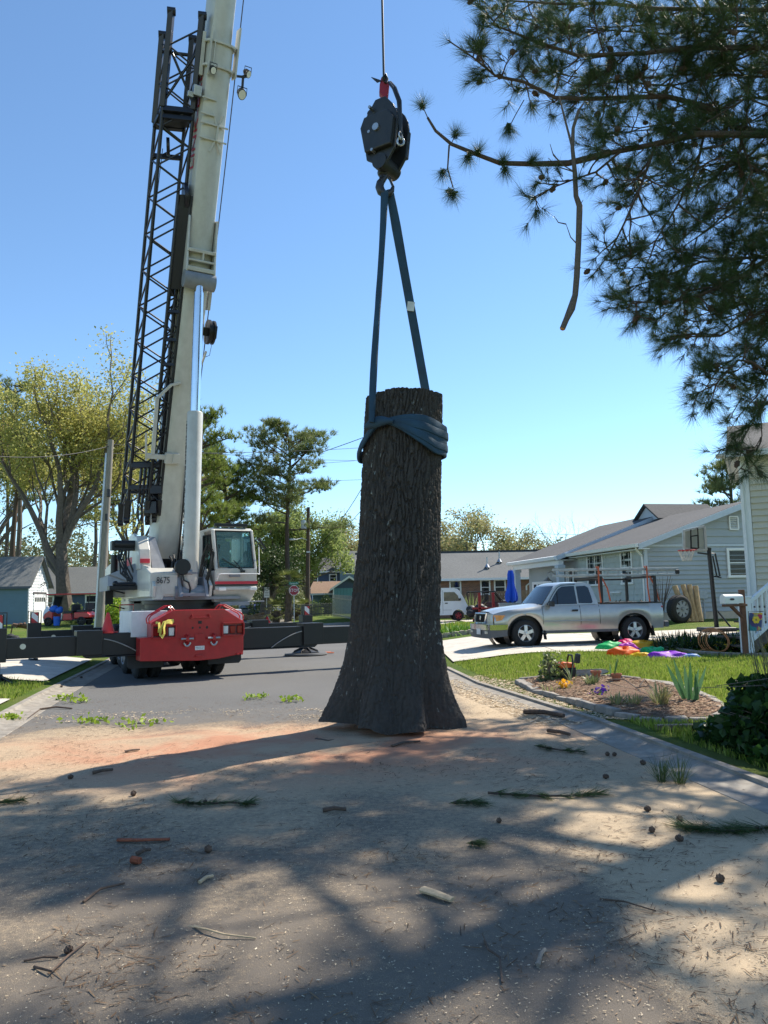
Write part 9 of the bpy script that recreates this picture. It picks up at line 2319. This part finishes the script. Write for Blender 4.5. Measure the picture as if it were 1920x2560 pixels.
nx_ = len(gxs); a_ = np.arange(len(gys) - 1)[:, None] * nx_ + np.arange(nx_ - 1)[None, :]
o = raw_mesh('sawdust_drifts', np.stack([GX, GY, GZ], -1).reshape(-1, 3), np.stack([a_, a_ + 1, a_ + nx_ + 1, a_ + nx_], -1).reshape(-1), 4, ASPHALT, None, 'stuff', smooth=True)
tag(o, 'low reddish drifts of sawdust around the foot of the hanging trunk', None, None, 'stuff')
CG = 'pine cones dropped on the ground'
for k, (px, py, s, lab) in enumerate(((336, 1988, 1.0, 'pine cone on reddish sawdust left of centre'), (169, 1948, 0.95, 'pine cone near the left edge below the chip line'), (525, 2134, 1.05, 'dark pine cone right of the red bark strip'), (181, 2380, 0.8, 'pine cone at the lower left of the road'), (1507, 1947, 1.0, 'pine cone on the asphalt just left of the kerb'), (1521, 1891, 0.95, 'left one of two pine cones lying together on the kerb'), (1541, 1890, 0.9, 'right one of two pine cones lying together on the kerb'), (1601, 1911, 1.05, 'single pine cone in the middle of the kerb'), (1245, 2059, 0.8, 'pine cone lying alone on sawdust right of centre'), (1628, 2029, 0.95, 'pine cone beside the near end of the kerb'), (1695, 2053, 1.0, 'pine cone next to the fallen green bough'), (1793, 2208, 1.0, 'reddish pine cone in a sun patch at the right'), (1709, 2106, 1.0, 'pine cone below the fallen green bough'), (1631, 2079, 0.9, 'pine cone left of the fallen green bough'), (200, 1696, 1.1, 'pine cone on the left concrete slab'), (153, 1719, 1.0, 'pine cone on the left kerb'), (1395, 1832, 0.9, 'pine cone by the log end at the kerb'), (1320, 1782, 0.9, 'pine cone among chips right of the hanging trunk'), (510, 2010, 0.7, 'small pine cone beside the green clippings'))):
    q = GT(px, py); o = bpy.data.objects.new('pine_cone', CONE_ME); COL.objects.link(o)
    s *= 0.64; o.location = (q.x, q.y, max(q.z, 0) + 0.034 * s); o.rotation_euler = (pi / 2, 0.3 * sin(k), k * 1.9); o.scale = (s, s, s * 0.85); tag(o, lab, 'pine cone', CG)
STK = mat('stick_bark', (0.10, 0.065, 0.045), 0.9, var=0.4, scale=30, bump=0.4); STP = mat('pale_split_wood', (0.48, 0.36, 0.22), 0.85, var=0.25, scale=20); RBK = mat('red_inner_bark', (0.26, 0.07, 0.03), 0.85, var=0.4, scale=25, bump=0.5)
def stick(pts, r, label, m_=STK, flat=False, name='stick', fork=None):
    W = [GT(a, b) for a, b in pts]; W = [Vector((p.x, p.y, max(p.z, 0) + r * 0.9 + 0.012 * (0 < i < len(W) - 1))) for i, p in enumerate(W)]
    r *= 0.8; b = MB(); b.tube(W, [r * (1 - 0.12 * i) for i in range(len(W))], 7)
    if fork: b.tube([W[fork[0]], GT(*fork[1]) + Vector((0, 0, 0.03))], [r * 0.6, r * 0.3], 5)
    if flat:
        for v in b.v: v.z = 0.004 + (v.z - 0.004) * 0.5
    tag(b.build(name, m_, None, smooth=True), label, 'bark' if name == 'bark_strip' else 'stick', 'sticks and bark on the road')
stick([(208, 2259), (250, 2232), (311, 2212)], 0.010, 'thin dark stick lying at the lower left of the road')
stick([(807, 2032), (836, 2031), (866, 2030)], 0.022, 'short thick brown stick in front of the hanging trunk')
stick([(295, 2105), (350, 2108), (425, 2103)], 0.028, 'long red-brown bark strip left of centre', RBK, True, 'bark_strip')
stick([(341, 2141), (360, 2136), (375, 2130)], 0.018, 'short stick just below the red bark strip')
stick([(330, 2160), (350, 2163)], 0.03, 'brown bark lump below the red bark strip', RBK, False, 'bark_strip')
stick([(231, 1937), (258, 1934), (281, 1929)], 0.022, 'brown stick at the left in the sawdust shade')
stick([(312, 1882), (330, 1880), (348, 1877)], 0.03, 'dark bark piece at the edge of the sunlit sawdust', STK, True, 'bark_strip')
stick([(498, 2212), (515, 2204), (532, 2195)], 0.014, 'pale splintered wood piece left of centre', STP)
stick([(486, 2319), (515, 2333), (560, 2346), (640, 2349)], 0.008, 'long pale thin twig low on the road', STP, False, 'stick', (1, (470, 2330)))
stick([(1058, 2233), (1095, 2248), (1131, 2259)], 0.04, 'pale split bark slab right of centre', STP, True, 'bark_strip')
stick([(1212, 2357), (1222, 2385), (1250, 2405), (1255, 2461)], 0.009, 'crooked twig at the lower middle right', STK, False, 'stick', (1, (1206, 2350)))
stick([(1345, 2420), (1352, 2400), (1362, 2380)], 0.013, 'short grey stick right of the crooked twig', POLEW)
stick([(85, 2421), (130, 2440), (170, 2400), (215, 2360)], 0.008, 'thin curved twig at the lower left corner')
stick([(60, 2405), (110, 2402), (145, 2396)], 0.006, 'very thin straight twig above the lower left corner')
stick([(1310, 1787), (1360, 1790), (1410, 1797)], 0.045, 'dark bark-covered log end beside the kerb', STK)
stick([(1370, 1832), (1400, 1838), (1425, 1842)], 0.03, 'short broken branch piece on the kerb', STK)
stick([(980, 1868), (1010, 1860), (1050, 1856)], 0.03, 'dark bark scrap under the hanging trunk', STK, True, 'bark_strip')
stick([(790, 1850), (820, 1856), (850, 1852)], 0.028, 'bark scrap at the left foot of the hanging trunk', STK, True, 'bark_strip')
stick([(100, 1776), (140, 1772), (180, 1774)], 0.02, 'dark crooked stick on the asphalt near the left kerb', STK, False, 'stick', (0, (70, 1800)))
stick([(1500, 2250), (1560, 2262), (1640, 2280)], 0.006, 'long thin needle twig crossing the road at right')
def bough_g(pts, n, label, seed, L=0.2, name='pine_bough'):
    W = [GT(a, b) + Vector((0, 0, 0.02)) for a, b in pts]; t = thing(name, label, 'branch', W[0], 'fallen pine boughs'); nr_ = np.random.default_rng(seed)
    b = MB(); b.tube(W, [0.012 - 0.002 * i for i in range(len(W))], 5); b.build('stem', PBARK, t, smooth=True)
    c = []; d = []
    for k in range(n):
        f = nr_.random() * (len(W) - 1) * 0.999; i = int(f); p = W[i].lerp(W[i + 1], f - i); a = (W[i + 1] - W[i]).normalized()
        c.append(tuple(p)); v = Vector((a.x * 0.6 + nr_.normal() * 0.6, a.y * 0.6 + nr_.normal() * 0.6, abs(nr_.normal()) * 0.12)); d.append(tuple(v.normalized()))
    o = needle_tris('needles', c, np.array(d), 26, L, 0.004, 0.35, PNEED, t, nr_, 0.02)
    co = np.empty(len(o.data.vertices) * 3, np.float32); o.data.vertices.foreach_get('co', co); co = co.reshape(-1, 3); zmin = 0.006 - W[0].z; co[:, 2] = np.clip(co[:, 2], zmin, 0.06 + 0.3 * (name != 'pine_bough')); o.data.vertices.foreach_set('co', co.ravel())
bough_g([(1920, 2075), (1840, 2085), (1760, 2080), (1690, 2072)], 34, 'green pine bough lying across the kerb at the right edge', 3)
bough_g([(1220, 1988), (1320, 1995), (1420, 1996), (1500, 1990)], 20, 'long dark pine bough on the sawdust right of centre', 4, 0.16)
bough_g([(1134, 2013), (1180, 2012), (1220, 2014)], 9, 'small green needle spray in front of the trunk on the right', 5, 0.15)
bough_g([(440, 2010), (500, 2016), (580, 2012), (640, 2018)], 22, 'scattered green needle clippings left of centre', 6, 0.14)
bough_g([(1345, 1870), (1400, 1880), (1460, 1884)], 12, 'dark needle spray on the road beside the kerb', 7, 0.16)
bough_g([(0, 2012), (30, 2008), (60, 2005)], 8, 'green needle spray at the left edge of the road', 8, 0.14)
bough_g([(1180, 2115), (1200, 2118)], 6, 'tiny needle tuft on the road right of centre', 9, 0.12)
for k, (px, py, lab) in enumerate(((1655, 1955, 'needle tuft standing on the kerb, left one'), (1700, 1960, 'needle tuft standing on the kerb, right one'))):
    q = GT(px, py); t = thing('needle_tuft', lab, 'pine tuft', q, 'needle tufts on the kerb'); blades('needles', q, 70, 0.26, 0.005, PNEED, t, 70 + k, 1.0, 0.04, 0.2)
for k, (px, py, s, lab) in enumerate(((168, 1748, 0.25, 'sprig of lime oak leaves on the asphalt near the left kerb'), (192, 1757, 0.2, 'small lime leaf sprig right of the larger one by the kerb'), (228, 1808, 0.3, 'lime leaf sprig at the left end of the chip line'), (640, 1748, 0.22, 'lime leaf sprig on the sunlit sawdust left of the trunk'), (725, 1755, 0.2, 'lime leaf sprig close to the trunk on the left'), (350, 1815, 0.4, 'wide green sprig in the chip line left of centre'), (25, 1800, 0.2, 'lime leaf sprig on the left kerb'))):
    q = GT(px, py); t = thing('leaf_sprig', lab, 'leaves', q, 'fallen oak leaf sprigs'); nr_ = np.random.default_rng(200 + k)
    c = nr_.normal(size=(45, 3)) * np.array([s * 0.5, s * 0.5, 0.02]) + np.array(q) + np.array([0, 0, 0.05]); c[:, 2] = np.maximum(c[:, 2], q.z + 0.02); leaf_quads('leaves', c, 0.07, LIME, t, nr_)
    b = MB(); b.tube([q + Vector((-s * 0.6, 0, 0.01)), q + Vector((0, 0.05, 0.03)), q + Vector((s * 0.6, 0.1, 0.015))], 0.006, 4); b.build('stem', STK, t)
q = at_ground(52, 36); b = MB()
rg = random.Random(6)
for k in range(9): b.tube([q + Vector((rg.uniform(-.5, .5), rg.uniform(-.2, .2), rg.uniform(.3, .5))), q + Vector((rg.uniform(-.5, .5), rg.uniform(-.2, .2), rg.uniform(.35, .6)))], 0.06, 6)
for sx in (-0.35, 0.35): b.tube([q + Vector((sx, 0, 0.4)), q + Vector((sx * 1.2, 0, 0))], 0.03, 5)
tag(b.build('log_rack', mat('rusty_logs', (0.13, 0.07, 0.045), 0.9, var=0.4), None), 'low rack of brown logs in front of the garage', 'log rack')
q = at_ground(38, 27); b = MB()
for k in range(8): b.ball(q + Vector((rg.uniform(-.3, .3), rg.uniform(-.15, .15), rg.uniform(.05, .3))), (0.16, 0.14, 0.12), 8, 5)
tag(b.build('tool_bag', mat('black_canvas', (0.02, 0.02, 0.022), 0.8, var=0.4), None, smooth=True), 'black canvas gear heap on the left lawn edge', 'gear bag')
